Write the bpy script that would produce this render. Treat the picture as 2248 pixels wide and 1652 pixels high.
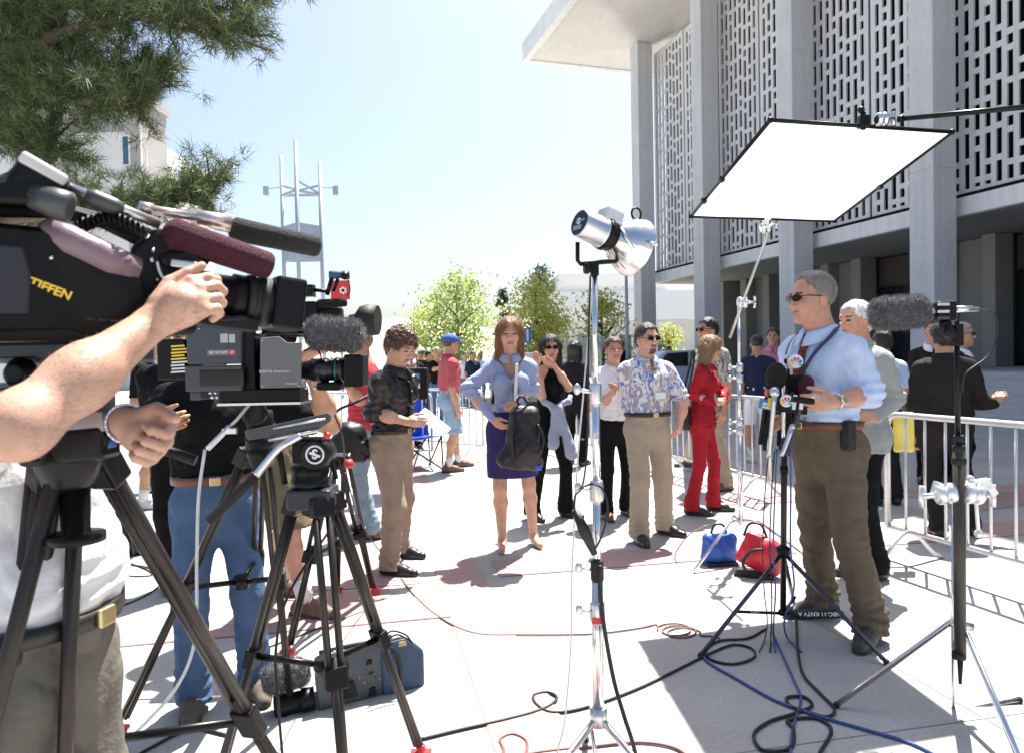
import bpy, bmesh, math, random
import numpy as np
from mathutils import Vector, Matrix, Euler
from math import sin, cos, pi, radians, atan2, sqrt

for o in list(bpy.data.objects): bpy.data.objects.remove(o)
SC = bpy.context.scene
COL = SC.collection
RNG = np.random.default_rng(7)
random.seed(7)

# ------------------------------------------------------------------ camera
FPX, CXP, CYP = 1600.0, 1124.0, 826.0
PITCH, ROLL = radians(1.35), radians(1.15)
CAMZ = 1.46
_f = Vector((0, cos(PITCH), -sin(PITCH))); _r = Vector((1, 0, 0)); _u = Vector((0, sin(PITCH), cos(PITCH)))
CR = _r*cos(ROLL) - _u*sin(ROLL); CU = _u*cos(ROLL) + _r*sin(ROLL); CF = _f
CAM = Vector((0, 0, CAMZ))
cd = bpy.data.cameras.new('camera'); cam = bpy.data.objects.new('camera', cd); COL.objects.link(cam)
cam.matrix_world = Matrix(((CR.x, CU.x, -CF.x, 0), (CR.y, CU.y, -CF.y, 0), (CR.z, CU.z, -CF.z, CAMZ), (0, 0, 0, 1)))
cd.sensor_width = 36; cd.lens = 36*FPX/2248; cd.clip_end = 4000; cd.clip_start = 0.02
cd.dof.use_dof = True; cd.dof.focus_distance = 4.6; cd.dof.aperture_fstop = 7.0
SC.camera = cam

# ------------------------------------------------------------------ sky, sun, exposure
SUN_H = Vector((0.48, 0.877)).normalized(); SUN_EL = radians(64.5)
W = bpy.data.worlds.new('World'); SC.world = W; W.use_nodes = True
wn = W.node_tree.nodes; wl = W.node_tree.links
sky = wn.new('ShaderNodeTexSky'); sky.sky_type = 'NISHITA'; sky.sun_disc = False
sky.sun_elevation = SUN_EL; sky.sun_rotation = atan2(SUN_H.x, SUN_H.y)
sky.air_density = 0.95; sky.dust_density = 3.0; sky.ozone_density = 0.7
bg = wn['Background']; wl.new(sky.outputs[0], bg.inputs[0]); bg.inputs[1].default_value = 0.08
sd = bpy.data.lights.new('sun', 'SUN'); sun = bpy.data.objects.new('sun', sd); COL.objects.link(sun)
sd.energy = 5.0; sd.angle = radians(0.5); sd.color = (1.0, 0.96, 0.89)
_sv = Vector((SUN_H.x*cos(SUN_EL), SUN_H.y*cos(SUN_EL), sin(SUN_EL)))
sun.rotation_euler = _sv.to_track_quat('Z', 'Y').to_euler()
SC.view_settings.view_transform = 'Standard'; SC.view_settings.look = 'None'
SC.view_settings.exposure = 1.58; SC.view_settings.gamma = 1.0
SC.render.engine = 'CYCLES'
SC.render.resolution_x = 1024; SC.render.resolution_y = 752

# ------------------------------------------------------------------ geometry of the view (2248 x 1652 grid on the photograph)
def ray(px, py):
    return CF + CR*((px-CXP)/FPX) - CU*((py-CYP)/FPX)
def at(px, py, Y):
    d = ray(px, py); return CAM + d*(Y/d.y)
def gnd(px, py, z=0.0):
    d = ray(px, py); return CAM + d*((z-CAMZ)/d.z)
def V(*a): return Vector(a)

# ------------------------------------------------------------------ materials
MATS = {}
def mat(name, col, rough=0.6, metal=0.0, var=0.0, vscale=20.0, bump=0.0, bscale=60.0, spec=0.5, trans=0.0, emit=None, sheen=0.0, coat=0.0, stretch=None):
    if name in MATS: return MATS[name]
    m = bpy.data.materials.new(name); m.use_nodes = True
    n = m.node_tree.nodes; l = m.node_tree.links; b = n['Principled BSDF']
    b.inputs['Base Color'].default_value = (*col, 1); b.inputs['Roughness'].default_value = rough
    b.inputs['Metallic'].default_value = metal; b.inputs['Specular IOR Level'].default_value = spec
    if trans: b.inputs['Transmission Weight'].default_value = trans
    if sheen: b.inputs['Sheen Weight'].default_value = sheen
    if coat: b.inputs['Coat Weight'].default_value = coat
    if emit:
        b.inputs['Emission Color'].default_value = (*col, 1); b.inputs['Emission Strength'].default_value = emit
    tc = None
    def coord():
        nonlocal tc
        if tc is None:
            tc = n.new('ShaderNodeTexCoord')
            if stretch:
                mp = n.new('ShaderNodeMapping'); mp.inputs['Scale'].default_value = stretch
                l.new(tc.outputs['Object'], mp.inputs[0]); tc = mp; return mp.outputs[0]
            return tc.outputs['Object']
        return tc.outputs[0] if stretch else tc.outputs['Object']
    if var:
        t = n.new('ShaderNodeTexNoise'); t.inputs['Scale'].default_value = vscale; t.inputs['Detail'].default_value = 5
        l.new(coord(), t.inputs['Vector'])
        r = n.new('ShaderNodeMapRange'); r.inputs[1].default_value = .25; r.inputs[2].default_value = .75
        r.inputs[3].default_value = 1-var; r.inputs[4].default_value = 1+var
        l.new(t.outputs[0], r.inputs[0])
        mx = n.new('ShaderNodeMix'); mx.data_type = 'RGBA'; mx.blend_type = 'MULTIPLY'; mx.inputs[0].default_value = 1
        mx.inputs[6].default_value = (*col, 1); l.new(r.outputs[0], mx.inputs[7]); l.new(mx.outputs[2], b.inputs['Base Color'])
        m['_mix'] = 1
    if bump:
        t = n.new('ShaderNodeTexNoise'); t.inputs['Scale'].default_value = bscale; t.inputs['Detail'].default_value = 4
        l.new(coord(), t.inputs['Vector'])
        bp = n.new('ShaderNodeBump'); bp.inputs['Strength'].default_value = bump; bp.inputs['Distance'].default_value = 0.01
        l.new(t.outputs[0], bp.inputs['Height']); l.new(bp.outputs[0], b.inputs['Normal'])
    MATS[name] = m
    return m
def wrinkle(m, strength=.55, scale=6.5, dist=.022):
    n = m.node_tree.nodes; l = m.node_tree.links; b = n['Principled BSDF']
    tc = n.new('ShaderNodeTexCoord'); mp = n.new('ShaderNodeMapping'); mp.inputs['Scale'].default_value = (1, 1, .62); mp.inputs['Rotation'].default_value = (.3, .35, .2); l.new(tc.outputs['Object'], mp.inputs[0])
    t = n.new('ShaderNodeTexNoise'); t.noise_type = 'RIDGED_MULTIFRACTAL'; t.inputs['Scale'].default_value = scale; t.inputs['Detail'].default_value = 3; t.inputs['Roughness'].default_value = .45; t.inputs['Distortion'].default_value = .6
    l.new(mp.outputs[0], t.inputs['Vector']); bp = n.new('ShaderNodeBump'); bp.inputs['Strength'].default_value = strength; bp.inputs['Distance'].default_value = dist
    old = b.inputs['Normal'].links
    if old: l.new(old[0].from_socket, bp.inputs['Normal'])
    l.new(t.outputs[0], bp.inputs['Height']); l.new(bp.outputs[0], b.inputs['Normal']); return m
def cloth(name, col, rough=0.85, var=0.10, bump=0.35, bscale=60.0, vs=14.0):
    if name in MATS: return MATS[name]
    dark = max(col) < .05
    return wrinkle(mat(name, tuple(c*(.55 if dark else 1) for c in col), rough, var=var, vscale=vs, bump=bump, bscale=bscale, spec=.12 if dark else .2))
def base_of(m):
    return m.node_tree.nodes['Principled BSDF']

# ------------------------------------------------------------------ mesh building
def finish_mesh(me, smooth):
    if smooth: me.polygons.foreach_set('use_smooth', np.ones(len(me.polygons), dtype=bool))
    me.update()
def np_mesh(name, v, faces, smooth=True, midx=None):
    """v (N,3), faces (M,3|4) arrays"""
    v = np.asarray(v, dtype=np.float32); faces = np.asarray(faces, dtype=np.int32)
    me = bpy.data.meshes.new(name); k = faces.shape[1]; m = len(faces)
    me.vertices.add(len(v)); me.vertices.foreach_set('co', v.ravel())
    me.loops.add(m*k); me.loops.foreach_set('vertex_index', faces.ravel())
    me.polygons.add(m); me.polygons.foreach_set('loop_start', np.arange(m, dtype=np.int32)*k)
    me.polygons.foreach_set('loop_total', np.full(m, k, dtype=np.int32))
    if midx is not None: me.polygons.foreach_set('material_index', np.asarray(midx, dtype=np.int32))
    me.update(calc_edges=True); finish_mesh(me, smooth)
    return me
class MB:
    def __init__(s): s.v = []; s.f = []; s.sm = []
    def add(s, vs, fs, smooth=False):
        o = len(s.v); s.v += [tuple(p) for p in vs]; s.f += [tuple(i+o for i in f) for f in fs]; s.sm += [smooth]*len(fs); return s
    def box(s, c, size, R=None):
        hx, hy, hz = [q/2 for q in size]; c = Vector(c)
        p = [Vector((x, y, z)) for x in (-hx, hx) for y in (-hy, hy) for z in (-hz, hz)]
        if R is not None: p = [R @ q for q in p]
        return s.add([q+c for q in p], [(0,1,3,2),(4,6,7,5),(0,4,5,1),(2,3,7,6),(0,2,6,4),(1,5,7,3)])
    def box2(s, a, b):
        return s.box([(a[i]+b[i])/2 for i in range(3)], [abs(b[i]-a[i]) for i in range(3)])
    def bar(s, p0, p1, w, h, up=None):
        p0 = Vector(p0); p1 = Vector(p1); d = p1-p0; L = d.length; d = d.normalized()
        up = Vector(up) if up is not None else (Vector((0,0,1)) if abs(d.z) < .95 else Vector((0,1,0)))
        x = d.cross(up).normalized(); z = x.cross(d)
        R = Matrix((x, d, z)).transposed()
        return s.box((p0+p1)/2, (w, L, h), R)
    def tube(s, pts, r, n=10, caps=True):
        pts = [Vector(p) for p in pts]; m = len(pts)
        rs = r if isinstance(r, (list, tuple)) else [r]*m
        vs = []; fs = []; prev = None
        for i, p in enumerate(pts):
            d = (pts[min(i+1, m-1)]-pts[max(i-1, 0)]).normalized()
            if prev is None:
                a = d.cross(Vector((0,0,1)) if abs(d.z) < .9 else Vector((1,0,0))).normalized()
            else:
                a = (prev - d*prev.dot(d)).normalized()
            prev = a; b = d.cross(a)
            for j in range(n):
                t = 2*pi*j/n; vs.append(p + (a*cos(t)+b*sin(t))*rs[i])
        for i in range(m-1):
            for j in range(n):
                fs.append((i*n+j, i*n+(j+1)%n, (i+1)*n+(j+1)%n, (i+1)*n+j))
        s.add(vs, fs, True)
        if caps:
            o = len(s.v)-m*n
            s.f.append(tuple(o+j for j in reversed(range(n)))); s.f.append(tuple(o+(m-1)*n+j for j in range(n))); s.sm += [False, False]
        return s
    def cyl(s, p0, p1, r0, r1=None, n=16):
        return s.tube([p0, p1], [r0, r0 if r1 is None else r1], n)
    def lathe(s, p0, axis, prof, n=20, caps=True):
        """prof: list of (distance along axis, radius)"""
        p0 = Vector(p0); ax = Vector(axis).normalized()
        a = ax.cross(Vector((0,0,1)) if abs(ax.z) < .9 else Vector((1,0,0))).normalized(); b = ax.cross(a)
        vs = []; fs = []; m = len(prof)
        for t, r in prof:
            for j in range(n):
                w = 2*pi*j/n; vs.append(p0+ax*t+(a*cos(w)+b*sin(w))*max(r, 1e-4))
        for i in range(m-1):
            for j in range(n): fs.append((i*n+j, i*n+(j+1)%n, (i+1)*n+(j+1)%n, (i+1)*n+j))
        if caps: fs += [tuple(reversed(range(n))), tuple((m-1)*n+j for j in range(n))]
        s.add(vs, fs, False); s.sm[-len(fs):] = [True]*(len(fs)-(2 if caps else 0)) + ([False]*2 if caps else [])
        return s
    def ball(s, c, r, n=14):
        r = r if isinstance(r, (tuple, list)) else (r, r, r); c = Vector(c); vs = []; fs = []; m = n//2+1
        for i in range(m):
            th = pi*i/(m-1)
            for j in range(n):
                w = 2*pi*j/n; vs.append((c.x+r[0]*sin(th)*cos(w), c.y+r[1]*sin(th)*sin(w), c.z+r[2]*cos(th)))
        for i in range(m-1):
            for j in range(n): fs.append((i*n+j, (i+1)*n+j, (i+1)*n+(j+1)%n, i*n+(j+1)%n))
        return s.add(vs, fs, True)
    def prism(s, outline, z0, z1, R=None, c=(0,0,0)):
        """outline: list of (x,y) extruded z0..z1, then R and offset c"""
        n = len(outline); c = Vector(c)
        vs = [Vector((x, y, z0)) for x, y in outline]+[Vector((x, y, z1)) for x, y in outline]
        if R is not None: vs = [R @ q for q in vs]
        fs = [tuple(reversed(range(n))), tuple(range(n, 2*n))]+[(i, (i+1) % n, n+(i+1) % n, n+i) for i in range(n)]
        return s.add([q+c for q in vs], fs)
    def mesh(s, name):
        me = bpy.data.meshes.new(name); me.from_pydata(s.v, [], s.f)
        me.polygons.foreach_set('use_smooth', s.sm); me.update(); return me
def link(name, me, m=None, parent=None, loc=None, rot=None, bevel=0.0, seg=2):
    o = bpy.data.objects.new(name, me)
    if m is not None and me is not None and len(me.materials) == 0:
        for q in (m if isinstance(m, (list, tuple)) else [m]): me.materials.append(q)
    COL.objects.link(o)
    if parent is not None: o.parent = parent
    if loc is not None: o.location = loc
    if rot is not None: o.rotation_euler = rot
    if bevel:
        b = o.modifiers.new('bevel', 'BEVEL'); b.width = bevel; b.segments = seg; b.limit_method = 'ANGLE'; b.angle_limit = radians(40)
        b.harden_normals = False
    return o
def obj(name, mb, m, parent=None, **k): return link(name, mb.mesh(name), m, parent, **k)
def tag(o, label=None, cat=None, group=None, kind=None):
    if label: o['label'] = label
    if cat: o['category'] = cat
    if group: o['group'] = group
    if kind: o['kind'] = kind
    return o
def thing(name, label, cat, loc=(0,0,0), rot=(0,0,0), group=None):
    o = bpy.data.objects.new(name, None); COL.objects.link(o); o.location = loc; o.rotation_euler = rot
    o.empty_display_size = .1
    return tag(o, label, cat, group)
def frame(o, M):
    o.matrix_world = M; return o
def basis(x, y, z, t):
    return Matrix(((x[0], y[0], z[0], t[0]), (x[1], y[1], z[1], t[1]), (x[2], y[2], z[2], t[2]), (0, 0, 0, 1)))
def text_mesh(s, size, extrude=0.0006, bold=0.0):
    c = bpy.data.curves.new('lettering', 'FONT'); c.body = s; c.size = size; c.extrude = extrude; c.offset = bold
    c.align_x = 'CENTER'; c.align_y = 'CENTER'; c.resolution_u = 2
    t = bpy.data.objects.new('lettering', c); COL.objects.link(t)
    dg = bpy.context.evaluated_depsgraph_get(); dg.update()
    me = bpy.data.meshes.new_from_object(t.evaluated_get(dg))
    bpy.data.objects.remove(t); return me
def lettering(s, size, m, parent, M, bold=0.0):
    o = link('lettering', text_mesh(s, size, bold=bold), m, parent); o.matrix_local = M; return o
def bez(pts, n=8):
    """smooth path through points (Catmull-Rom)"""
    P = [Vector(p) for p in pts]; P = [P[0]*2-P[1]]+P+[P[-1]*2-P[-2]]; out = []
    for i in range(1, len(P)-2):
        for k in range(n):
            t = k/n; a, b, c, d = P[i-1], P[i], P[i+1], P[i+2]
            out.append(((b*2)+(c-a)*t+(a*2-b*5+c*4-d)*t*t+(b*3-a-c*3+d)*t*t*t)*.5)
    out.append(P[-2]); return out

# ------------------------------------------------------------------ implicit surfaces for bodies and cloth
def _vnoise(P, seed=0):
    """cheap smooth value noise on (...,3) array, ~[-1,1]"""
    rs = np.random.default_rng(seed); T = rs.uniform(-1, 1, (16, 16, 16)).astype(np.float32)
    Pi = np.floor(P).astype(np.int32); F = (P-Pi).astype(np.float32); F = F*F*(3-2*F); Pi &= 15; Pj = (Pi+1) & 15
    x0, y0, z0 = Pi[..., 0], Pi[..., 1], Pi[..., 2]; x1, y1, z1 = Pj[..., 0], Pj[..., 1], Pj[..., 2]
    fx, fy, fz = F[..., 0], F[..., 1], F[..., 2]
    a = T[x0, y0, z0]*(1-fx)+T[x1, y0, z0]*fx; b = T[x0, y1, z0]*(1-fx)+T[x1, y1, z0]*fx
    c = T[x0, y0, z1]*(1-fx)+T[x1, y0, z1]*fx; d = T[x0, y1, z1]*(1-fx)+T[x1, y1, z1]*fx
    return (a*(1-fy)+b*fy)*(1-fz)+(c*(1-fy)+d*fy)*fz
def _axis(lo, hi, h, fine=()):
    out = [lo]
    while out[-1] < hi:
        st = h
        for a, b, hf in fine:
            if a <= out[-1] <= b: st = min(st, hf)
        out.append(out[-1]+st)
    return np.array(out, dtype=np.float32)
def _prim_box(p):
    if p[0] in ('c', 'C'):
        a = np.array(p[1], float); b = np.array(p[2], float); r = max(p[3], p[4]); q = p[6] if len(p) > 6 else 1.0
        ry = r/q
        lo = np.minimum(a, b)-[r, max(r, ry), r]; hi = np.maximum(a, b)+[r, max(r, ry), r]
    else:
        c = np.array(p[1], float); r = np.array(p[2], float)
        if len(p) > 4 and p[4] is not None: r = np.full(3, r.max())
        lo = c-r; hi = c+r
    return lo, hi
def _prim_eval(p, X, Y, Z):
    if p[0] in ('c', 'C'):
        a = p[1]; b = p[2]; q = p[6] if len(p) > 6 else 1.0
        ax, ay, az = a[0], a[1]*q, a[2]; bx, by, bz = b[0]-ax, b[1]*q-ay, b[2]-az
        L = bx*bx+by*by+bz*bz+1e-12
        dx, dy, dz = X-ax, Y*q-ay, Z-az
        t = np.clip((dx*bx+dy*by+dz*bz)/L, 0, 1)
        d = np.sqrt((dx-t*bx)**2+(dy-t*by)**2+(dz-t*bz)**2)-(p[3]+(p[4]-p[3])*t)
        return d/max(1.0, q)
    c = p[1]; r = p[2]; dx, dy, dz = X-c[0], Y-c[1], Z-c[2]
    if len(p) > 4 and p[4] is not None:
        R = p[4]
        dx, dy, dz = (R[0][0]*dx+R[1][0]*dy+R[2][0]*dz, R[0][1]*dx+R[1][1]*dy+R[2][1]*dz, R[0][2]*dx+R[1][2]*dy+R[2][2]*dz)
    k0 = np.sqrt((dx/r[0])**2+(dy/r[1])**2+(dz/r[2])**2); k1 = np.sqrt((dx/r[0]**2)**2+(dy/r[1]**2)**2+(dz/r[2]**2)**2)+1e-6
    return k0*(k0-1)/k1
# primitives: ('c',a,b,ra,rb,k[,yscale]) tapered capsule; ('e',c,radii,k[,R]) ellipsoid; ('s',c,radii,k[,R]) carved away
def sdf_mesh(prims, h, fine=((), (), ()), post=None, margin=0.07, name='m', grow=0.0):
    los, his = zip(*[_prim_box(p) for p in prims if p[0] != 's'])
    lo = np.min(los, 0)-2*h-.012-grow; hi = np.max(his, 0)+2*h+.012+grow
    xs, ys, zs = [_axis(lo[i], hi[i], h, fine[i]) for i in range(3)]
    D = np.full((len(xs), len(ys), len(zs)), .12, dtype=np.float32)
    for p in prims:
        a, b = _prim_box(p); a = a-margin; b = b+margin
        i0, i1 = np.searchsorted(xs, a[0]), np.searchsorted(xs, b[0]); j0, j1 = np.searchsorted(ys, a[1]), np.searchsorted(ys, b[1]); k0, k1 = np.searchsorted(zs, a[2]), np.searchsorted(zs, b[2])
        if i1 <= i0 or j1 <= j0 or k1 <= k0: continue
        d = _prim_eval(p, xs[i0:i1, None, None], ys[None, j0:j1, None], zs[None, None, k0:k1]).astype(np.float32)
        o = D[i0:i1, j0:j1, k0:k1]; k = p[5] if p[0] in ('c', 'C') else p[3]
        if p[0] == 's':
            d = -d; hh = np.clip(.5-.5*(o-d)/k, 0, 1); D[i0:i1, j0:j1, k0:k1] = o*(1-hh)+d*hh+k*hh*(1-hh)
        else:
            hh = np.clip(.5+.5*(o-d)/k, 0, 1); D[i0:i1, j0:j1, k0:k1] = o*(1-hh)+d*hh-k*hh*(1-hh)
    if post is not None: D = post(D, xs[:, None, None], ys[None, :, None], zs[None, None, :])
    D[0] = D[-1] = .1; D[:, 0] = D[:, -1] = .1; D[:, :, 0] = D[:, :, -1] = .1
    return surface_nets(D, xs, ys, zs)
def surface_nets(D, xs, ys, zs):
    ins = D < 0
    c = np.zeros(tuple(n-1 for n in D.shape), dtype=np.int8)
    for a in (0, 1):
        for b in (0, 1):
            for e in (0, 1):
                c += ins[a:a+c.shape[0], b:b+c.shape[1], e:e+c.shape[2]]
    act = (c > 0) & (c < 8); idx = np.argwhere(act); N = len(idx)
    cid = np.full(act.shape, -1, dtype=np.int32); cid[act] = np.arange(N, dtype=np.int32)
    i, j, k = idx[:, 0], idx[:, 1], idx[:, 2]
    cor = {(a, b, e): D[i+a, j+b, k+e] for a in (0, 1) for b in (0, 1) for e in (0, 1)}
    S = np.zeros((N, 3)); n = np.zeros(N)
    for p, q in [((0,0,0),(1,0,0)),((0,1,0),(1,1,0)),((0,0,1),(1,0,1)),((0,1,1),(1,1,1)),((0,0,0),(0,1,0)),((1,0,0),(1,1,0)),((0,0,1),(0,1,1)),((1,0,1),(1,1,1)),((0,0,0),(0,0,1)),((1,0,0),(1,0,1)),((0,1,0),(0,1,1)),((1,1,0),(1,1,1))]:
        A, B = cor[p], cor[q]; m = (A < 0) != (B < 0)
        t = np.where(m, A/np.where(m, A-B, 1), 0)
        for ax in range(3): S[:, ax] += np.where(m, p[ax]+t*(q[ax]-p[ax]), 0)
        n += m
    S /= n[:, None]
    P = np.stack([xs[i]+S[:, 0]*(xs[i+1]-xs[i]), ys[j]+S[:, 1]*(ys[j+1]-ys[j]), zs[k]+S[:, 2]*(zs[k+1]-zs[k])], 1)
    F = []
    for ax in range(3):
        sl0 = [slice(None)]*3; sl1 = [slice(None)]*3; sl0[ax] = slice(0, -1); sl1[ax] = slice(1, None)
        A = ins[tuple(sl0)]; B = ins[tuple(sl1)]
        e = np.argwhere(A != B)
        u, w = (ax+1) % 3, (ax+2) % 3
        ok = (e[:, u] > 0) & (e[:, w] > 0) & (e[:, u] < D.shape[u]-1) & (e[:, w] < D.shape[w]-1); e = e[ok]
        def cell(du, dw):
            q = e.copy(); q[:, u] += du; q[:, w] += dw; return cid[q[:, 0], q[:, 1], q[:, 2]]
        Q = np.stack([cell(-1, -1), cell(0, -1), cell(0, 0), cell(-1, 0)], 1)
        fl = ~A[e[:, 0], e[:, 1], e[:, 2]]
        Q[fl] = Q[fl][:, ::-1]
        F.append(Q)
    return P, np.concatenate(F)
# ================================================================== THE SETTING
def concrete(name, col, var=.10, vs=1.5, fine=40.0, bump=.25, speck=.0, streak=0.0):
    m = bpy.data.materials.new(name); m.use_nodes = True; n = m.node_tree.nodes; l = m.node_tree.links; b = n['Principled BSDF']
    tc = n.new('ShaderNodeTexCoord'); a = n.new('ShaderNodeTexNoise'); a.inputs['Scale'].default_value = vs; a.inputs['Detail'].default_value = 8; a.inputs['Roughness'].default_value = .62
    f = n.new('ShaderNodeTexNoise'); f.inputs['Scale'].default_value = fine; f.inputs['Detail'].default_value = 6; f.inputs['Roughness'].default_value = .75
    l.new(tc.outputs['Object'], a.inputs['Vector']); l.new(tc.outputs['Object'], f.inputs['Vector'])
    r1 = n.new('ShaderNodeMapRange'); r1.inputs[1].default_value = .3; r1.inputs[2].default_value = .7; r1.inputs[3].default_value = 1-var; r1.inputs[4].default_value = 1+var; l.new(a.outputs[0], r1.inputs[0])
    r2 = n.new('ShaderNodeMapRange'); r2.inputs[1].default_value = .3; r2.inputs[2].default_value = .7; r2.inputs[3].default_value = 1-speck-.04; r2.inputs[4].default_value = 1+speck+.04; l.new(f.outputs[0], r2.inputs[0])
    mu = n.new('ShaderNodeMath'); mu.operation = 'MULTIPLY'; l.new(r1.outputs[0], mu.inputs[0]); l.new(r2.outputs[0], mu.inputs[1])
    if streak:
        mp = n.new('ShaderNodeMapping'); mp.inputs['Scale'].default_value = (5, 5, .22); l.new(tc.outputs['Object'], mp.inputs[0])
        st_ = n.new('ShaderNodeTexNoise'); st_.inputs['Scale'].default_value = 1; st_.inputs['Detail'].default_value = 6; l.new(mp.outputs[0], st_.inputs['Vector'])
        r3 = n.new('ShaderNodeMapRange'); r3.inputs[1].default_value = .42; r3.inputs[2].default_value = .75; r3.inputs[3].default_value = 1.0; r3.inputs[4].default_value = 1-streak; l.new(st_.outputs[0], r3.inputs[0])
        m2 = n.new('ShaderNodeMath'); m2.operation = 'MULTIPLY'; l.new(mu.outputs[0], m2.inputs[0]); l.new(r3.outputs[0], m2.inputs[1]); mu = m2
    mx = n.new('ShaderNodeMix'); mx.data_type = 'RGBA'; mx.blend_type = 'MULTIPLY'; mx.inputs[0].default_value = 1; mx.inputs[6].default_value = (*col, 1)
    l.new(mu.outputs[0], mx.inputs[7]); l.new(mx.outputs[2], b.inputs['Base Color'])
    b.inputs['Roughness'].default_value = .88; b.inputs['Specular IOR Level'].default_value = .25
    bp = n.new('ShaderNodeBump'); bp.inputs['Strength'].default_value = bump; bp.inputs['Distance'].default_value = .01; l.new(f.outputs[0], bp.inputs['Height']); l.new(bp.outputs[0], b.inputs['Normal'])
    MATS[name] = m; return m
M_PLAZA = concrete('plaza_concrete', (.35, .345, .335), .15, 1.1, 48, .3, .09)
M_JOINT = mat('joint_dark', (.33, .32, .31), .95)
M_BRICK = mat('brick_red', (.35, .235, .225), .9, var=.10, vscale=3.0, bump=.4, bscale=90)
M_MORTAR = mat('mortar', (.35, .235, .225), .95, var=.1, vscale=30)
M_COLUMN = concrete('column_aggregate', (.56, .56, .57), .06, .8, 30, .5, .20, .12)
M_SCREEN = concrete('screen_concrete', (.68, .68, .68), .07, .7, 60, .2, .05, .16)
M_SOFFIT = concrete('soffit_plaster', (.64, .62, .58), .09, .5, 30, .15, .03, .08)
M_FASCIA = concrete('fascia_concrete', (.74, .74, .73), .07, .6, 40, .2, .04, .14)
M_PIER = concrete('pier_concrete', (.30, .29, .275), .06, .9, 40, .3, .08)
M_DARK = mat('recess_shade', (.012, .011, .013), .9, spec=.1)  # near-black colour paints deep shade onto walls behind slots and glass
M_GLASS = mat('dark_glass', (.012, .016, .02), .06, spec=.6)
M_MULL = mat('bronze_mullion', (.03, .026, .024), .45, .3)
M_STEP = concrete('step_concrete', (.42, .42, .42), .08, 1.2, 50, .25, .04)

# ground: one sheet to the horizon, slab joints cut in as thin recessed-looking strips of darker filler
g = MB(); g.add([(-900, -60, 0), (900, -60, 0), (900, 1500, 0), (-900, 1500, 0)], [(0, 1, 2, 3)])
plaza = tag(obj('plaza', g, M_PLAZA), kind='structure')
PU = Vector((.98, .2, 0)).normalized(); PV = Vector((-PU.y, PU.x, 0))
def pl(u, v, z=0): return PU*u + PV*v + V(0, 0, z)
def quad_strip(mb, a, b, w, z):
    d = (b-a).normalized(); n = V(-d.y, d.x, 0)*(w/2)
    mb.add([a-n+V(0,0,z), b-n+V(0,0,z), b+n+V(0,0,z), a+n+V(0,0,z)], [(0, 1, 2, 3)])
jm = MB()
for i in range(-8, 12):
    u0 = -.35+i*1.83+.9
    quad_strip(jm, pl(u0, -1), pl(u0, 30), .006, .0035)
for i in range(0, 16):
    v0 = .6+i*1.83
    quad_strip(jm, pl(-14, v0), pl(14, v0), .006, .0030)
obj('slab_joint', jm, M_JOINT, plaza)
bm_ = MB(); bm_.box((0, 0, 0), (.1994, .0994, .012)); brick_me = bm_.mesh('brick'); brick_me.materials.append(M_BRICK)
def brick_band(origin, d, rows, length, name_list):
    d = d.normalized(); n = V(-d.y, d.x, 0); w = rows*.1
    mb = MB(); a = origin; b = origin+d*length; nn = n*(w/2+.005)
    mb.add([a-nn+V(0,0,.004), b-nn+V(0,0,.004), b+nn+V(0,0,.004), a+nn+V(0,0,.004)], [(0, 1, 2, 3)])
    base = tag(obj('brick_band', mb, M_MORTAR), kind='structure')
    ang = atan2(d.y, d.x); cnt = 0; rest = MB()
    for i in range(int(length/.2)):
        for r in range(rows):
            p = origin + d*(i*.2+.1+(.1 if r % 2 else 0)) + n*((r-(rows-1)/2)*.1) + V(0, 0, .0005+random.uniform(-.0006, .0006))
            if cnt < 290:
                o = bpy.data.objects.new('brick', brick_me); COL.objects.link(o); o.parent = base; o.location = p; o.rotation_euler = (random.uniform(-.004, .004), random.uniform(-.004, .004), ang+random.uniform(-.01, .01)); cnt += 1
            else:
                rest.box(p, (.1994, .0994, .012), Matrix.Rotation(ang, 3, 'Z'))
    if rest.v: tag(obj('bricks_beyond', rest, M_BRICK, base), kind='stuff')
    return base
b0 = gnd(1000, 1244); b1 = gnd(1178, 1645)
brick_band(b1-(b0-b1).normalized()*.8, b0-b1, 3, 14, None)
t0 = gnd(1030, 1252); brick_band(t0-PU*1.55-V(0, 0, 0), PU, 4, 1.20, None); brick_band(t0+PU*.18, PU, 4, 9, None)
t1 = gnd(300, 1388); brick_band(t1-PU*1.0, PU, 4, 2.9, None)
t2 = gnd(1960, 1075); brick_band(t2-PU*2.0, V(.985, .1, 0), 4, 9, None)
t3 = gnd(2150, 1110); brick_band(t3-PU*.3, V(.9, .35, 0), 4, 6, None)
t4 = gnd(730, 1318); brick_band(t4-PU*.55, PU, 3, .9, None)

# ------------------------------------------------------------------ courthouse with pierced concrete screen
SP = 4.78; BO = V(9.84, 17.0, 0); BANG = atan2(.956, -.292)
bld = thing('courthouse', 'grey concrete courthouse with tall square columns and pierced screen walls on the right', 'building', BO, (0, 0, BANG))
FL = 1.0
# columns
cm = MB(); cm.box((0, 0, (FL+14.40)/2), (.655, .655, 14.40-FL)); col_me = cm.mesh('column'); col_me.materials.append(M_COLUMN); seg_me = []
for z0, z1 in ((FL+.002, 5.6), (5.612, 10.2), (10.212, 14.39)):
    cm = MB(); cm.box((0, 0, (z0+z1)/2), (.68, .68, z1-z0)); q = cm.mesh('column_segment'); q.materials.append(M_COLUMN); seg_me.append(q)
for k in range(-3, 4):
    c_ = link('column', col_me, None, bld, loc=(k*SP, 0, 0))
    for q in seg_me: link('column_segment', q, None, c_, bevel=.02)
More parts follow.
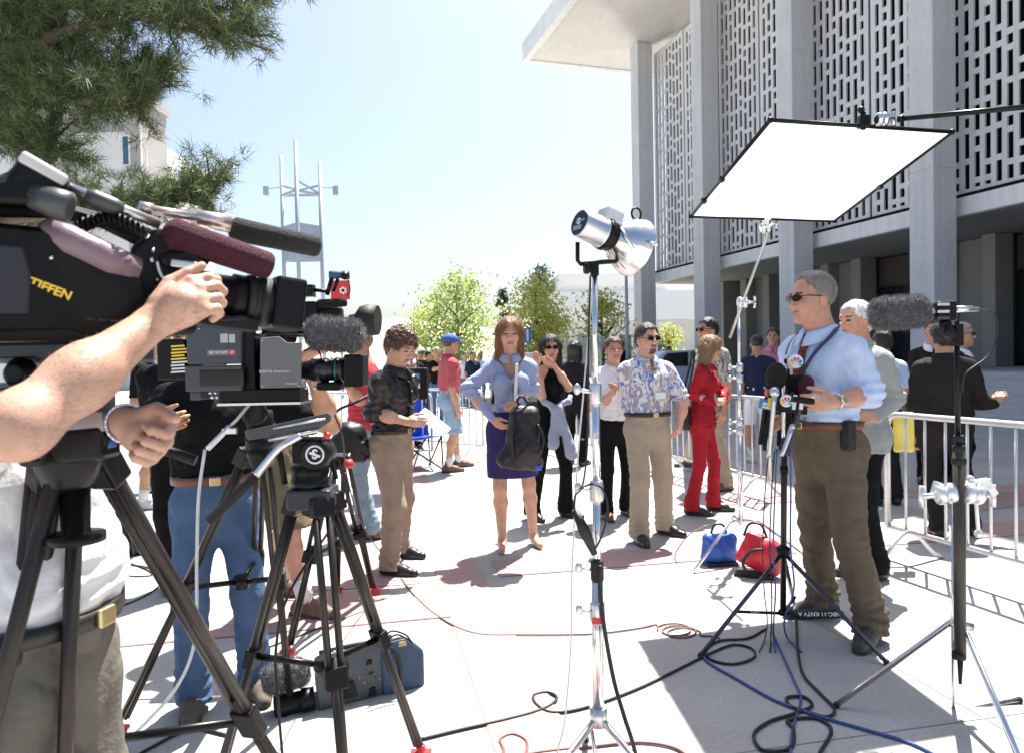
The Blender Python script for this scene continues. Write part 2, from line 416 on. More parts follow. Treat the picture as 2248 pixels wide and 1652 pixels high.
# pierced screen panels: 8 slot columns of tall and short openings
PW = SP/2; SZ0, SZ1 = 5.06, 14.25; SY = -.78; TH = .05
def panel_mesh():
    mb = MB(); n = 8; gap = .12; w = PW-gap; bar = .125; pitch = (w-bar)/n
    for i in range(n+1):
        x = gap/2+bar/2+i*pitch; mb.box((x, 0, (SZ0+SZ1)/2), (bar if 0 < i < n else bar*1.25, TH, SZ1-SZ0))
    rr = random.Random(3); tall, short, tie = .57, .22, .135
    offs = [0, .40, .74, .22, .60, .95, .12, .50]
    for i in range(n):
        x = gap/2+bar+i*pitch+(pitch-bar)/2; z = SZ0+.10-offs[i]; seq = i % 3
        if offs[i] > 0 and z+tie < SZ0+.02: pass
        mb.box((x, .004, SZ0+.06), (pitch-bar+.004, TH-.006, .12)); k = i
        while z < SZ1-.3:
            if z > SZ0+.15: mb.box((x, .003, z+tie/2), (pitch-bar+.004, TH-.006, tie))
            z += tie+(short if k % 3 == 2 else tall); k += 1
        mb.box((x, .003, SZ1-.1), (pitch-bar+.004, TH-.006, .2))
    return mb.mesh('screen_panel')
pm = panel_mesh(); pm.materials.append(M_SCREEN)
pm2 = None
for i in range(-6, 6):
    x = i*PW+.29
    link('screen_panel', pm, None, bld, loc=(x, SY, 0))
X1 = 14.72
e = MB(); e.box(((X1-.15)-.0, SY, (SZ0+SZ1)/2), (.28, TH, SZ1-SZ0)); obj('screen_end', e, M_SCREEN, bld)
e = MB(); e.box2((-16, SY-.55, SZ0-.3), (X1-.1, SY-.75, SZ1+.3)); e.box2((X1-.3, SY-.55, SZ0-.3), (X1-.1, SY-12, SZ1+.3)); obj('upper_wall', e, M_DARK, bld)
# fascia slab under the screen and its soffit
e = MB(); e.box2((-18, SY+.02, 4.565), (X1+.05, -14, 4.975)); obj('floor_slab', e, M_PIER, bld)  # darker concrete than the edge, painting in the underside's shade
e = MB(); e.box2((-18, SY+.22, 4.56), (X1+.25, SY+.021, 4.98)); e.box2((X1+.051, SY+.0205, 4.56), (X1+.25, -14, 4.98)); obj('slab_edge', e, M_FASCIA, bld, bevel=.02)
e = MB(); e.box2((-18, SY+.20, 4.983), (X1+.22, SY-.5, 5.055)); obj('gap_shade_strip', e, M_DARK, bld)  # solid near-black strip painted as the shaded gap below the screen
# ground floor: recessed piers, glass with mullions
GY = -4.2
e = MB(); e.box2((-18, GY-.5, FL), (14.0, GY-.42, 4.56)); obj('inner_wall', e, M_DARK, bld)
def pier(x0, x1, y1=GY+.55):
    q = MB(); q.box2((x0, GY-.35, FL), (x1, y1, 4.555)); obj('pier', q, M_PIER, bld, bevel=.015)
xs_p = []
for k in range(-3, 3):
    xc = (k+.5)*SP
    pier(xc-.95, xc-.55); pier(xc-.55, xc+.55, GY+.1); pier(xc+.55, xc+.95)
    xa, xb = xc+.95, xc+SP-.95
    if k < 2:
        for i in range(2):
            p0 = xa+(xb-xa)*i/2; p1 = xa+(xb-xa)*(i+1)/2
            q = MB(); q.box2((p0+.06, GY-.2, FL+.08), (p1-.06, GY-.17, 3.55)); obj('window', q, M_GLASS, bld)
            q = MB(); q.box2((p0+.06, GY-.2, 3.62), (p1-.06, GY-.15, 4.5)); obj('transom_panel', q, mat('bronze_panel', (.06, .045, .04), .6), bld)
            for xx in ((p0, p1) if i == 0 else (p1,)):
                q = MB(); q.box2((xx-.055, GY-.24, FL+.002), (xx+.055, GY-.08, 4.552)); obj('mullion', q, M_MULL, bld)
            q = MB(); q.box2((p0+.06, GY-.22, 3.55), (p1-.06, GY-.1, 3.62)); obj('transom', q, M_MULL, bld)
# lit office ceiling lights glimpsed inside the glass
M_TUBE = mat('fluorescent_tube', (.75, 1.0, .7), emit=1.2)
for (px, py, w) in ((1830, 628, 26), (1832, 640, 40)):
    pass
pier(13.6, 14.0, GY+.9)
# podium and steps
e = MB(); e.box2((-18, .75, -.2), (13.9, -14, FL)); obj('podium', e, M_STEP, bld, bevel=.01)
for i in range(6):
    q = MB(); z1 = FL*(6-i)/7; y1 = .75+.31*(i+1)
    q.box2((-18, .75+.31*i-.05, -.1), (13.9, y1, z1)); obj('step', q, M_STEP, bld, bevel=.012)
# flat vaulted canopy roof
RX0, RX1, RYO, RYI = -20, 19.0, 3.65, -3.65
Z0R, HV = 14.38, .86
xs = np.unique(np.concatenate([np.linspace(RX0, RX1, 150), np.arange(-4, 4)*SP])); ys_ = np.linspace(RYI, RYO, 41)
XX, YY = np.meshgrid(xs, ys_, indexing='ij')
tx = np.abs((XX/SP+.5) % 1-.5)*2; tx = np.where(XX > 3*SP, np.clip((XX-3*SP)/(RX1-3*SP), 0, 1), tx)
ty = np.clip((np.abs(YY)-.3)/3.35, 0, 1); tx = np.clip((tx-.1)/.9, 0, 1)
gx = 1-(1-tx)**2.2; gy = 1-(1-ty)**2.2
ZZ = Z0R + HV*np.maximum(gx, gy)
nx, ny = XX.shape; idx = np.arange(nx*ny).reshape(nx, ny)
F = np.stack([idx[:-1, :-1], idx[:-1, 1:], idx[1:, 1:], idx[1:, :-1]], -1).reshape(-1, 4)
me = np_mesh('soffit', np.stack([XX, YY, ZZ], -1).reshape(-1, 3), F, smooth=False); link('soffit', me, M_SOFFIT, bld)
e = MB()
zt = Z0R+HV+.85; zb = Z0R+HV-.06
e.box2((RX0, RYO-.28, zb), (RX1, RYO+.03, zt)); e.box2((RX1-.28, -13, zb), (RX1+.03, RYO-.281, zt)); obj('roof_fascia', e, M_FASCIA, bld, bevel=.03)
e = MB(); e.box2((RX0, -13, Z0R+HV+.05), (RX1-.285, RYO-.285, zt-.05)); obj('roof_deck', e, M_FASCIA, bld)
e = MB(); e.box2((X1-.05, RYI, Z0R+HV-.03), (RX1-.285, -13, Z0R+HV+.04)); obj('end_soffit', e, M_SOFFIT, bld)
# sign lettering on the glass beside the entrance
M_SIGNB = mat('door_notice', (.20, .32, .38), .5)

# ------------------------------------------------------------------ far things
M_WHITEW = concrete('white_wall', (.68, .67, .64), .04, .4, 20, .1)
M_CREAM = concrete('cream_stucco_shaded', (.38, .36, .34), .05, .4, 20, .15)  # cream darkened to grey, shade of the front put into the colour
M_BLUEGL = mat('blue_glass', (.05, .11, .17), .1, spec=.8)
M_TRIM = mat('white_trim', (.75, .75, .74), .6)
def window(parent, x0, x1, z0, z1, y, split=1):
    q = MB(); q.box2((x0, y+.01, z0), (x1, y-.02, z1)); w = obj('window', q, M_BLUEGL, parent)
    f = MB(); t = .09
    f.box2((x0-t, y-.06, z0-t), (x1+t, y+.05, z0)); f.box2((x0-t, y-.06, z1), (x1+t, y+.05, z1+t)); f.box2((x0-t, y-.06, z0), (x0, y+.05, z1)); f.box2((x1, y-.06, z0), (x1+t, y+.05, z1))
    for i in range(split):
        xm = x0+(x1-x0)*(i+1)/(split+1); f.box2((xm-.04, y-.05, z0), (xm+.04, y+.04, z1))
    obj('frame', f, M_TRIM, w)
c = at(310, 400, 46)
off = thing('office_building', 'cream office block with blue windows behind the pine branches on the left', 'building', (c.x, c.y, 0), (0, 0, radians(-6)))
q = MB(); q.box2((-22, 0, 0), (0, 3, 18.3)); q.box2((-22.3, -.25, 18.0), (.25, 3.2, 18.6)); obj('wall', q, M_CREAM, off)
q = MB(); q.box2((-3.95, -.12, 13.3), (-.001, 0.02, 13.65)); q.box2((-22, -.1, 7.3), (-.02, .02, 7.6)); obj('string_course', q, M_CREAM, off)
q = MB(); q.box2((-5.6, -1.3, 0), (-4.05, .05, 18.0)); obj('bay_tower', q, M_CREAM, off)
for z in (5.6, 9.9, 14.15): window(off, -2.75, -.75, z, z+1.75, -.0, 1)
for z in (5.6, 9.9, 14.15):
    window(off, -5.2, -4.5, z, z+2.2, -1.3, 0)
    for x in (-8.6, -11.4, -14.2): window(off, x, x+1.9, z, z+1.75, 0, 1)
rw = thing('office_wing', 'pale sunlit side wall of the office block with narrow windows, running back', 'building', (c.x, c.y, 0), (0, 0, radians(90)))
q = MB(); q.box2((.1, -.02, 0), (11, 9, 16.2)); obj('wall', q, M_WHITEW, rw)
for z in (4.6, 8.9, 13.2):
    for x in (.8, 2.6, 5.0, 7.4): window(rw, x, x+.8, z, z+1.9, -.02, 0)
c = at(1370, 780, 58)
lw = thing('low_building', 'long low white building behind the trees', 'building', (c.x, c.y, 0), (0, 0, radians(4)))
q = MB(); q.box2((-4.6, 0, 0), (30, 14, 4.3)); obj('wall', q, M_WHITEW, lw)
q = MB(); q.box2((-5.6, -1.2, 4.3), (31, 15, 6.6)); obj('roof', q, M_TRIM, lw)
for x in np.arange(-3.5, 18, 3.1):
    window(lw, x, x+1.0, .8, 3.2, 0, 0)
q = MB(); q.box2((-5, 1, 6.6), (4, 10, 8.2)); obj('roof_plant_room', q, M_WHITEW, lw)
# hills
hill = MB()
def ridge(name, pts, Y, col):
    v = []; f = []; n = len(pts)
    for px, py in pts: v.append(at(px, py, Y))
    for px, py in pts: p = at(px, py, Y); v.append((p.x, p.y-Y*.35, -1))
    for px, py in pts: p = at(px, py, Y); v.append((p.x, p.y+Y*.4, -1))
    for i in range(n-1): f += [(i+1, i, n+i, n+i+1), (i, i+1, 2*n+i+1, 2*n+i)]
    m_ = MB(); m_.add(v, f, True)
    return tag(obj(name, m_, mat('hill_grass_hazed', col, .95, var=.15, vscale=.02)), kind='structure')
ridge('hill', [(-400, 700), (300, 735), (600, 720), (800, 705), (870, 698), (930, 706), (1080, 722), (1180, 690), (1240, 655), (1330, 640), (1450, 645), (1600, 660), (2000, 690), (2700, 650)], 900, (.44, .41, .34))  # dry grass colour paled further in place of distance haze

# pylon of three steel masts with sign boxes
c = at(667, 800, 41)
M_STEELP = mat('painted_steel', (.36, .40, .45), .5, .2, var=.06, vscale=4)
pyl = thing('sign_pylon', 'tall three-legged steel pylon with grey sign panels and small floodlights', 'pylon', (c.x, c.y, 0), (0, 0, radians(4)))
legs = [(-1.06, .5, 13.2), (0.02, -.75, 13.75), (1.08, .45, 12.8)]
for x, y, h in legs:
    q = MB(); q.cyl((x, y, 0), (x, y, h), .115, n=12); obj('mast', q, M_STEELP, pyl)
for i in range(3):
    a, b = legs[i], legs[(i+1) % 3]
    q = MB(); q.bar((a[0], a[1], 10.95), (b[0], b[1], 10.95), .10, .14); q.bar((a[0], a[1], 11.5), (b[0], b[1], 11.0), .08, .1); obj('brace', q, M_STEELP, pyl)
    q = MB(); q.bar((a[0], a[1], 8.2), (b[0], b[1], 8.2), .08, 2.0); obj('sign_panel', q, mat('pylon_panel', (.28, .33, .40), .5, var=.1, vscale=2), pyl)
for sx, x0 in ((-1, -1.06), (1, 1.08)):
    q = MB(); q.bar((x0, .5, 11.4), (x0+sx*.75, .5, 11.35), .04, .04); q.box((x0+sx*.86, .5, 11.2), (.3, .3, .5)); obj('floodlight', q, M_STEELP, pyl)
M_RED = mat('sign_red', (.55, .03, .03), .5)
c = at(747, 637, 30); ss = thing('red_sign', 'square red sign with a white emblem behind the third news camera', 'sign', (c.x, c.y, 0))
q = MB(); q.box((0, 0, c.z), (.78, .06, .78)); obj('panel', q, M_RED, ss); q = MB(); q.cyl((0, .05, 0), (0, .05, c.z-.3), .05); obj('post', q, M_STEELP, ss)
q = MB()
for t in range(3): q.box((.12, -.034, c.z-.02), (.09, .006, .3), Matrix.Rotation(t*pi/3, 3, 'Y'))
obj('emblem', q, M_TRIM, ss)
c = at(615, 630, 30); ss = thing('red_banner', 'narrow red banner beside the lens hood of the nearest camera', 'sign', (c.x, c.y, 0))
q = MB(); q.box((0, 0, c.z+.02), (.6, .05, .24)); obj('panel', q, M_RED, ss); q = MB(); q.cyl((-.2, .05, 0), (-.2, .05, c.z), .04); obj('post', q, M_STEELP, ss)
c = at(1157, 736, 26); ss = thing('blue_sign', 'blue roadside sign with a white bar on a pale post', 'sign', (c.x, c.y, 0))
q = MB(); q.box((0, 0, c.z), (.28, .03, .5)); obj('panel', q, mat('sign_blue', (.02, .14, .45), .5), ss)
q = MB(); q.box((.02, -.018, c.z), (.07, .005, .42)); obj('emblem', q, M_TRIM, ss); q = MB(); q.cyl((.02, .03, 0), (.02, .03, c.z), .03); obj('post', q, M_STEELP, ss)
c = at(1376, 700, 24); lp = thing('street_lamp', 'thin grey street lamp pole standing behind the spotlight', 'street lamp', (c.x, c.y, 0))
q = MB(); q.tube([(0, 0, 0), (0, 0, 4.2)], [.075, .05]); obj('pole', q, M_STEELP, lp)
q = MB(); q.tube(bez([(0, 0, 4.2), (-.06, 0, 4.45), (-.5, 0, 4.6)]), .035); obj('arm', q, M_STEELP, lp); q = MB(); q.ball((-.7, 0, 4.6), (.32, .12, .07)); obj('lamp_head', q, M_STEELP, lp)

# ------------------------------------------------------------------ vegetation
def leaf_mat(name, c1, c2, trans=.35):
    m = bpy.data.materials.new(name); m.use_nodes = True; n = m.node_tree.nodes; l = m.node_tree.links; b = n['Principled BSDF']
    g_ = n.new('ShaderNodeNewGeometry'); cr = n.new('ShaderNodeMix'); cr.data_type = 'RGBA'
    cr.inputs[6].default_value = (*c1, 1); cr.inputs[7].default_value = (*c2, 1); l.new(g_.outputs['Random Per Island'], cr.inputs[0])
    l.new(cr.outputs[2], b.inputs['Base Color']); b.inputs['Roughness'].default_value = .55; b.inputs['Specular IOR Level'].default_value = .3
    tr = n.new('ShaderNodeBsdfTranslucent'); l.new(cr.outputs[2], tr.inputs[0]); ms = n.new('ShaderNodeMixShader'); ms.inputs[0].default_value = trans
    l.new(b.outputs[0], ms.inputs[1]); l.new(tr.outputs[0], ms.inputs[2]); l.new(ms.outputs[0], n['Material Output'].inputs[0]); return m
M_LEAFY = leaf_mat('leaf_yellowgreen', (.30, .36, .09), (.56, .55, .18), .6)  # both street-tree leaf tones lightened to carry backlight and haze
M_LEAFG = leaf_mat('leaf_green', (.18, .29, .09), (.48, .53, .17), .6)
M_LEAFD = leaf_mat('leaf_dark', (.03, .07, .04), (.06, .11, .06), .2)
M_BARK = mat('bark', (.12, .09, .07), .9, var=.3, vscale=30, bump=.6)
def tree(label, px, Y, top_py, width, m, n=5200, seed=1, conifer=False, leaf=.16, group=None):
    rs = np.random.default_rng(seed); g0 = at(px, 800, Y); h = at(px, top_py, Y).z
    t = thing('conifer_tree' if conifer else 'street_tree', label, 'tree', (g0.x, Y, 0), group=group)
    q = MB(); q.tube([(0, 0, 0), (.05, 0, h*.4), (0, .05, h*.93)], [.13*h/6, .09*h/6, .02]); br = []
    for i in range(9):
        a = rs.uniform(0, 6.28); z0 = h*rs.uniform(.28, .7); rr = width*.5*rs.uniform(.5, .85); q.tube([(0, 0, z0), (cos(a)*rr*.5, sin(a)*rr*.5, z0+h*.10), (cos(a)*rr, sin(a)*rr, z0+h*.2)], [.05, .03, .012], 6)
    obj('trunk', q, M_BARK, t)
    # clumps through the crown's volume
    nc = 60; cl = []
    while len(cl) < nc:
        u = rs.uniform(-1, 1, 3); z = u[2]
        prof = (1-(z*.5+.5))**.8*.95+.08 if conifer else sqrt(max(0, 1-z*z))*(.62+.38*(1-(z*.5+.5)))+.06
        if u[0]**2+u[1]**2 < 1:
            rad = sqrt(u[0]**2+u[1]**2)
            cl.append((u[0]*prof*width*.5, u[1]*prof*width*.5, h*(.60+.38*z) if not conifer else h*(.55+.45*z)))
    cl = np.array(cl); k = rs.integers(0, nc, n); cs = width*(.085 if conifer else .115)
    C = cl[k]+rs.normal(0, 1, (n, 3))*cs*np.array([1, 1, .75])
    A = rs.normal(0, 1, (n, 3)); A /= np.linalg.norm(A, axis=1)[:, None]; B = np.cross(A, rs.normal(0, 1, (n, 3))); B /= np.linalg.norm(B, axis=1)[:, None]
    L = leaf*rs.uniform(.6, 1.3, (n, 1)); Wd = L*.55
    v = np.stack([C-A*L*.5, C+B*Wd*.5, C+A*L*.5, C-B*Wd*.5], 1).reshape(-1, 3)
    link('crown', np_mesh('crown', v, np.arange(n*4).reshape(n, 4), False), m, t)
tree('broad bright green tree behind the man in the blue cap', 1005, 31, 612, 3.6, M_LEAFG, 6000, 1, leaf=.17)
tree('pale yellow-green sapling at the left end of the tree row', 930, 34, 672, 2.4, M_LEAFY, 2800, 2, leaf=.15)
tree('yellow-green tree behind the blue roadside sign', 1178, 29, 614, 2.9, M_LEAFY, 4600, 3, leaf=.16)
tree('thin yellow-green tree between the spotlight pole and the first column', 1322, 27, 645, 2.3, M_LEAFY, 2400, 4, leaf=.15)
tree('tall dark conifer rising above the yellow-green tree', 1190, 62, 590, 4.6, M_LEAFD, 3000, 5, True, .3)
tree('small dark conifer between the two street trees', 1106, 58, 638, 2.0, M_LEAFD, 1800, 6, True, .26)
tree('low yellow-green bush-like tree seen right of the first column', 1470, 33, 712, 1.5, M_LEAFY, 1600, 8, leaf=.14)

# the pine overhead on the left: limbs, twigs and needle tufts
M_NEEDLE = leaf_mat('pine_needle', (.025, .052, .020), (.16, .20, .075), .25)
M_PBARK = mat('pine_bark', (.10, .075, .055), .9, var=.3, vscale=60)
pine = thing('pine_tree', 'pine tree with needle-covered branches hanging over the upper left', 'tree', (-4.3, 4.6, 0))
PL = V(-4.3, 4.6, 0)
q = MB(); q.tube([(0, 0, 0), (.05, 0, 2.2), (-.05, .1, 4.4), (0, 0, 6.6)], [.2, .17, .13, .05], 12); obj('trunk', q, M_PBARK, pine)
rs = random.Random(11); tips = []
def limb(pts, Ys, r0, r1, ntw, spread, tw=.45):
    P = [at(px, py, y) for (px, py), y in zip(pts, Ys)]
    P = bez([p-PL for p in P], 6); n = len(P)
    mb = MB(); mb.tube(P, [r0+(r1-r0)*i/(n-1) for i in range(n)], 7)
    for i in range(ntw):
        t = rs.uniform(.12, 1.0); k = min(int(t*(n-1)), n-2); p = P[k].lerp(P[k+1], rs.random()); d = (P[k+1]-P[k]).normalized()
        dv = (d*rs.uniform(.2, 1.0)+Vector((rs.gauss(0, 1), rs.gauss(0, .9), rs.gauss(.05, .85)))*spread).normalized()
        L = tw*rs.uniform(.45, 1.1); e_ = p+dv*L+V(0, 0, .05)
        mb.tube([p, p.lerp(e_, .5)+V(rs.uniform(-.03, .03), 0, -.02), e_], [.008, .006, .004], 5)
        for s_ in range(int(6*L/.4)+2):
            w = s_/(int(6*L/.4)+1); tips.append((p.lerp(e_, .30+.7*w), dv))
            if rs.random() < .5:
                sd_ = (dv+Vector((rs.gauss(0, .8), rs.gauss(0, .8), rs.gauss(.2, .7)))).normalized(); tips.append((p.lerp(e_, .3+.7*w)+sd_*.09, sd_))
    obj('limb', mb, M_PBARK, pine)
limb([(-420, 300), (-60, 150), (150, 70), (330, 30), (450, 50), (525, 62)], [4.4, 3.9, 3.6, 3.4, 3.3, 3.2], .05, .010, 85, .55, .22)
limb([(-420, 320), (-60, 215), (100, 205), (215, 228), (300, 236)], [4.4, 3.8, 3.5, 3.3, 3.2], .045, .010, 78, .6, .17)
limb([(-420, 300), (-80, 120), (60, 60), (180, 130), (290, 165), (325, 178)], [4.5, 4.1, 3.9, 3.7, 3.5, 3.5], .04, .010, 80, .6, .20)
limb([(-420, 420), (-50, 300), (40, 310), (115, 330)], [4.2, 3.9, 3.7, 3.5], .04, .012, 64, .6, .20)
limb([(-420, 240), (-90, 200), (20, 170), (110, 160)], [4.6, 4.2, 4.0, 3.9], .04, .012, 60, .6, .28)
limb([(-300, 540), (40, 480), (210, 462), (330, 440), (420, 428), (488, 395)], [4.2, 3.9, 3.7, 3.6, 3.5, 3.5], .030, .007, 58, .5, .13)
limb([(330, 432), (400, 440), (470, 452)], [3.6, 3.55, 3.5], .012, .006, 22, .5, .14)
limb([(-420, 100), (-60, 20), (150, -70), (400, -80), (610, -75)], [4.4, 3.8, 3.6, 3.5, 3.4], .05, .010, 70, .5, .22)
limb([(-420, 60), (-100, 40), (50, 20), (230, 10), (420, 0)], [4.2, 3.9, 3.8, 3.8, 3.7], .04, .012, 80, .6, .24)
limb([(-200, 560), (-40, 500), (60, 492), (130, 500)], [4.6, 4.4, 4.3, 4.2], .03, .01, 30, .6, .2)
tp = np.array([p for p, d in tips]); td = np.array([d for p, d in tips]); nt = len(tp); nn = 30
C = np.repeat(tp, nn, 0)+RNG.normal(0, .012, (nt*nn, 3)); Dn = np.repeat(td, nn, 0)*RNG.uniform(.1, .9, (nt*nn, 1))+RNG.normal(0, .62, (nt*nn, 3))
Dn /= np.linalg.norm(Dn, axis=1)[:, None]; Ln = RNG.uniform(.05, .085, (nt*nn, 1)); Wv = np.cross(Dn, RNG.normal(0, 1, (nt*nn, 3))); Wv /= np.linalg.norm(Wv, axis=1)[:, None]
v = np.stack([C-Wv*.0019, C+Wv*.0019, C+Dn*Ln], 1).reshape(-1, 3)
link('needles', np_mesh('needles', v, np.arange(len(v)).reshape(-1, 3), False), M_NEEDLE, pine)
# cones
for px, py, y in ((322, 120, 3.5), (300, 215, 3.3)):
    q = MB(); p = at(px, py, y)-PL; q.lathe(p, (.3, .2, -1), [(-.035, .004), (-.02, .02), (0, .026), (.03, .02), (.05, .004)], 9); obj('pine_cone', q, mat('cone_brown', (.05, .03, .02), .9, bump=1, bscale=120), pine)
# ================================================================== PEOPLE
def skin(name, c): 
    m = mat(name, c, .46, var=.13, vscale=30, bump=.14, bscale=320, spec=.4)
    b = base_of(m); b.inputs['Subsurface Weight'].default_value = .06; b.inputs['Subsurface Radius'].default_value = (.02, .008, .005); return m
SK_FAIR = skin('skin_fair', (.56, .325, .225)); SK_TAN = skin('skin_tan', (.45, .24, .145)); SK_RUDDY = skin('skin_ruddy', (.52, .27, .185)); SK_ARM = skin('skin_pale', (.50, .295, .215)); SK_OLIVE = skin('skin_olive', (.40, .215, .14)); SK_DARK = skin('skin_brown', (.30, .15, .095))  # the arm skin is a paler, less saturated tone
M_LIP = mat('lip', (.42, .14, .13), .45); M_EYE = mat('eye_dark', (.05, .035, .03), .2)
def hairmat(name, c): return mat(name, c, .38, var=.45, vscale=60, bump=1.0, bscale=90, spec=.4, stretch=(1.0, 1.0, .22))
H_BROWN = hairmat('hair_brown', (.085, .045, .025)); H_DARK = hairmat('hair_dark', (.018, .013, .011)); H_AUB = hairmat('hair_auburn', (.20, .085, .035)); H_BLOND = hairmat('hair_blond', (.36, .22, .11)); H_GREY = hairmat('hair_grey', (.30, .27, .25)); H_WHITE = hairmat('hair_white', (.62, .60, .58)); H_DBLOND = hairmat('hair_light_brown', (.25, .15, .08))
M_SOLE = mat('shoe_sole', (.05, .045, .04), .8); M_BLKSHOE = mat('shoe_black', (.015, .014, .014), .3); M_BRNSHOE = mat('shoe_brown', (.14, .07, .04), .6, var=.2, vscale=40); M_SNEAK = mat('sneaker_white', (.6, .6, .6), .6); M_NUDE = mat('shoe_nude', (.55, .42, .34), .4)
M_LENS = mat('sunglass_lens', (.006, .005, .005), .12, spec=.3); M_SOCK = mat('sock_white', (.75, .74, .72), .9, bump=.5, bscale=120)

def ik(a, t, l1, l2, pole):
    a = Vector(a); t = Vector(t); d = t-a; L = min(d.length, (l1+l2)*.999); u = d.normalized()
    x = (l1*l1-l2*l2+L*L)/(2*L); h = sqrt(max(l1*l1-x*x, 0)); p = Vector(pole); p = (p-u*p.dot(u))
    p = p.normalized() if p.length > 1e-4 else Vector((0, 1, 0)); return a+u*x+p*h
def hand_prims(w, d, a, side, s=1.0, curl=.5, thumb=.5, spread=0.0):
    """w wrist, d finger direction, a thumb-side direction; side +1 right hand"""
    d = Vector(d).normalized(); a = Vector(a); a = (a-d*a.dot(d)).normalized(); n = a.cross(d)*side; w = Vector(w); P = []
    cl = curl if isinstance(curl, (list, tuple)) else [curl]*4
    bases = [.030, .011, -.009, -.027]; lens = [.072, .080, .075, .060]
    P.append(('c', w-d*.01*s, w+d*.045*s, .026*s, .030*s, .012))
    P.append(('e', w+d*.055*s, (.030*s, .030*s, .030*s), .02))
    for i in range(4):
        b = w+d*(.088-.006*abs(i-1))*s+a*bases[i]*s
        P.append(('c', w+d*.02*s+a*bases[i]*.6*s, b, .016*s, .0125*s, .010))
        ang = cl[i]*.9; p = b; L = lens[i]*s
        sp = a*(bases[i]*6*spread)
        for j, (fr, r0, r1) in enumerate(((.42, .0102, .0093), (.32, .0093, .0085), (.26, .0085, .0070))):
            dd = (d*cos(ang)+n*sin(ang)+sp).normalized(); e = p+dd*L*fr
            P.append(('c', p, e, r0*s, r1*s, .0018)); p = e; ang += cl[i]*1.05
    b = w+d*.022*s+a*.026*s; dd = (d*.62+a*.62+n*.5*thumb).normalized(); e = b+dd*.042*s; P.append(('c', b, e, .017*s, .0125*s, .012))
    dd = (d*.85+a*(.45-.6*thumb)+n*.55*thumb).normalized(); e2 = e+dd*.034*s; P.append(('c', e, e2, .0118*s, .0102*s, .003)); e3 = e2+(dd+n*.2*thumb).normalized()*.028*s; P.append(('c', e2, e3, .0102*s, .0078*s, .003))
    return P
def _ridge(P, M, f, seed, sharp=2.0):
    Q = P@np.array(M, dtype=np.float32).T*np.array(f, dtype=np.float32)
    Q = Q+.45*np.stack([_vnoise(Q*.6+9, seed+11)]*3, 1).astype(np.float32)
    return (1-np.abs(_vnoise(Q, seed)))**sharp
_RA = [[.82, 0, .57], [0, 1, 0], [-.57, 0, .82]]; _RB = [[.82, 0, -.57], [0, 1, 0], [.57, 0, .82]]; _RI = [[1, 0, 0], [0, 1, 0], [0, 0, 1]]; _RC = [[1, 0, 0], [0, .82, .57], [0, -.57, .82]]
def cloth_post(amp, hem=None, top=None, seed=1, style='shirt', extra=None, bunch=None, q=1):
    def f(D, X, Y, Z):
        if extra is not None: D = extra(D, X, Y, Z)
        m = np.abs(D) < .04; ii = np.argwhere(m)
        P = np.stack([X.ravel()[ii[:, 0]], Y.ravel()[ii[:, 1]], Z.ravel()[ii[:, 2]]], 1).astype(np.float32)
        w = .5+.5*_vnoise(P*3.1+4, seed+2); fq = .7 if q == 0 else 1.0
        if style == 'pants':
            d = .55*_ridge(P, _RI, (15*fq, 15*fq, 3.0), seed)*w+.5*_ridge(P, _RA, (9, 9, 17*fq), seed+1)*(1-w)+.3*_ridge(P, _RB, (9, 9, 17*fq), seed+4)*(1-w)
        elif style == 'skirt':
            d = .5*_ridge(P, _RI, (13, 13, 2.0), seed)
        else:
            d = .6*_ridge(P, _RA, (15*fq, 13*fq, 5.0), seed)*w+.6*_ridge(P, _RB, (15*fq, 13*fq, 5.0), seed+1)*(1-w)+.45*_ridge(P, _RC, (11, 17*fq, 6), seed+5)*(.3+.7*w)
        if bunch:
            for (bx, by, bz, br, ba) in bunch:   # ring folds gathered at knees, elbows and hems
                g_ = np.exp(-((P[:, 0]-bx)**2+(P[:, 1]-by)**2+((P[:, 2]-bz)*1.0)**2)/(br*br)); d = d+ba*.8*g_*np.sin((P[:, 2]-bz)*125+P[:, 0]*22+2.5*_vnoise(P*9, seed+7))
        D[m] += (3.1*amp*(d-.36)).astype(np.float32)
        if hem is not None: D = np.maximum(D, hem-Z)
        if top is not None: D = np.maximum(D, Z-top)
        return D
    return f
MIDX = {}
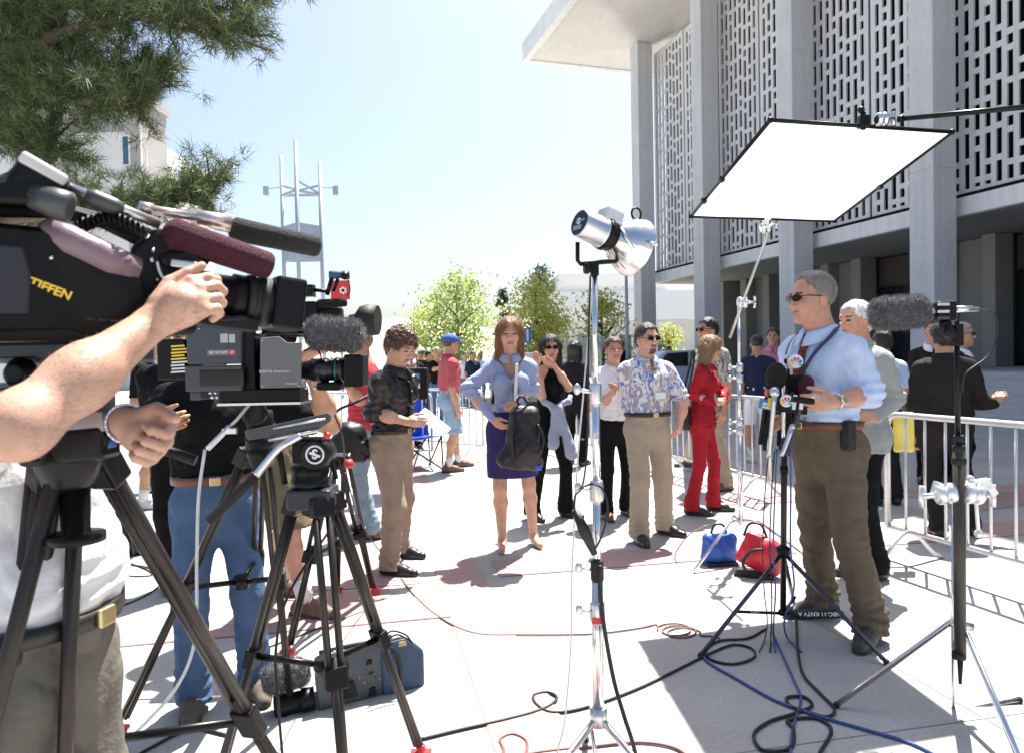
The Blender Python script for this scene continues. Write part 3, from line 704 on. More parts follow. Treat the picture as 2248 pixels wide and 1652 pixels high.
def person(label, foot, head_py, face=0.0, H=None, skin=SK_FAIR, sex='m', bw=1.0, belly=0.0, look=(0, 0), lean=(0, 0), hipx=0.0,
           feet=None, R=None, L=None, rcurl=.5, lcurl=.5, rthumb=None, lthumb=None,
           top=None, bot=None, shoes=None, hair=None, q=1, extras=(), group=None, knee=None, sh=None):
    """foot: pixel of the ground point between the feet; head_py: pixel row of the top of the head. R/L arms: [(px,py,dY) elbow, wrist, fingertips]"""
    g = gnd(*foot); Y0 = g.y
    if H is None: H = at(foot[0], head_py, Y0).z
    s = H/1.75; phi = pi+radians(face); Rm = Matrix.Rotation(phi, 3, 'Z'); Ri = Rm.transposed()
    def w2l(p): return Ri @ (Vector(p)-g)
    def pix(px, py, dY): return w2l(at(px, py, Y0+dY))
    fem = sex == 'f'
    h = {0: .017, 1: .0115, 2: .0088, 3: .007}[q]; hf = {0: .010, 1: .0062, 2: .0045, 3: .005}[q]
    S = lambda x, y, z: Vector((x, y, z))*s
    lx, ly = lean
    hpx, hpy = hipx if isinstance(hipx, tuple) else (hipx, 0)
    def T(x, y, z):   # torso point with lean
        t = max(0, (z-.95)/.5); return Vector((x*s+lx*t+hpx, y*s+ly*t+hpy, z*s))
    shw = (.152 if fem else .174)*bw**.6 if sh is None else sh
    pel = T(0, 0, .93); wai = T(0, .0, 1.09); che = T(0, -.005, 1.28); shc = T(0, -.01, 1.415)
    nb = T(0, -.02, 1.44); ratio = 1.38
    # --- head frame
    yaw, pit = radians(look[0]), radians(look[1])
    Hd = Matrix.Rotation(yaw, 3, 'Z') @ Matrix.Rotation(pit, 3, 'X')
    hc = T(0, .025, 1.626)+Vector((0, 0, 0)) + Hd @ Vector((0, .0, 0))
    hs = s*(1.05 if not fem else 1.0)
    def hp(x, y, z): return hc + Hd @ (Vector((x, y, z))*hs)
    def he(c, r, k, sub=False): return ('s' if sub else 'e', hp(*c), tuple(x*hs for x in r), k*hs, [list(row) for row in Hd])
    head = [he((0, -.012, .035), (.074, .096, .084), .02), he((0, .020, -.022), (.062, .073, .092), .03), he((0, .036, -.072), (.046, .046, .036), .02),
            he((0, .070, -.098), (.022, .019, .017), .02), he((.037, .054, -.028), (.026, .025, .027), .02), he((-.037, .054, -.028), (.026, .025, .027), .02),
            ('c', hp(-.034, .079, .024), hp(.034, .079, .024), .0125*hs, .0125*hs, .014)]
    for x in (.030, -.030): head.append(he((x, .099, .004), (.018, .016, .011), .008, True))
    head += [('c', hp(0, .086, .014), hp(0, .110, -.027), .0085*hs, .0125*hs, .010), he((.011, .097, -.033), (.009, .010, .008), .008), he((-.011, .097, -.033), (.009, .010, .008), .008),
             he((0, .0885, -.060), (.023, .0105, .0055), .006), he((0, .0865, -.0705), (.020, .0105, .006), .006)]
    for x in (.030, -.030): head.append(he((x, .0735, .004), (.0125, .0125, .0125), .002))
    for x in (.076, -.076): head.append(he((x, -.006, -.012), (.009, .020, .031), .008))
    head += [('c', hp(0, -.02, -.06), nb, (.050 if fem else .060)*s, (.056 if fem else .068)*s, .03), ('c', hp(0, .0, -.085), nb+Vector((0, .01, 0)), .045*s, .05*s, .03)]
    # --- torso
    def torso(off=0.0, bel=belly):
        w = bw
        P = [('c', pel+Vector((0, 0, -.02)), wai, (.146 if not fem else .158)*s*w+off, (.138 if not fem else .112)*s*w+off, .05, ratio),
             ('c', wai, che, (.138 if not fem else .112)*s*w+off, (.150 if not fem else .126)*s*w+off, .06, ratio),
             ('c', che, T(0, -.01, 1.355), (.150 if not fem else .126)*s*w+off, (.112 if not fem else .095)*s*w+off, .05, ratio),
             ('c', T(-shw+.03, -.01, 1.372), T(shw-.03, -.01, 1.372), .052*s+off, .052*s+off, .05),
             ('c', T(-.115, -.018, 1.392), T(-.035, -.025, 1.455), .040*s+off*.7, .046*s+off*.3, .05),
             ('c', T(.115, -.018, 1.392), T(.035, -.025, 1.455), .040*s+off*.7, .046*s+off*.3, .05)]
        if bel: P.append(('e', T(0, .06, 1.10), (.12*s*w+off, (.07+bel)*s+off, .13*s), .06))
        if fem:
            for x in (-.068, .068): P.append(('e', T(x, .085, 1.265), (.062*s+off, .058*s+off, .062*s+off), .04))
        else:
            P.append(('e', T(0, .06, 1.30), (.125*s*w+off, .062*s+off, .085*s), .06))
        P += [('e', T(.075, -.06, .90), (.076*s+off, .078*s+off, .085*s+off), .05), ('e', T(-.075, -.06, .90), (.076*s+off, .078*s+off, .085*s+off), .05)]
        return P
    # --- arms
    arms = {}
    for sd_, spec in ((1, R), (-1, L)):
        shp = T(sd_*(shw), -.01, 1.370)
        if spec is None:
            el = shp+S(sd_*.05, -.03, -.295); wr = el+S(sd_*.0, .06, -.25); tip = wr+S(-sd_*.01, .05, -.17)
        else:
            el, wr, tip = [pix(*p) if isinstance(p, tuple) else Vector(p) for p in spec]
        arms[sd_] = (shp, el, wr, tip)
    ua, fa, wrr = (.050, .041, .026) if not fem else (.041, .034, .0215)
    armP = {}
    for sd_, (a, b, c, t) in arms.items():
        th = (rthumb if sd_ == 1 else lthumb) or (Vector((-sd_*.4, .8, .5)))
        sv_ = (top or {}).get('sleeve', 0); sv_ = sv_[0 if sd_ == 1 else 1] if isinstance(sv_, tuple) else sv_
        ku = .78 if sv_ >= 1 else 1.0; kf = .8 if sv_ >= 1.9 else 1.0
        P = [('c', a, b, ua*1.12*s*ku, ua*.86*s*ku, .03), ('c', b, b.lerp(c, .45), fa*1.0*s*kf, fa*1.02*s, .03), ('c', b.lerp(c, .4), c, fa*1.02*s, wrr*s, .03)]
        P += hand_prims(c, t-c, th, sd_, s*(.97 if not fem else .88), rcurl if sd_ == 1 else lcurl)
        armP[sd_] = P
    # --- legs
    if feet is None: ft = [(.10*s, 0.0, 10), (-.10*s, 0.0, -10)]
    else:
        ft = []
        for (fx, fy, ta) in feet:
            p = w2l(gnd(fx, fy)); ft.append((p.x, p.y, ta))
    legP = []; legs = []
    for sd_, (fx, fy, ta) in zip((1, -1), ft):
        hip = T(sd_*.088*bw**.5, 0, .90); an = Vector((fx, fy-.02*s, .085*s))
        kn = ik(hip, an, .419*s, .409*s, knee or (sd_*.15, 1, 0)); legs.append((hip, kn, an, radians(ta)))
        tr, kr, ar = (.083, .056, .036) if not fem else (.080, .050, .031)
        if bot and bot['kind'] == 'pants': tr, kr, ar = tr*.8, kr*.72, ar*.8
        cb = kn.lerp(an, .3)+Vector((0, -.018*s, 0))
        legP += [('c', hip, kn, tr*s, kr*s, .04), ('c', kn, cb, kr*.95*s, kr*1.02*s, .03), ('c', cb, an, kr*1.0*s, ar*s, .03)]
        fd = Vector((-sin(radians(-ta)), cos(radians(ta)), 0)); legP.append(('c', an+Vector((0, 0, -.03*s)), an+fd*.15*s+Vector((0, 0, -.055*s)), .036*s, .024*s, .03))
    # --- body mesh
    body = head+torso(-.020)+armP[1]+armP[-1]+legP
    zf = [(hc.z-.15*s, hc.z+.14*s, hf)]; xf = [(hc.x-.11*s, hc.x+.11*s, hf)]; yf = [(hc.y-.12*s, hc.y+.14*s, hf)]
    if q >= 1:
        for sd_ in (1, -1):
            a, b, c, t = arms[sd_]; mid = c.lerp(t, .5); hh_ = {1: .006, 2: .0042, 3: .0026}[q]
            xf.append((mid.x-.11*s, mid.x+.11*s, hh_)); yf.append((mid.y-.11*s, mid.y+.11*s, hh_)); zf.append((mid.z-.11*s, mid.z+.11*s, hh_))
    P, F = sdf_mesh(body, h*1.25, (xf, yf, zf))
    fc = P[F].mean(1); lc = (fc-np.array(hc))@np.array(Hd)/hs; ax = np.abs(lc[:, 0])
    mi = np.zeros(len(F), int)
    mi[(ax < .024) & (lc[:, 1] > .07) & (lc[:, 2] < -.054) & (lc[:, 2] > -.077)] = 1
    mi[(np.abs(ax-.031) < .016) & (lc[:, 1] > .066) & (np.abs(lc[:, 2]-.026) < .0036)] = 2
    mi[(np.abs(ax-.030) < .0125) & (lc[:, 1] > .066) & (np.abs(lc[:, 2]-.004) < .0058)] = 3
    hm = hair[1] if hair else H_BROWN
    if 'goatee' in extras:
        mi[(ax < .026) & (lc[:, 1] > .05) & (lc[:, 2] < -.077) & (lc[:, 2] > -.115)] = 2; mi[(ax < .026) & (lc[:, 1] > .07) & (lc[:, 2] < -.044) & (lc[:, 2] > -.053)] = 2
    me = np_mesh('person', P, F, True, mi)
    o = link('person', me, [skin, M_LIP if fem else mat('lip_m', (.40, .17, .14), .5), (H_DARK if hm is H_DARK else mat('brow_brown', (.10, .065, .045), .8)), M_EYE], loc=g, rot=(0, 0, phi)); tag(o, label, 'person', group)
    # --- trousers / shorts / skirt
    if bot:
        kind, bm = bot['kind'], bot['mat']; off = bot.get('off', .016)*.6; wz = bot.get('waist', 1.05)*s
        tl = lambda z: z
        if kind == 'skirt':
            hz = bot['hem']*s
            PP = torso(off)[:1]+torso(off)[-2:]+[('c', pel, Vector((pel.x, .01, hz+.1*s)), .165*s*bw+off, .165*s*bw+off, .06, 1.25), ('c', Vector((pel.x, .01, hz+.1*s)), Vector((pel.x, .02, hz-.06*s)), .165*s*bw+off, .172*s*bw+off, .05, 1.2)]
            for hip, kn, an, ta in legs: PP.append(('c', hip, kn, .095*s, .075*s, .06))
            hem = hz
        else:
            PP = [p_ for p_ in torso(off) if p_[0] == 'c'][:2]+torso(off)[-2:]; PP += ([torso(off)[6]] if belly else []); hem = (bot.get('hem', .045))*s; rb = bot.get('cuff', .074 if not fem else .066)*.93; rk = bot.get('knee', .073 if not fem else .064)*.93
            for hip, kn, an, ta in legs:
                PP += [('c', hip, kn, .086*s*bw**.5+off*.6, rk*s, .05)]
                if kind == 'pants':
                    PP += [('c', kn, an+Vector((0, -.01*s, 0)), rk*s, rb*s*.92, .03), ('c', an+Vector((0, -.01*s, .05*s)), an+Vector((0, .02*s, -.06*s)), rb*s*.90, rb*s, .03)]
                else: PP += [('c', kn, kn.lerp(an, .25), rk*s*1.02, rk*s*1.06, .03)]
        Pm, Fm = sdf_mesh(PP, h, post=cloth_post(bot.get('amp', .007)*s, hem, wz, seed=int(abs(foot[0])) % 97, style='skirt' if kind == 'skirt' else 'pants', q=q, bunch=None if kind == 'skirt' else [(an.x, an.y, an.z+.04*s, .11, .38) for _h, _k, an, _t in legs]+[(_k.x, _k.y-.03, _k.z-.02, .09, .14) for _h, _k, an, _t in legs]))
        link({'skirt': 'skirt', 'pants': 'trousers', 'shorts': 'shorts'}[kind], np_mesh('bottom', Pm, Fm), bm, o)
        if bot.get('belt'):
            mb = MB(); zb = wz-.022*s; n = 36; pts = []; c_ = T(0, 0, zb/s)
            rg = Pm[np.abs(Pm[:, 2]-zb) < .022]; an_ = np.arctan2(rg[:, 0]-c_.x, rg[:, 1]-c_.y); rd_ = np.hypot(rg[:, 0]-c_.x, rg[:, 1]-c_.y)
            rr_ = []
            for i in range(n+1):
                t = 2*pi*i/n; dt = np.abs((an_-t+pi) % (2*pi)-pi); k_ = dt < .22; rr_.append((rd_[k_].max() if k_.any() else .15*s))
            rr_ = np.array(rr_[:-1]); rr_ = (np.roll(rr_, 1)+rr_*2+np.roll(rr_, -1))/4
            for i in range(n+1):
                t = 2*pi*i/n; r_ = rr_[i % n]+.004; pts.append((c_.x+sin(t)*r_, c_.y+cos(t)*r_, zb))
            v = []; f = []
            for i in range(n):
                x, y, z = pts[i]; v += [(x, y, z-.017), (x, y, z+.017)]
            for i in range(n): j = (i+1) % n; f.append((2*i, 2*j, 2*j+1, 2*i+1))
            mb.add(v, f, True); b_ = obj('belt', mb, bot['belt'], o); sm = b_.modifiers.new('t', 'SOLIDIFY'); sm.thickness = .012; sm.offset = 0
            mb = MB(); x, y, z = pts[0]; mb.box((x, y+.010, z), (.045, .012, .036)); obj('buckle', mb, mat('brass', (.6, .48, .25), .3, .9), b_, bevel=.004)
    # --- top
    if top:
        off = top.get('off', .012)*.62; slv = top.get('sleeve', .5); hem = top.get('hem', .96); tm = top['mat']
        PP = torso(off)[:-2]
        if hem < .93: PP += torso(off)[-2:]+[('c', pel, Vector((pel.x, 0, (hem-.05)*s)), (.165*bw)*s+off, (.170*bw)*s+off, .05, ratio)]
        for sd_, (a, b, c, t) in arms.items():
            sv = slv[0 if sd_ == 1 else 1] if isinstance(slv, tuple) else slv
            lo = top.get('loose', .016)*.62
            if sv > 0:
                e = a.lerp(b, min(sv, 1)); PP.append(('c', a, e, (ua*1.12)*s+lo, (ua*.95)*s+lo*(1.2 if sv < 1 else 1.0), .04))
            if sv > 1:
                e = b.lerp(c, min(sv-1, 1)); PP.append(('c', b, e, (fa)*s+lo*1.1, (wrr+(fa-wrr)*(2-min(sv, 2)))*s+lo*.9, .035))
        ex = None
        vn = top.get('vneck')
        def ex(D, X, Yg, Z, vn=vn):
            nz = T(0, 0, 1.468).z
            D = np.maximum(D, Z-nz-.0*X)
            if vn:  # open neck at the front
                cx = T(0, 0, 1.42); wv = np.clip((Z-(vn*s))*top.get('vw', .55), 0, .09)
                D = np.maximum(D, np.where(Yg > cx.y+.02, wv-np.abs(X-cx.x), -1))
            if top.get('halter'):
                cx = T(0, 0, 1.30); ww = np.clip(.155-(Z/s-1.25)*.62, .05, .3)*s; D = np.maximum(D, np.abs(X-cx.x)-ww)
            return D
        Pm, Fm = sdf_mesh(PP, h*.95, post=cloth_post(top.get('amp', .007)*s, hem*s, None, seed=int(abs(foot[0])+31) % 89, extra=ex, q=q, bunch=[(e_.x, e_.y, e_.z, .09, .5) for _a, e_, _w, _t in arms.values()]+[(T(0, 0, hem).x, T(0, 0, hem).y+.08, hem*s+.05, .16, .3)]))
        tn = top.get('name', 'shirt'); to = link(tn, np_mesh(tn, Pm, Fm), tm, o)
        if q >= 1 and top.get('collar') and top.get('placket', True):
            cx = T(0, 0, 1.2).x; sel_ = (np.abs(Pm[:, 0]-T(0, 0, 1.2).x) < .02) & (Pm[:, 1] > T(0, 0, 1.2).y)
            zz = np.arange(hem*s+.02, (vn or 1.42)*s-.0, .035); pts_ = []
            for z_ in zz:
                mm = sel_ & (np.abs(Pm[:, 2]-z_) < .02)
                if mm.sum() > 2: pts_.append((T(0, 0, z_/s).x, Pm[mm, 1].max()+.0025, z_))
            if len(pts_) > 3:
                v = []; f = []
                for x_, y_, z_ in pts_: v += [(x_-.013*s, y_-.002, z_), (x_+.013*s, y_, z_)]
                for i in range(len(pts_)-1): f.append((2*i, 2*i+1, 2*i+3, 2*i+2))
                mb = MB(); mb.add(v, f, True); pk = obj('placket', mb, tm, to); sm = pk.modifiers.new('t', 'SOLIDIFY'); sm.thickness = .003
                for x_, y_, z_ in pts_[1::3]:
                    mb = MB(); mb.ball((x_, y_+.003, z_), (.0055, .003, .0055), 8); obj('button', mb, mat('button_pale', (.55, .54, .52), .3) if top.get('name') != 'jacket' else M_EYE, pk)
        if top.get('collar'):
            mb = MB(); v = []; f = []; cz = T(0, -.012, 1.46); k_ = (1.0 if not fem else .9)*s; jk = top.get('name') == 'jacket'
            op = top.get('open', .10 if not vn else .16)
            for i in range(21):
                t = -pi+op+(2*pi-2*op)*i/20; fr = (1-cos(t))/2      # fr 1 at the front
                fr = (1+cos(t+pi))/2
                cx, sy = sin(t), -cos(t)
                fv = max(0.0, sy)
                v += [(cz.x+cx*.074*k_, cz.y+.006+sy*.070*k_, cz.z+(.040-.026*fv)*k_), (cz.x+cx*.088*k_, cz.y+.006+sy*(.082+.012*fv)*k_, cz.z+(.030-.030*fv)*k_), (cz.x+cx*(.104)*k_, cz.y+.004+sy*(.094+.040*fv)*k_, cz.z-(.006+.058*fv)*k_)]
            for i in range(20): f += [(3*i, 3*i+1, 3*i+4, 3*i+3), (3*i+1, 3*i+2, 3*i+5, 3*i+4)]
            mb.add(v, f, True); c_ = obj('collar', mb, top['collar'] if top['collar'] is not True else tm, to); sm = c_.modifiers.new('t', 'SOLIDIFY'); sm.thickness = .005; sm.offset = 0
    # --- shoes
    if shoes:
        km, kind = shoes if isinstance(shoes, tuple) else (shoes, 'shoe')
        for hip, kn, an, ta in legs:
            fd = Vector((sin(ta), cos(ta), 0)); r0 = Vector((an.x, an.y, 0)); z = lambda p, zz: p+Vector((0, 0, zz*s))
            if kind == 'heel':
                PP = [('c', z(r0-fd*.03*s, .062), z(r0+fd*.06*s, .040), .026*s, .026*s, .02), ('c', z(r0+fd*.06*s, .035), z(r0+fd*.16*s, .018), .027*s, .016*s, .02), ('c', z(r0-fd*.045*s, .05), z(r0-fd*.05*s, .006), .016*s, .007*s, .01)]
            else:
                w = 1.0 if not fem else .85
                PP = [('c', z(r0-fd*.05*s, .036), z(r0+fd*.10*s, .030), .038*s*w, .043*s*w, .02), ('c', z(r0+fd*.08*s, .03), z(r0+fd*.185*s, .022), .043*s*w, .030*s*w, .03), ('c', z(r0-fd*.03*s, .05), z(r0, .095 if kind != 'boot' else .14), .040*s*w, .040*s*w, .03), ('c', z(r0+fd*.02*s, .07), z(r0+fd*.1*s, .04), .034*s*w, .034*s*w, .03)]
            Pm, Fm = sdf_mesh(PP, .0085 if q else .013, post=lambda D, X, Yg, Z: np.maximum(D, .002-Z))
            fz = Pm[Fm].mean(1)[:, 2]
            link('shoe', np_mesh('shoe', Pm, Fm, True, (fz < .022*s).astype(int)), [km, M_SOLE if km is not M_NUDE else M_NUDE], o)
            if q >= 1 and kind != 'heel' and km not in (M_BLKSHOE,):
                sdv = Vector((fd.y, -fd.x, 0)); sho = COL.objects[-1] if False else None
                mb = MB()
                for i in range(4):
                    c_ = r0+fd*(.035+.022*i)*s+Vector((0, 0, (.098-.012*i)*s if kind == 'boot' else (.094-.012*i)*s)); mb.tube([c_-sdv*.022*s-Vector((0, 0, .006)), c_+Vector((0, 0, .004)), c_+sdv*.022*s-Vector((0, 0, .006))], .0032*s, 5)
                tag(obj('laces', mb, mat('lace_pale', (.5, .47, .42), .8), o), kind='stuff')
                mb = MB(); ol = [(-.088, -.030), (-.094, 0), (-.088, .030), (-.02, .034), (.06, .046), (.14, .046), (.195, .030), (.214, 0), (.195, -.030), (.14, -.046), (.06, -.046), (-.02, -.034)]
                mb.prism([(a_*s, b_*s*(1.0 if not fem else .85)) for a_, b_ in ol], .002, .022*s, Matrix((fd, -sdv, Vector((0, 0, 1)))).transposed(), r0); obj('sole', mb, M_SOLE if km is not M_SNEAK else mat('sole_grey', (.3, .3, .3), .7), o, bevel=.005)
            if 'socks' in extras:
                mb = MB(); mb.tube([r0.lerp(an, 1)-Vector((0, 0, .0)), an+(kn-an).normalized()*.06, an+(kn-an).normalized()*.13*s], [.046*s, .047*s, .050*s], 14); obj('sock', mb, M_SOCK, o)
    # --- hair
    if hair:
        kind, hm = hair
        HdN = np.array(Hd); hcN = np.array(hc)
        def hl(X, Yg, Z):
            dx, dy, dz = X-hcN[0], Yg-hcN[1], Z-hcN[2]
            return ((HdN[0, 0]*dx+HdN[1, 0]*dy+HdN[2, 0]*dz)/hs, (HdN[0, 1]*dx+HdN[1, 1]*dy+HdN[2, 1]*dz)/hs, (HdN[0, 2]*dx+HdN[1, 2]*dy+HdN[2, 2]*dz)/hs)
        thick = {'short': .010, 'buzz': .006, 'curly': .024, 'long': .014, 'bob': .018, 'balding': .008, 'cap': .008, 'tie': .012}[kind]
        PP = [he((0, -.012, .035), (.074+thick, .096+thick, .084+thick*1.1), .02)]
        if kind != 'buzz' and kind != 'balding': PP += [he((0, -.045, -.01), (.066+thick*.8, .062+thick*.8, .07), .03)]
        if kind in ('long', 'bob'):
            ln = hair_len.get(label, -.20) if kind == 'long' else -.115
            for x in (.062, -.062, .05, -.05, 0.0):
                yb = -.01 if abs(x) > .06 else -.055
                PP.append(('c', hp(x, yb, .02), hp(x*1.25, yb-.015, ln), .045*hs, .036*hs if kind == 'long' else .038*hs, .03))
        fy = {'short': ([-.12, -.07, -.03, .0, .03, .07, .12], [-.07, -.06, -.035, .0, .022, .062, .074]), 'buzz': ([-.12, -.07, -.03, .02, .05, .12], [-.06, -.05, -.03, .01, .05, .08]),
              'balding': ([-.12, -.07, -.03, .02, .035, .06, .12], [-.07, -.06, -.04, .0, .06, .085, .2]), 'curly': ([-.12, -.07, -.03, .02, .07, .13], [-.085, -.07, -.04, .0, .045, .055]),
              'cap': ([-.12, -.03, .12], [-.06, -.03, .0]), 'tie': ([-.12, -.03, .02, .07, .12], [-.06, -.03, .02, .062, .075])}.get(kind)
        def post(D, X, Yg, Z):
            lx_, ly_, lz_ = hl(X, Yg, Z)
            if fy: D = np.maximum(D, (np.interp(ly_, fy[0], fy[1])-lz_+.012*np.sin(lx_*95+1)*np.sin(ly_*70)+(.012-.020*(np.abs(lx_)/.06)**2)*(ly_ > .03))*.8*hs)
            else:  # long hair: carve out the face
                k0 = np.sqrt((lx_/.060)**2+((ly_-.10)/.105)**2+((lz_+.028)/.098)**2); D = np.maximum(D, (1-k0)*.05)
                low = np.where(lz_ < -.10, (ly_-.03), -1)*hs; D = np.maximum(D, low)
            m = np.abs(D) < .03; ii = np.argwhere(m); P = np.stack([X.ravel()[ii[:, 0]], Yg.ravel()[ii[:, 1]], Z.ravel()[ii[:, 2]]], 1).astype(np.float32)
            if kind == 'curly': dn = .011*_vnoise(P*46, 5)+.006*_vnoise(P*90, 6)
            elif fy: dn = .0035*_vnoise(P*np.array([60, 60, 25], dtype=np.float32), 5)+.002*_vnoise(P*110, 4)
            else: dn = .0055*_vnoise(P*np.array([48, 48, 7], dtype=np.float32), 5)+.004*_vnoise(P*np.array([95, 95, 10], dtype=np.float32), 6)+.004*_vnoise(P*12, 9)
            D[m] += dn.astype(np.float32)
            return D
        Pm, Fm = sdf_mesh(PP, {0: .010, 1: .0065, 2: .005, 3: .006}[q], post=post)
        if len(Fm):
            ho = link('hair', np_mesh('hair', Pm, Fm), hm, o)
            if q >= 1 and kind != 'buzz':
                lng = kind in ('long', 'bob'); strands(ho, Pm, Fm, (4200 if lng else 2600) if q >= 2 else (2400 if lng else 1300), .075 if lng else (.022 if kind != 'curly' else .03), (0, -.15, -1) if lng else (0, -.8, -.45), strand_mat(hm), .0011 if q == 1 else .0008, .12 if lng else (.35 if kind != 'curly' else .9), int(foot[0]))
        if kind == 'tie':
            mb = MB(); mb.ball(hp(0, -.115, -.01), (.035*hs, .03*hs, .05*hs)); obj('hair_knot', mb, hm, o)
        if 'cap' in extras or 'whitecap' in extras or 'blackcap' in extras:
            cmn = mat('cap_blue', (.03, .10, .42), .8, bump=.3) if 'cap' in extras else (mat('cap_white', (.7, .7, .68), .8) if 'whitecap' in extras else mat('cap_black', (.012, .012, .014), .8))
            PP = [he((0, -.008, .045), (.086, .106, .084), .02)]
            def pc(D, X, Yg, Z):
                a_, b_, c_ = hl(X, Yg, Z); return np.maximum(D, (.030-.12*b_*.3-c_)*hs)
            Pm, Fm = sdf_mesh(PP, .008, post=pc); cp = link('cap', np_mesh('cap', Pm, Fm), cmn, o)
            mb = MB(); v = []; f = []
            for i in range(9):
                t = -1+i/4; v += [hp(.072*t, .07+.02*(1-t*t), .035), hp(.068*t, .105+.075*(1-t*t)**.7, .018+.012*(1-t*t))]
            for i in range(8): f.append((2*i, 2*i+1, 2*i+3, 2*i+2))
            mb.add(v, f, True); b_ = obj('brim', mb, cmn, cp); sm = b_.modifiers.new('t', 'SOLIDIFY'); sm.thickness = .005
    if 'shades' in extras or 'glasses' in extras:
        mb = MB()
        for x in (-.031, .031): mb.add([hp(x+.024*cos(t)*(1), .104-.010*abs(x+.024*cos(t))/.05, .004+.017*sin(t)) for t in np.linspace(0, 2*pi, 14, endpoint=False)], [tuple(range(14))])
        sg = obj('sunglasses', mb, M_LENS, o); sm = sg.modifiers.new('t', 'SOLIDIFY'); sm.thickness = .005*hs
        mb = MB()
        for x in (-1, 1): mb.tube([hp(x*.055, .098, .010), hp(x*.074, .07, .012), hp(x*.082, -.01, .004), hp(x*.08, -.02, -.01)], .0026*hs, 5)
        mb.tube([hp(-.010, .108, .010), hp(0, .112, .012), hp(.010, .108, .010)], .003*hs, 5); obj('frame', mb, mat('glasses_frame', (.03, .025, .02), .3, .4), sg)
    return dict(o=o, g=g, Y0=Y0, s=s, hp=hp, T=T, arms=arms, legs=legs, Rm=Rm, w2l=w2l, pix=pix)
hair_len = {}
def strand_mat(hm):
    nm = hm.name+'_strand'
    if nm in MATS: return MATS[nm]
    c = None
    for nd in hm.node_tree.nodes:
        if nd.type == 'MIX' and nd.data_type == 'RGBA': c = nd.inputs[6].default_value
    c = tuple(c)[:3] if c is not None else (.1, .08, .06)
    m = leaf_mat(nm, tuple(x*.55 for x in c), tuple(min(x*1.7+.01, .8) for x in c), .1); MATS[nm] = m; return m
def strands(parent, P, F, n, ln, down, m, wd=.0009, lift=.25, seed=1, sel=None):
    rs = np.random.default_rng(seed); A, B, C_, D_ = P[F[:, 0]], P[F[:, 1]], P[F[:, 2]], P[F[:, 3]]
    N = np.cross(C_-A, D_-B); ar = np.linalg.norm(N, axis=1)+1e-12; N = N/ar[:, None]; w = ar.copy()
    if sel is not None: w = w*sel((A+C_)/2)
    if w.sum() <= 0: return None
    k = rs.choice(len(F), n, p=w/w.sum()); u = rs.random((n, 1)); v = rs.random((n, 1)); c = A[k]*(1-u)*(1-v)+B[k]*u*(1-v)+C_[k]*u*v+D_[k]*(1-u)*v
    d = np.array(down, float)[None]+rs.normal(0, .35, (n, 3)); nk = N[k]; d = d-nk*(d*nk).sum(1)[:, None]; d /= np.linalg.norm(d, axis=1)[:, None]+1e-9
    sd_ = np.cross(d, nk); L_ = ln*rs.uniform(.5, 1.25, (n, 1)); t = c+d*L_+nk*L_*lift*rs.uniform(.1, 1.2, (n, 1)); c = c-nk*.001
    vv = np.stack([c-sd_*wd, c+sd_*wd, t], 1).reshape(-1, 3)
    return link('hair_strands', np_mesh('hair_strands', vv, np.arange(3*n).reshape(-1, 3), False), m, parent)
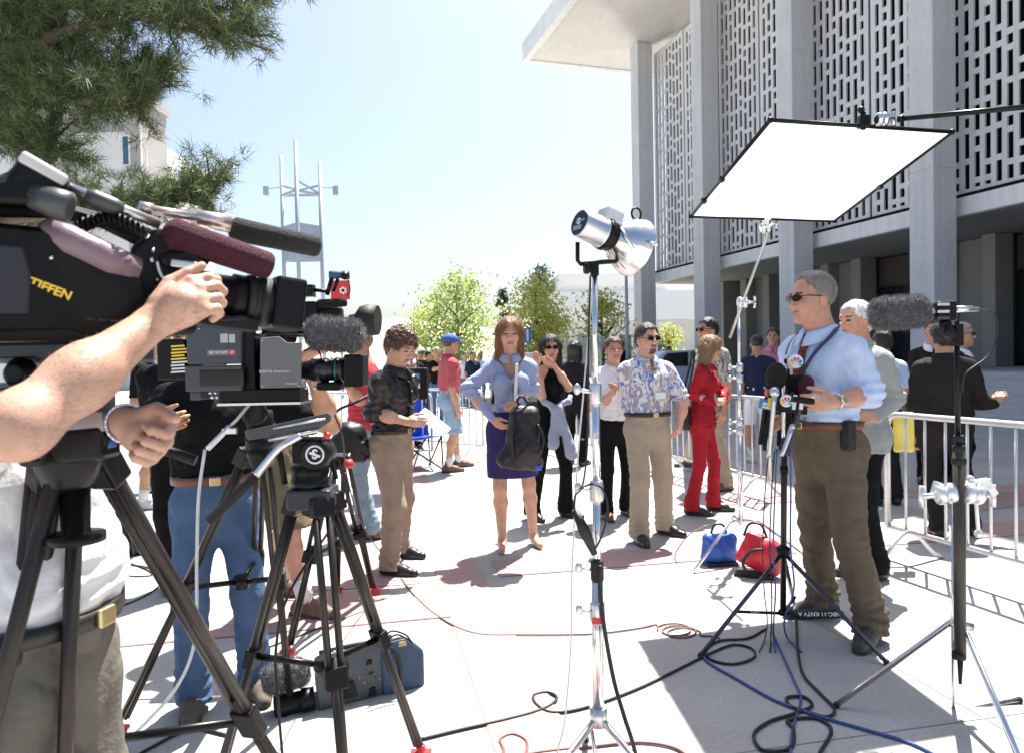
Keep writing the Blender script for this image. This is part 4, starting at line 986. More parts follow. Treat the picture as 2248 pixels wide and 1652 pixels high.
# ---- fabrics
def pattern(name, kind, cols, scale=1.0):
    m = bpy.data.materials.new(name); m.use_nodes = True; n = m.node_tree.nodes; l = m.node_tree.links; b = n['Principled BSDF']
    b.inputs['Roughness'].default_value = .85; b.inputs['Specular IOR Level'].default_value = .2
    tc = n.new('ShaderNodeTexCoord'); mp = n.new('ShaderNodeMapping'); l.new(tc.outputs['Object'], mp.inputs[0])
    cr = n.new('ShaderNodeValToRGB'); cr.color_ramp.interpolation = 'CONSTANT'
    el = cr.color_ramp.elements; el[0].position = cols[0][0]; el[0].color = (*cols[0][1], 1); el[1].position = cols[1][0]; el[1].color = (*cols[1][1], 1)
    for p, c in cols[2:]: q_ = el.new(p); q_.color = (*c, 1)
    if kind == 'hawaii':
        mp.inputs['Scale'].default_value = (17*scale, 17*scale, 5.5*scale); t = n.new('ShaderNodeTexNoise'); t.inputs['Scale'].default_value = 1.0; t.inputs['Detail'].default_value = 2.5; t.inputs['Distortion'].default_value = 1.2
        l.new(mp.outputs[0], t.inputs['Vector']); l.new(t.outputs[0], cr.inputs[0])
    elif kind == 'stripe':
        mp.inputs['Scale'].default_value = (1, 1, scale); sx = n.new('ShaderNodeSeparateXYZ'); l.new(mp.outputs[0], sx.inputs[0]); fr = n.new('ShaderNodeMath'); fr.operation = 'FRACT'; l.new(sx.outputs[2], fr.inputs[0]); l.new(fr.outputs[0], cr.inputs[0])
    elif kind == 'plaid':
        mp.inputs['Scale'].default_value = (scale, scale, scale); ck = n.new('ShaderNodeTexWave'); ck.inputs['Scale'].default_value = 1; ck.bands_direction = 'Z'; c2 = n.new('ShaderNodeTexWave'); c2.inputs['Scale'].default_value = 1; c2.bands_direction = 'X'
        l.new(mp.outputs[0], ck.inputs[0]); l.new(mp.outputs[0], c2.inputs[0]); ad = n.new('ShaderNodeMath'); ad.operation = 'MULTIPLY_ADD'; ad.inputs[1].default_value = .5
        h_ = n.new('ShaderNodeMath'); h_.operation = 'MULTIPLY'; h_.inputs[1].default_value = .5; l.new(c2.outputs[0], h_.inputs[0]); l.new(ck.outputs[0], ad.inputs[0]); l.new(h_.outputs[0], ad.inputs[2]); l.new(ad.outputs[0], cr.inputs[0])
    l.new(cr.outputs[0], b.inputs['Base Color'])
    t = n.new('ShaderNodeTexNoise'); t.inputs['Scale'].default_value = 28; l.new(tc.outputs['Object'], t.inputs['Vector']); bp = n.new('ShaderNodeBump'); bp.inputs['Strength'].default_value = .45; bp.inputs['Distance'].default_value = .01; l.new(t.outputs[0], bp.inputs['Height']); l.new(bp.outputs[0], b.inputs['Normal'])
    MATS[name] = m; return wrinkle(m)
C_BLUESH = cloth('shirt_light_blue', (.50, .60, .80), .8, .03); C_KHAKI_D = cloth('trousers_olive', (.122, .094, .066), .9, .10); C_BLACK = cloth('cloth_black', (.012, .012, .014), .8, .2); C_KHAKI = cloth('trousers_khaki', (.36, .30, .225), .9, .06)
C_TAUPE = cloth('trousers_taupe', (.30, .235, .18), .9, .08); C_REDPOLO = cloth('polo_red', (.46, .10, .11), .85, .1); C_REDSUIT = cloth('suit_red', (.34, .012, .022), .75, .1); C_NAVYSK = cloth('skirt_navy', (.036, .030, .12), .8, .1)
C_WOMBLUE = pattern('blouse_blue_check', 'stripe', [(0, (.34, .39, .56)), (.55, (.27, .32, .50))], 95); C_WHITE = cloth('cotton_white', (.78, .78, .78), .85, .03, .3); C_GREYJ = cloth('jacket_grey', (.30, .31, .30), .9, .06, .4, 22)
C_DARKSUIT = cloth('suit_charcoal', (.035, .032, .03), .8, .15, .4, 20); C_NAVY = cloth('tee_navy', (.018, .024, .06), .85, .15); C_PINK = cloth('shirt_pink', (.50, .19, .27), .85, .08); C_DENIM = cloth('denim', (.075, .125, .225), .9, .22, .6, 50, 9)
C_LDENIM = cloth('denim_light', (.27, .38, .48), .9, .15, .6, 50, 9); C_PALEJ = cloth('denim_faded', (.20, .27, .33), .9, .15); C_RED = cloth('shirt_red', (.50, .05, .07), .85, .1); C_OLIVES = cloth('shorts_olive', (.16, .13, .08), .9, .12)
C_HAWAII = pattern('shirt_tropical', 'hawaii', [(0, (.70, .68, .66)), (.36, (.13, .20, .50)), (.44, (.70, .68, .66)), (.52, (.42, .33, .30)), (.60, (.20, .27, .54)), (.66, (.66, .64, .62))], 1.0)
C_PLAIDR = pattern('plaid_red_white', 'plaid', [(0, (.74, .70, .70)), (.45, (.55, .10, .13)), (.7, (.42, .03, .06))], 16); C_CAMO = pattern('shirt_olive_check', 'hawaii', [(0, (.42, .42, .38)), (.42, (.12, .12, .10)), (.5, (.36, .35, .30)), (.6, (.10, .03, .03))], 1.6)
BELT_BR = mat('belt_brown', (.16, .055, .03), .45); BELT_BK = mat('belt_black', (.012, .011, .01), .4)
# ---- the speaker
sp = person('man in a light blue shirt, tie and sunglasses speaking at the microphones', (1850, 1378), 601, face=-66, skin=SK_RUDDY, bw=1.04, belly=.02, look=(-12, -2), lean=(0, .05), hipx=(0, .10),
    feet=[(1800, 1352, 20), (1905, 1408, -25)], L=[(1908, 862, -.24), (1828, 882, -.42), (1755, 884, -.47)], R=[(1755, 905, .25), (1715, 925, .02), (1690, 935, -.02)], lcurl=[.25, .6, .7, .75], lthumb=(0, .3, 1),
    top=dict(mat=C_BLUESH, sleeve=1.42, hem=1.04, off=.024, amp=.009, loose=.034, collar=True), bot=dict(kind='pants', mat=C_KHAKI_D, belt=BELT_BR, amp=.013, off=.02, waist=1.045, knee=.082, cuff=.084), shoes=(mat('walking_shoe', (.05, .042, .04), .6), 'shoe'),
    hair=('balding', hairmat('hair_greying', (.20, .175, .155))), q=2, extras=('shades',))
# ---- front row
person('woman in a blue blouse and navy skirt carrying a black backpack', (1128, 1205), 697, face=2, sex='f', bw=.92, skin=SK_FAIR, look=(0, -4), feet=[(1103, 1206, 3), (1172, 1196, -16)], lean=(.0, .02), hipx=.0,
    R=[(1026, 852, -.08), (1083, 920, -.20), (1112, 945, -.24)], L=[(1168, 850, .02), (1132, 878, -.20), (1118, 905, -.24)], rcurl=.45, lcurl=.9,
    top=dict(mat=C_WOMBLUE, sleeve=2.0, hem=.985, off=.016, loose=.022, amp=.008, vneck=1.28, vw=.5, collar=True), bot=dict(kind='skirt', mat=C_NAVYSK, hem=.56, off=.014, amp=.003, waist=1.05), shoes=(M_NUDE, 'heel'), hair=('long', H_AUB), q=2)
person('long-haired woman in a black halter top and trousers with a sweater tied at her waist', (1212, 1140), 735, face=40, sex='f', skin=SK_FAIR, look=(-35, 0), feet=[(1172, 1140, 10), (1246, 1134, -10)], L=[(1248, 850, -.05), (1215, 800, -.12), (1195, 795, -.16)], R=[(1190, 870, -.15), (1178, 800, -.2), (1176, 765, -.2)],
    top=dict(mat=C_BLACK, sleeve=0, hem=.98, off=.008, amp=.003, halter=True), bot=dict(kind='pants', mat=C_BLACK, cuff=.085, amp=.004), shoes=(M_BLKSHOE, 'shoe'), hair=('long', H_DARK), q=1, extras=('shades',))
person('woman in dark clothes half hidden behind the woman in the halter top', (1266, 1020), 748, face=150, sex='f', skin=SK_OLIVE, top=dict(mat=cloth('jacket_plum', (.03, .025, .035), .85), sleeve=2, hem=.9, off=.025), bot=dict(kind='pants', mat=C_BLACK), shoes=M_BLKSHOE, hair=('long', H_DARK), q=0)
person('smiling woman in a white shirt and black trousers beside the spotlight pole', (1352, 1136), 740, face=16, sex='f', bw=1.1, skin=SK_RUDDY, look=(-12, 4), feet=[(1332, 1138, 6), (1378, 1130, -6)], R=[(1330, 880, -.18), (1336, 868, -.3), (1372, 845, -.33)], L=[(1385, 870, -.05), (1362, 850, -.25), (1340, 850, -.3)],
    top=dict(mat=C_WHITE, sleeve=.75, hem=.95, off=.036, amp=.004, collar=True), bot=dict(kind='pants', mat=C_BLACK, cuff=.078, amp=.004, off=.02), shoes=M_BRNSHOE, hair=('tie', H_BROWN), q=1)
hw = person('man in a blue and white tropical shirt, khaki trousers and sunglasses', (1425, 1184), 711, face=14, skin=SK_FAIR, bw=1.06, belly=.01, look=(8, 0), feet=[(1406, 1192, 6), (1462, 1172, -28)], R=[(1385, 905, .02), (1410, 945, .0), (1420, 972, .02)], L=[(1500, 880, .02), (1492, 930, .0), (1484, 958, .02)],
    top=dict(mat=C_HAWAII, sleeve=.82, hem=1.04, off=.024, loose=.032, amp=.009, vneck=1.36, collar=True), bot=dict(kind='pants', mat=C_KHAKI, belt=BELT_BK, amp=.008, off=.022, cuff=.085, knee=.082), shoes=(M_BLKSHOE, 'shoe'), hair=('short', hairmat('hair_dark_brown', (.05, .033, .025))), q=2, extras=('shades', 'goatee'))
rw_ = person('woman in a red trouser suit with clasped hands and a black shoulder bag', (1543, 1122), 738, face=66, sex='f', skin=SK_FAIR, look=(12, -6), lean=(0, .05), feet=[(1524, 1130, 0), (1572, 1120, 0)], R=[(1520, 865, -.12), (1568, 885, -.22), (1592, 878, -.24)], L=[(1585, 860, .10), (1590, 878, -.12), (1572, 890, -.22)], rcurl=.8, lcurl=.7,
    top=dict(mat=C_REDSUIT, sleeve=2.0, hem=.83, off=.022, loose=.024, amp=.007, vneck=1.24, vw=.45, collar=True, name='jacket'), bot=dict(kind='pants', mat=C_REDSUIT, cuff=.078, amp=.006), shoes=M_BLKSHOE, hair=('bob', H_DBLOND), q=1)
person('dark-haired man in a checked shirt and khakis behind the woman in red', (1562, 1074), 698, face=-64, skin=SK_TAN, look=(0, 0), feet=[(1508, 1022, 0), (1590, 1076, 0)], top=dict(mat=C_CAMO, sleeve=.8, hem=.92, off=.024, loose=.03), bot=dict(kind='pants', mat=C_KHAKI, off=.02), shoes=M_BRNSHOE, hair=('short', H_DARK), q=1, extras=('shades',))
person('man with grey hair in a pale grey jacket standing behind the speaker', (1890, 1262), 662, face=-76, skin=SK_RUDDY, look=(6, 0), bw=1.06, feet=[(1890, 1258, 0), (1918, 1272, 0)], L=[(1962, 870, -.12), (1925, 915, -.25), (1850, 915, -.35)],
    top=dict(mat=C_GREYJ, sleeve=2, hem=.80, off=.03, loose=.034, amp=.008, name='jacket', collar=True), bot=dict(kind='pants', mat=C_BLACK, amp=.005), shoes=M_BLKSHOE, hair=('short', H_WHITE), q=1)
person('man in a dark charcoal suit seen from behind, gesturing beyond the barricade', (2075, 1172), 708, face=168, skin=SK_TAN, bw=1.08, feet=[(2130, 1172, 0), (2058, 1176, 0)], R=[(2150, 880, .05), (2182, 885, .0), (2205, 858, -.02)], L=None, rcurl=.5,
    top=dict(mat=C_DARKSUIT, sleeve=1.9, hem=.74, off=.035, loose=.036, amp=.007, name='jacket', collar=True), bot=dict(kind='pants', mat=C_DARKSUIT, amp=.005, off=.02), shoes=M_BLKSHOE, hair=('short', H_DARK), q=1)
person('man facing us at the left shoulder of the dark suited man', (2052, 1060), 700, face=-30, skin=SK_RUDDY, top=dict(mat=C_DARKSUIT, sleeve=2, hem=.8, name='jacket', collar=C_WHITE), bot=dict(kind='pants', mat=C_BLACK), shoes=M_BLKSHOE, hair=('short', H_BROWN), q=0)
person('man with glasses in profile at the right shoulder of the dark suited man', (2108, 1085), 708, face=55, skin=SK_TAN, top=dict(mat=C_DARKSUIT, sleeve=2, hem=.8, name='jacket', collar=C_WHITE), bot=dict(kind='pants', mat=C_BLACK), shoes=M_BLKSHOE, hair=('short', H_GREY), q=0, extras=('glasses',))
person('person in a pale blue shirt glimpsed behind the man in the grey jacket', (1942, 1105), 725, face=180, skin=SK_TAN, top=dict(mat=C_BLUESH, sleeve=.6, hem=.92, collar=True), bot=dict(kind='pants', mat=C_DARKSUIT), shoes=M_BLKSHOE, hair=('short', H_DARK), q=0)
person('man in a navy t-shirt and white shorts with his back turned', (1665, 1014), 735, face=172, skin=SK_OLIVE, feet=[(1692, 1010, 0), (1650, 1014, 0)], top=dict(mat=C_NAVY, sleeve=.7, hem=.88, off=.024, loose=.03), bot=dict(kind='shorts', mat=C_WHITE, hem=.52, off=.02, knee=.095), shoes=M_SNEAK, hair=('buzz', H_DARK), q=1, extras=('socks',))
person('smiling man in a pink shirt in front of the column', (1700, 985), 720, face=-20, skin=SK_OLIVE, look=(-6, 0), top=dict(mat=C_PINK, sleeve=.8, hem=.9, off=.022, collar=True), bot=dict(kind='pants', mat=C_NAVY), shoes=M_BLKSHOE, hair=('short', H_DARK), q=1)
# ---- left group
person('curly-haired man in a black shirt and taupe trousers looking down at a paper', (868, 1252), 724, face=62, skin=SK_FAIR, look=(-6, -26), lean=(0, .05), feet=[(862, 1262, -12), (886, 1222, -6)], R=[(822, 905, -.16), (895, 925, -.20), (930, 925, -.22)], L=[(880, 890, .16), (900, 920, .06), (928, 918, 0)],
    top=dict(mat=wrinkle(mat('shirt_black_satin', (.008, .008, .009), .36, spec=.5), .8, 5.0, .03), sleeve=1.1, hem=1.035, off=.03, loose=.04, amp=.013, collar=True), bot=dict(kind='pants', mat=C_TAUPE, belt=BELT_BK, amp=.009, off=.024, knee=.086, cuff=.08), shoes=(M_BLKSHOE, 'shoe'), hair=('curly', H_BROWN), q=2)
person('man in a faded red polo, blue cap and denim shorts', (992, 1036), 734, face=112, skin=SK_RUDDY, look=(8, 0), feet=[(988, 1036, 0), (1010, 1024, 4)], top=dict(mat=C_REDPOLO, sleeve=.8, hem=.93, off=.026, loose=.034, collar=C_RED), bot=dict(kind='shorts', mat=C_LDENIM, hem=.50, off=.026, knee=.11), shoes=(M_BRNSHOE, 'boot'), hair=('buzz', H_BROWN), q=1, extras=('cap', 'socks'))
person('man in a red shirt and faded jeans working the camera behind the black shirt', (806, 1175), 722, face=-100, skin=SK_RUDDY, L=[(790, 880, -.15), (765, 850, -.28), (740, 835, -.30)], feet=[(790, 1170, 0), (812, 1182, 0)], top=dict(mat=C_RED, sleeve=.75, hem=.9, off=.024), bot=dict(kind='pants', mat=C_PALEJ), shoes=M_BRNSHOE, hair=('buzz', H_DBLOND), q=1)
person('person in a red and white plaid shirt beyond the black shirt', (872, 1090), 748, face=100, skin=SK_FAIR, top=dict(mat=C_PLAIDR, sleeve=.9, hem=.9, off=.024), bot=dict(kind='pants', mat=C_PALEJ), shoes=M_BRNSHOE, hair=('short', H_BROWN), q=0)
person('dark-haired man in a black jacket over a white shirt leaning on the barricade', (905, 985), 754, face=20, skin=SK_TAN, top=dict(mat=C_BLACK, sleeve=2, hem=.85, off=.03, vneck=1.05, vw=.4, name='jacket', collar=C_WHITE), bot=dict(kind='pants', mat=C_BLACK), shoes=M_BLKSHOE, hair=('short', H_DARK), q=0)
person('person in a white cap and black t-shirt in the far crowd', (928, 925), 763, face=-150, skin=SK_TAN, top=dict(mat=C_BLACK, sleeve=.7, hem=.9), bot=dict(kind='pants', mat=C_NAVY), shoes=M_SNEAK, hair=('buzz', H_BROWN), q=0, extras=('whitecap',))
person('man in a black t-shirt and jeans with folded arms in the far crowd', (962, 928), 762, face=10, skin=SK_TAN, R=[(948, 812, 0), (960, 808, -.25), (972, 806, -.25)], L=[(976, 812, 0), (962, 810, -.24), (950, 810, -.25)], top=dict(mat=C_BLACK, sleeve=.7, hem=.9), bot=dict(kind='pants', mat=C_DENIM), shoes=M_BRNSHOE, hair=('buzz', H_GREY), q=0)
person('man in a red cap at the back of the far crowd', (1023, 890), 772, face=30, skin=SK_FAIR, top=dict(mat=C_WHITE, sleeve=.7, hem=.9), bot=dict(kind='pants', mat=C_PALEJ), shoes=M_SNEAK, hair=('short', H_BROWN), q=0)
person('person in a blue shirt behind the far crowd', (943, 905), 770, face=80, skin=SK_TAN, top=dict(mat=C_NAVY, sleeve=.8, hem=.9), bot=dict(kind='pants', mat=C_DENIM), shoes=M_SNEAK, hair=('short', H_DARK), q=0)
person('person in black with a dark cap standing by the lamp pole', (1366, 880), 748, face=170, skin=SK_DARK, top=dict(mat=C_BLACK, sleeve=2, hem=.88), bot=dict(kind='pants', mat=C_BLACK), shoes=M_BLKSHOE, hair=('buzz', H_DARK), q=0, extras=('blackcap',))
person('far figure in a white shirt seen between the first column and the tropical shirt', (1470, 868), 760, face=20, skin=SK_OLIVE, top=dict(mat=C_WHITE, sleeve=.7, hem=.9), bot=dict(kind='pants', mat=C_NAVY), shoes=M_BLKSHOE, hair=('short', H_DARK), q=0)
# ---- camera crew
person('cameraman in a black t-shirt, jeans and brown belt behind the grey camera', (487, 1545), 690, face=22, skin=SK_TAN, bw=1.04, look=(20, 0), feet=[(425, 1560, 4), (562, 1520, -8)], L=[(725, 930, -.12), (690, 832, -.40), (700, 780, -.55)], R=[(352, 900, -.05), (352, 930, -.30), (395, 925, -.38)], rcurl=.6, lcurl=.7,
    top=dict(mat=C_BLACK, sleeve=.75, hem=1.04, off=.024, loose=.032), bot=dict(kind='pants', mat=C_DENIM, belt=BELT_BR, off=.018, knee=.078, cuff=.082, amp=.007), shoes=(mat('hiking_boot', (.10, .075, .06), .8, var=.2), 'boot'), hair=('short', H_BROWN), q=2)
person('bald cameraman in olive shorts and hiking shoes behind the tripods', (622, 1350), 640, face=72, skin=SK_RUDDY, feet=[(678, 1352, 0), (625, 1305, 0)], R=[(640, 800, -.1), (690, 770, -.2), (715, 760, -.22)], top=dict(mat=cloth('tee_grey', (.25, .25, .26), .85), sleeve=.75, hem=.93, off=.024), bot=dict(kind='shorts', mat=C_OLIVES, hem=.50, off=.03, knee=.115), shoes=(M_BRNSHOE, 'boot'), hair=('balding', H_BLOND), q=1, extras=('socks',))
person('man in a black shirt and shorts behind the nearest tripod', (330, 1115), 728, face=100, skin=SK_TAN, feet=[(318, 1118, 0), (372, 1108, 0)], top=dict(mat=C_BLACK, sleeve=.8, hem=.88, off=.03), bot=dict(kind='shorts', mat=cloth('shorts_ochre', (.45, .22, .04), .9), hem=.55, off=.03, knee=.11), shoes=M_SNEAK, hair=('short', H_DARK), q=1, extras=('socks',))
person('person in a white shirt glimpsed beside the grey camera', (352, 1075), 735, face=60, skin=SK_FAIR, top=dict(mat=C_WHITE, sleeve=.8, hem=.9, off=.03), bot=dict(kind='pants', mat=C_PALEJ), shoes=M_SNEAK, hair=('short', H_BROWN), q=0)

person('crew member in a black polo half hidden between the arm and the grey camera', (402, 1285), 700, face=15, skin=SK_TAN, feet=[(380, 1290, 0), (425, 1280, 0)], R=[(340, 930, 0), (372, 925, -.2), (400, 920, -.22)], top=dict(mat=C_BLACK, sleeve=.8, hem=.9, off=.03, loose=.034), bot=dict(kind='pants', mat=C_BLACK), shoes=M_BLKSHOE, hair=('short', H_DARK), q=1)

for lb_, fx_, fy_, hy_, fc_, tm_, hr_ in (('far onlooker in a red shirt at the left edge of the tree row', 884, 900, 771, 40, C_RED, H_BROWN), ('far onlooker in a white shirt left of the red polo', 978, 888, 773, -60, C_WHITE, H_DARK), ('far onlooker in a dark shirt right of the red polo', 1040, 893, 771, 20, C_NAVY, H_DARK),
        ('far onlooker in a pale blue shirt beside the woman in the blue blouse', 1056, 880, 774, 150, C_BLUESH, H_BLOND), ('far onlooker in a grey shirt beyond the black-shirted man', 915, 886, 774, -20, cloth('tee_grey', (.25, .25, .26), .85), H_GREY)):
    person(lb_, (fx_, fy_), hy_, face=fc_, skin=SK_TAN, top=dict(mat=tm_, sleeve=.75, hem=.9), bot=dict(kind='pants', mat=C_PALEJ), shoes=M_SNEAK, hair=('short', hr_), q=0, group='onlookers far across the plaza')
# ================================================================== NEWS GEAR
M_BLK = mat('plastic_black', (.0045, .0045, .005), .40, var=.2, vscale=60, spec=.2); M_BLKM = mat('metal_black', (.006, .0058, .0058), .32, .2, spec=.3); M_RUB = mat('rubber_black', (.005, .005, .005), .65)
M_CHR = mat('chrome', (.72, .72, .73), .16, 1.0); M_ALU = mat('aluminium', (.62, .62, .63), .32, 1.0, var=.06, vscale=30); M_GREYP = mat('plastic_grey', (.045, .048, .055), .42, var=.1, vscale=40); M_BRON = mat('tripod_tube', (.032, .026, .023), .32, .4); M_REDP = mat('plastic_red', (.6, .025, .03), .4)
M_WPRINT = mat('print_white', (.75, .75, .75), .6); M_YPRINT = mat('print_yellow', (.75, .55, .05), .6); M_BLUEC = mat('cable_blue', (.035, .075, .26), .5); M_CABLE = mat('cable_black', (.008, .0075, .0075), .55); M_CABLER = mat('cable_brown', (.16, .06, .05), .55); M_CABLEW = mat('cable_white', (.62, .62, .60), .5)
M_FOAMB = mat('foam_burgundy', (.055, .007, .018), .95, var=.3, vscale=160, bump=.8, bscale=260); M_FOAMG = mat('foam_grey', (.028, .027, .025), .95, var=.25, vscale=160, bump=.8, bscale=260); M_FOAMK = mat('foam_black', (.006, .0055, .0055), .95, bump=.8, bscale=260)
M_FUR = mat('fur_grey', (.105, .105, .112), .9, var=.35, vscale=40); M_FURT = leaf_mat('fur_strand', (.06, .06, .065), (.24, .24, .25), .15); M_LENSG = mat('lens_glass', (.01, .012, .02), .03, spec=1.0)
M_BLUE = mat('vinyl_blue', (.015, .09, .42), .42, bump=.5, bscale=12, var=.08); M_REDV = mat('vinyl_red', (.55, .012, .03), .42, bump=.5, bscale=12, var=.08); M_YEL = mat('bag_yellow', (.72, .58, .12), .6, bump=.4, bscale=15); M_NYL = mat('nylon_black', (.006, .006, .0065), .5, bump=.7, bscale=18); M_NYLB = mat('nylon_blue', (.022, .055, .11), .6, bump=.6, bscale=16, var=.15)
class Lc:
    """local placement: pixel + depth -> coordinates relative to the thing's own origin"""
    def __init__(s, px, py, Y, z0=None):
        s.Y = Y; s.o = at(px, py, Y)
        if z0 is not None: s.o = V(s.o.x, s.o.y, z0)
    def __call__(s, px, py, d=0.0): return at(px, py, s.Y+d)-s.o
    def m(s, px): return px*s.Y/FPX     # pixels to metres at this depth
    def box(s, mb, x0, y0, x1, y1, d0, d1, tilt=0.0):
        c = s((x0+x1)/2, (y0+y1)/2, (d0+d1)/2); mb.box(c, (s.m(abs(x1-x0)), abs(d1-d0), s.m(abs(y1-y0))), Matrix.Rotation(tilt, 3, 'Y')); return mb
def fur(parent, p0, p1, r, n=5200, ln=.022):
    p0 = Vector(p0); p1 = Vector(p1); mb = MB(); d = (p1-p0).normalized(); L = (p1-p0).length
    prof = [(-r*.9+0, .001)]+[(-r*cos(t)*.9, r*sin(t)) for t in np.linspace(.3, pi/2, 5)]+[(L, r)]+[(L+r*.9*sin(t), r*cos(t)) for t in np.linspace(.2, pi/2-.05, 5)]
    mb.lathe(p0, d, prof, 22); f = obj('fur_cover', mb, M_FUR, parent)
    rs = np.random.default_rng(int(L*1e5) % 9999); t = rs.uniform(-r*.85, L+r*.85, n); a = rs.uniform(0, 2*pi, n)
    rad = np.where(t < 0, np.sqrt(np.clip(1-(t/(r*.9))**2, 0, 1)), np.where(t > L, np.sqrt(np.clip(1-((t-L)/(r*.9))**2, 0, 1)), 1))*r
    ax = np.array(d); u = np.cross(ax, [0, .3, 1.0]); u /= np.linalg.norm(u); w = np.cross(ax, u)
    nr = u[None]*np.cos(a)[:, None]+w[None]*np.sin(a)[:, None]; C = np.array(p0)[None]+ax[None]*t[:, None]+nr*rad[:, None]*.97
    dr = nr+rs.normal(0, .55, (n, 3))+np.array([0, 0, -.15]); dr /= np.linalg.norm(dr, axis=1)[:, None]; sidev = np.cross(dr, rs.normal(0, 1, (n, 3))); sidev /= np.linalg.norm(sidev, axis=1)[:, None]
    l_ = ln*rs.uniform(.5, 1.2, (n, 1)); v = np.stack([C-sidev*.0011, C+sidev*.0011, C+dr*l_], 1).reshape(-1, 3)
    link('fur_strands', np_mesh('fur_strands', v, np.arange(3*n).reshape(-1, 3), False), M_FURT, f)
    return f
def foam(parent, p0, p1, r0, r1, m, name='foam_windscreen'):
    mb = MB(); p0 = Vector(p0); p1 = Vector(p1); d = p1-p0; L = d.length
    prof = [(-r0*.55, r0*.25), (-r0*.35, r0*.7), (0, r0)]+[(L*t, r0+(r1-r0)*t) for t in (.2, .4, .6, .8, 1.0)]+[(L+r1*.3, r1*.82), (L+r1*.42, r1*.45), (L+r1*.44, .001)]
    mb.lathe(p0, d, prof, 22); return obj(name, mb, m, parent)
def cableo(label, pts, r, m, name='cable', n=8, ground=True, group=None):
    P = []
    for p in pts:
        if isinstance(p, Vector): P.append(p)
        elif len(p) == 2: P.append(gnd(p[0], p[1], r+.002))
        else: P.append(at(*p))
    o0 = P[0].copy(); path = bez([p-o0 for p in P], n); mb = MB(); mb.tube(path, r, 7)
    o = obj(name, mb, m, loc=o0); return tag(o, label, 'cable', group)
def ring_pts(cx, cy, rx, ry, turns=1.0, a0=0.0, n=10, dx=0, dy=0):
    k = int(n*turns); return [(cx+rx*cos(a0+2*pi*i/n)+dx*i/k, cy+ry*sin(a0+2*pi*i/n)+dy*i/k) for i in range(k+1)]
def arc_ring(mb, c, ax, R, r, n=18):
    ax = Vector(ax).normalized(); a = ax.cross(Vector((0, 0, 1)) if abs(ax.z) < .9 else Vector((1, 0, 0))).normalized(); b = ax.cross(a); c = Vector(c)
    mb.tube([c+(a*cos(2*pi*i/n)+b*sin(2*pi*i/n))*R for i in range(n+1)], r, 7, caps=False)

# ---------------------------------------------------------------- tripods
def tripod(label, apex, feet, r=.014, gap=.05, mid=.5, m=M_BRON, red=True, spreader=True, head=True, bowl_h=.09):
    """apex world point (bowl), feet world points on the ground"""
    apex = Vector(apex); t = thing('tripod', label, 'tripod', (apex.x, apex.y, 0)); O = V(apex.x, apex.y, 0)
    mb = MB(); a = apex-O; mb.lathe(a-V(0, 0, .07), (0, 0, 1), [(0, .02), (.01, .04), (.05, .052), (.075, .05)], 18); obj('bowl', mb, M_BLKM, t)
    mids = []
    for f in feet:
        f = Vector(f)-O; d = (f-a); h_ = V(d.x, d.y, 0).normalized(); top = a+h_*.07-V(0, 0, .03); sidev = V(-h_.y, h_.x, 0)*gap/2; md = top.lerp(f, mid); mids.append(md)
        mb = MB()
        mb.tube([top+sidev, md+sidev*.9], r, 9); mb.tube([top-sidev, md-sidev*.9], r, 9); l_ = obj('leg', mb, m, t)
        mb = MB(); mb.tube([md.lerp(top, .12), f+V(0, 0, .05)], [r*1.15, r*1.05], 9); mb.tube([md+sidev*.55, f.lerp(md, .12)+sidev*.4], r*.7, 7); mb.tube([md-sidev*.55, f.lerp(md, .12)-sidev*.4], r*.7, 7); obj('lower_tube', mb, M_ALU if m is M_ALU else M_BRON, l_)
        mb = MB(); mb.bar(md.lerp(top, .06)+V(0, 0, 0), md.lerp(f, .07), gap+.03, .035, up=h_); obj('clamp', mb, M_BLK, l_, bevel=.006)
        mb = MB(); mb.bar(top.lerp(md, -.06), top.lerp(md, .06), gap+.03, .05, up=h_); obj('shoulder', mb, M_BLKM, l_, bevel=.006)
        mb = MB(); mb.lathe(f+V(0, 0, .0), (0, 0, 1), [(0, .028), (.012, .03), (.035, .018), (.06, .014)], 12); mb.box(f+V(0, 0, .03), (.075, .03, .016)); obj('foot_pad', mb, M_REDP if red else M_RUB, l_, bevel=.003)
    if spreader:
        c = sum(mids, V(0, 0, 0))/3; c.z -= .03; mb = MB()
        for md in mids: mb.tube([c, md], .011, 8)
        mb.lathe(c-V(0, 0, .025), (0, 0, 1), [(0, .03), (.025, .036), (.05, .03)], 12); obj('spreader', mb, M_BLKM, t)
    return t, O, a

# ---- tripod of the nearest camera
ap1 = at(150, 985, 1.22)
t1, O1, a1 = tripod('nearest heavy tripod with a blue-capped right leg, carrying the big black camera', ap1, [gnd(728, 1900), gnd(-60, 2300), gnd(-150, 1750)], r=.0125, gap=.026, mid=.52, m=M_BRON, red=False)
mb = MB(); q_ = at(216, 968, 1.20)-O1; mb.lathe(q_, (-.5, 0, .9), [(-.02, .02), (.0, .021), (.018, .016)], 14); obj('cap', mb, mat('cap_blue_plastic', (.03, .12, .42), .4), t1)
mb = MB(); mb.bar(at(60, 985, 1.20)-O1, at(245, 968, 1.20)-O1, .06, .055); obj('crossbar', mb, M_BLKM, t1, bevel=.008)
mb = MB(); mb.lathe(a1+V(.008, 0, -.16), (0, 0, 1), [(0, .012), (.004, .045), (.018, .045), (.02, .022), (.10, .024)], 18); obj('bowl_clamp', mb, M_BLK, t1)
mb = MB()
for x0, x1_, d0 in ((128, 10, -.03), (78, 30, .05), (170, 150, .08)):
    mb = MB(); mb.tube([at(x0, 1015, 1.22+d0)-O1, at(x1_-(x0-x1_)*1.7, 2260, 1.30+d0)-O1], .014, 9); obj('leg', mb, M_BRON, t1)
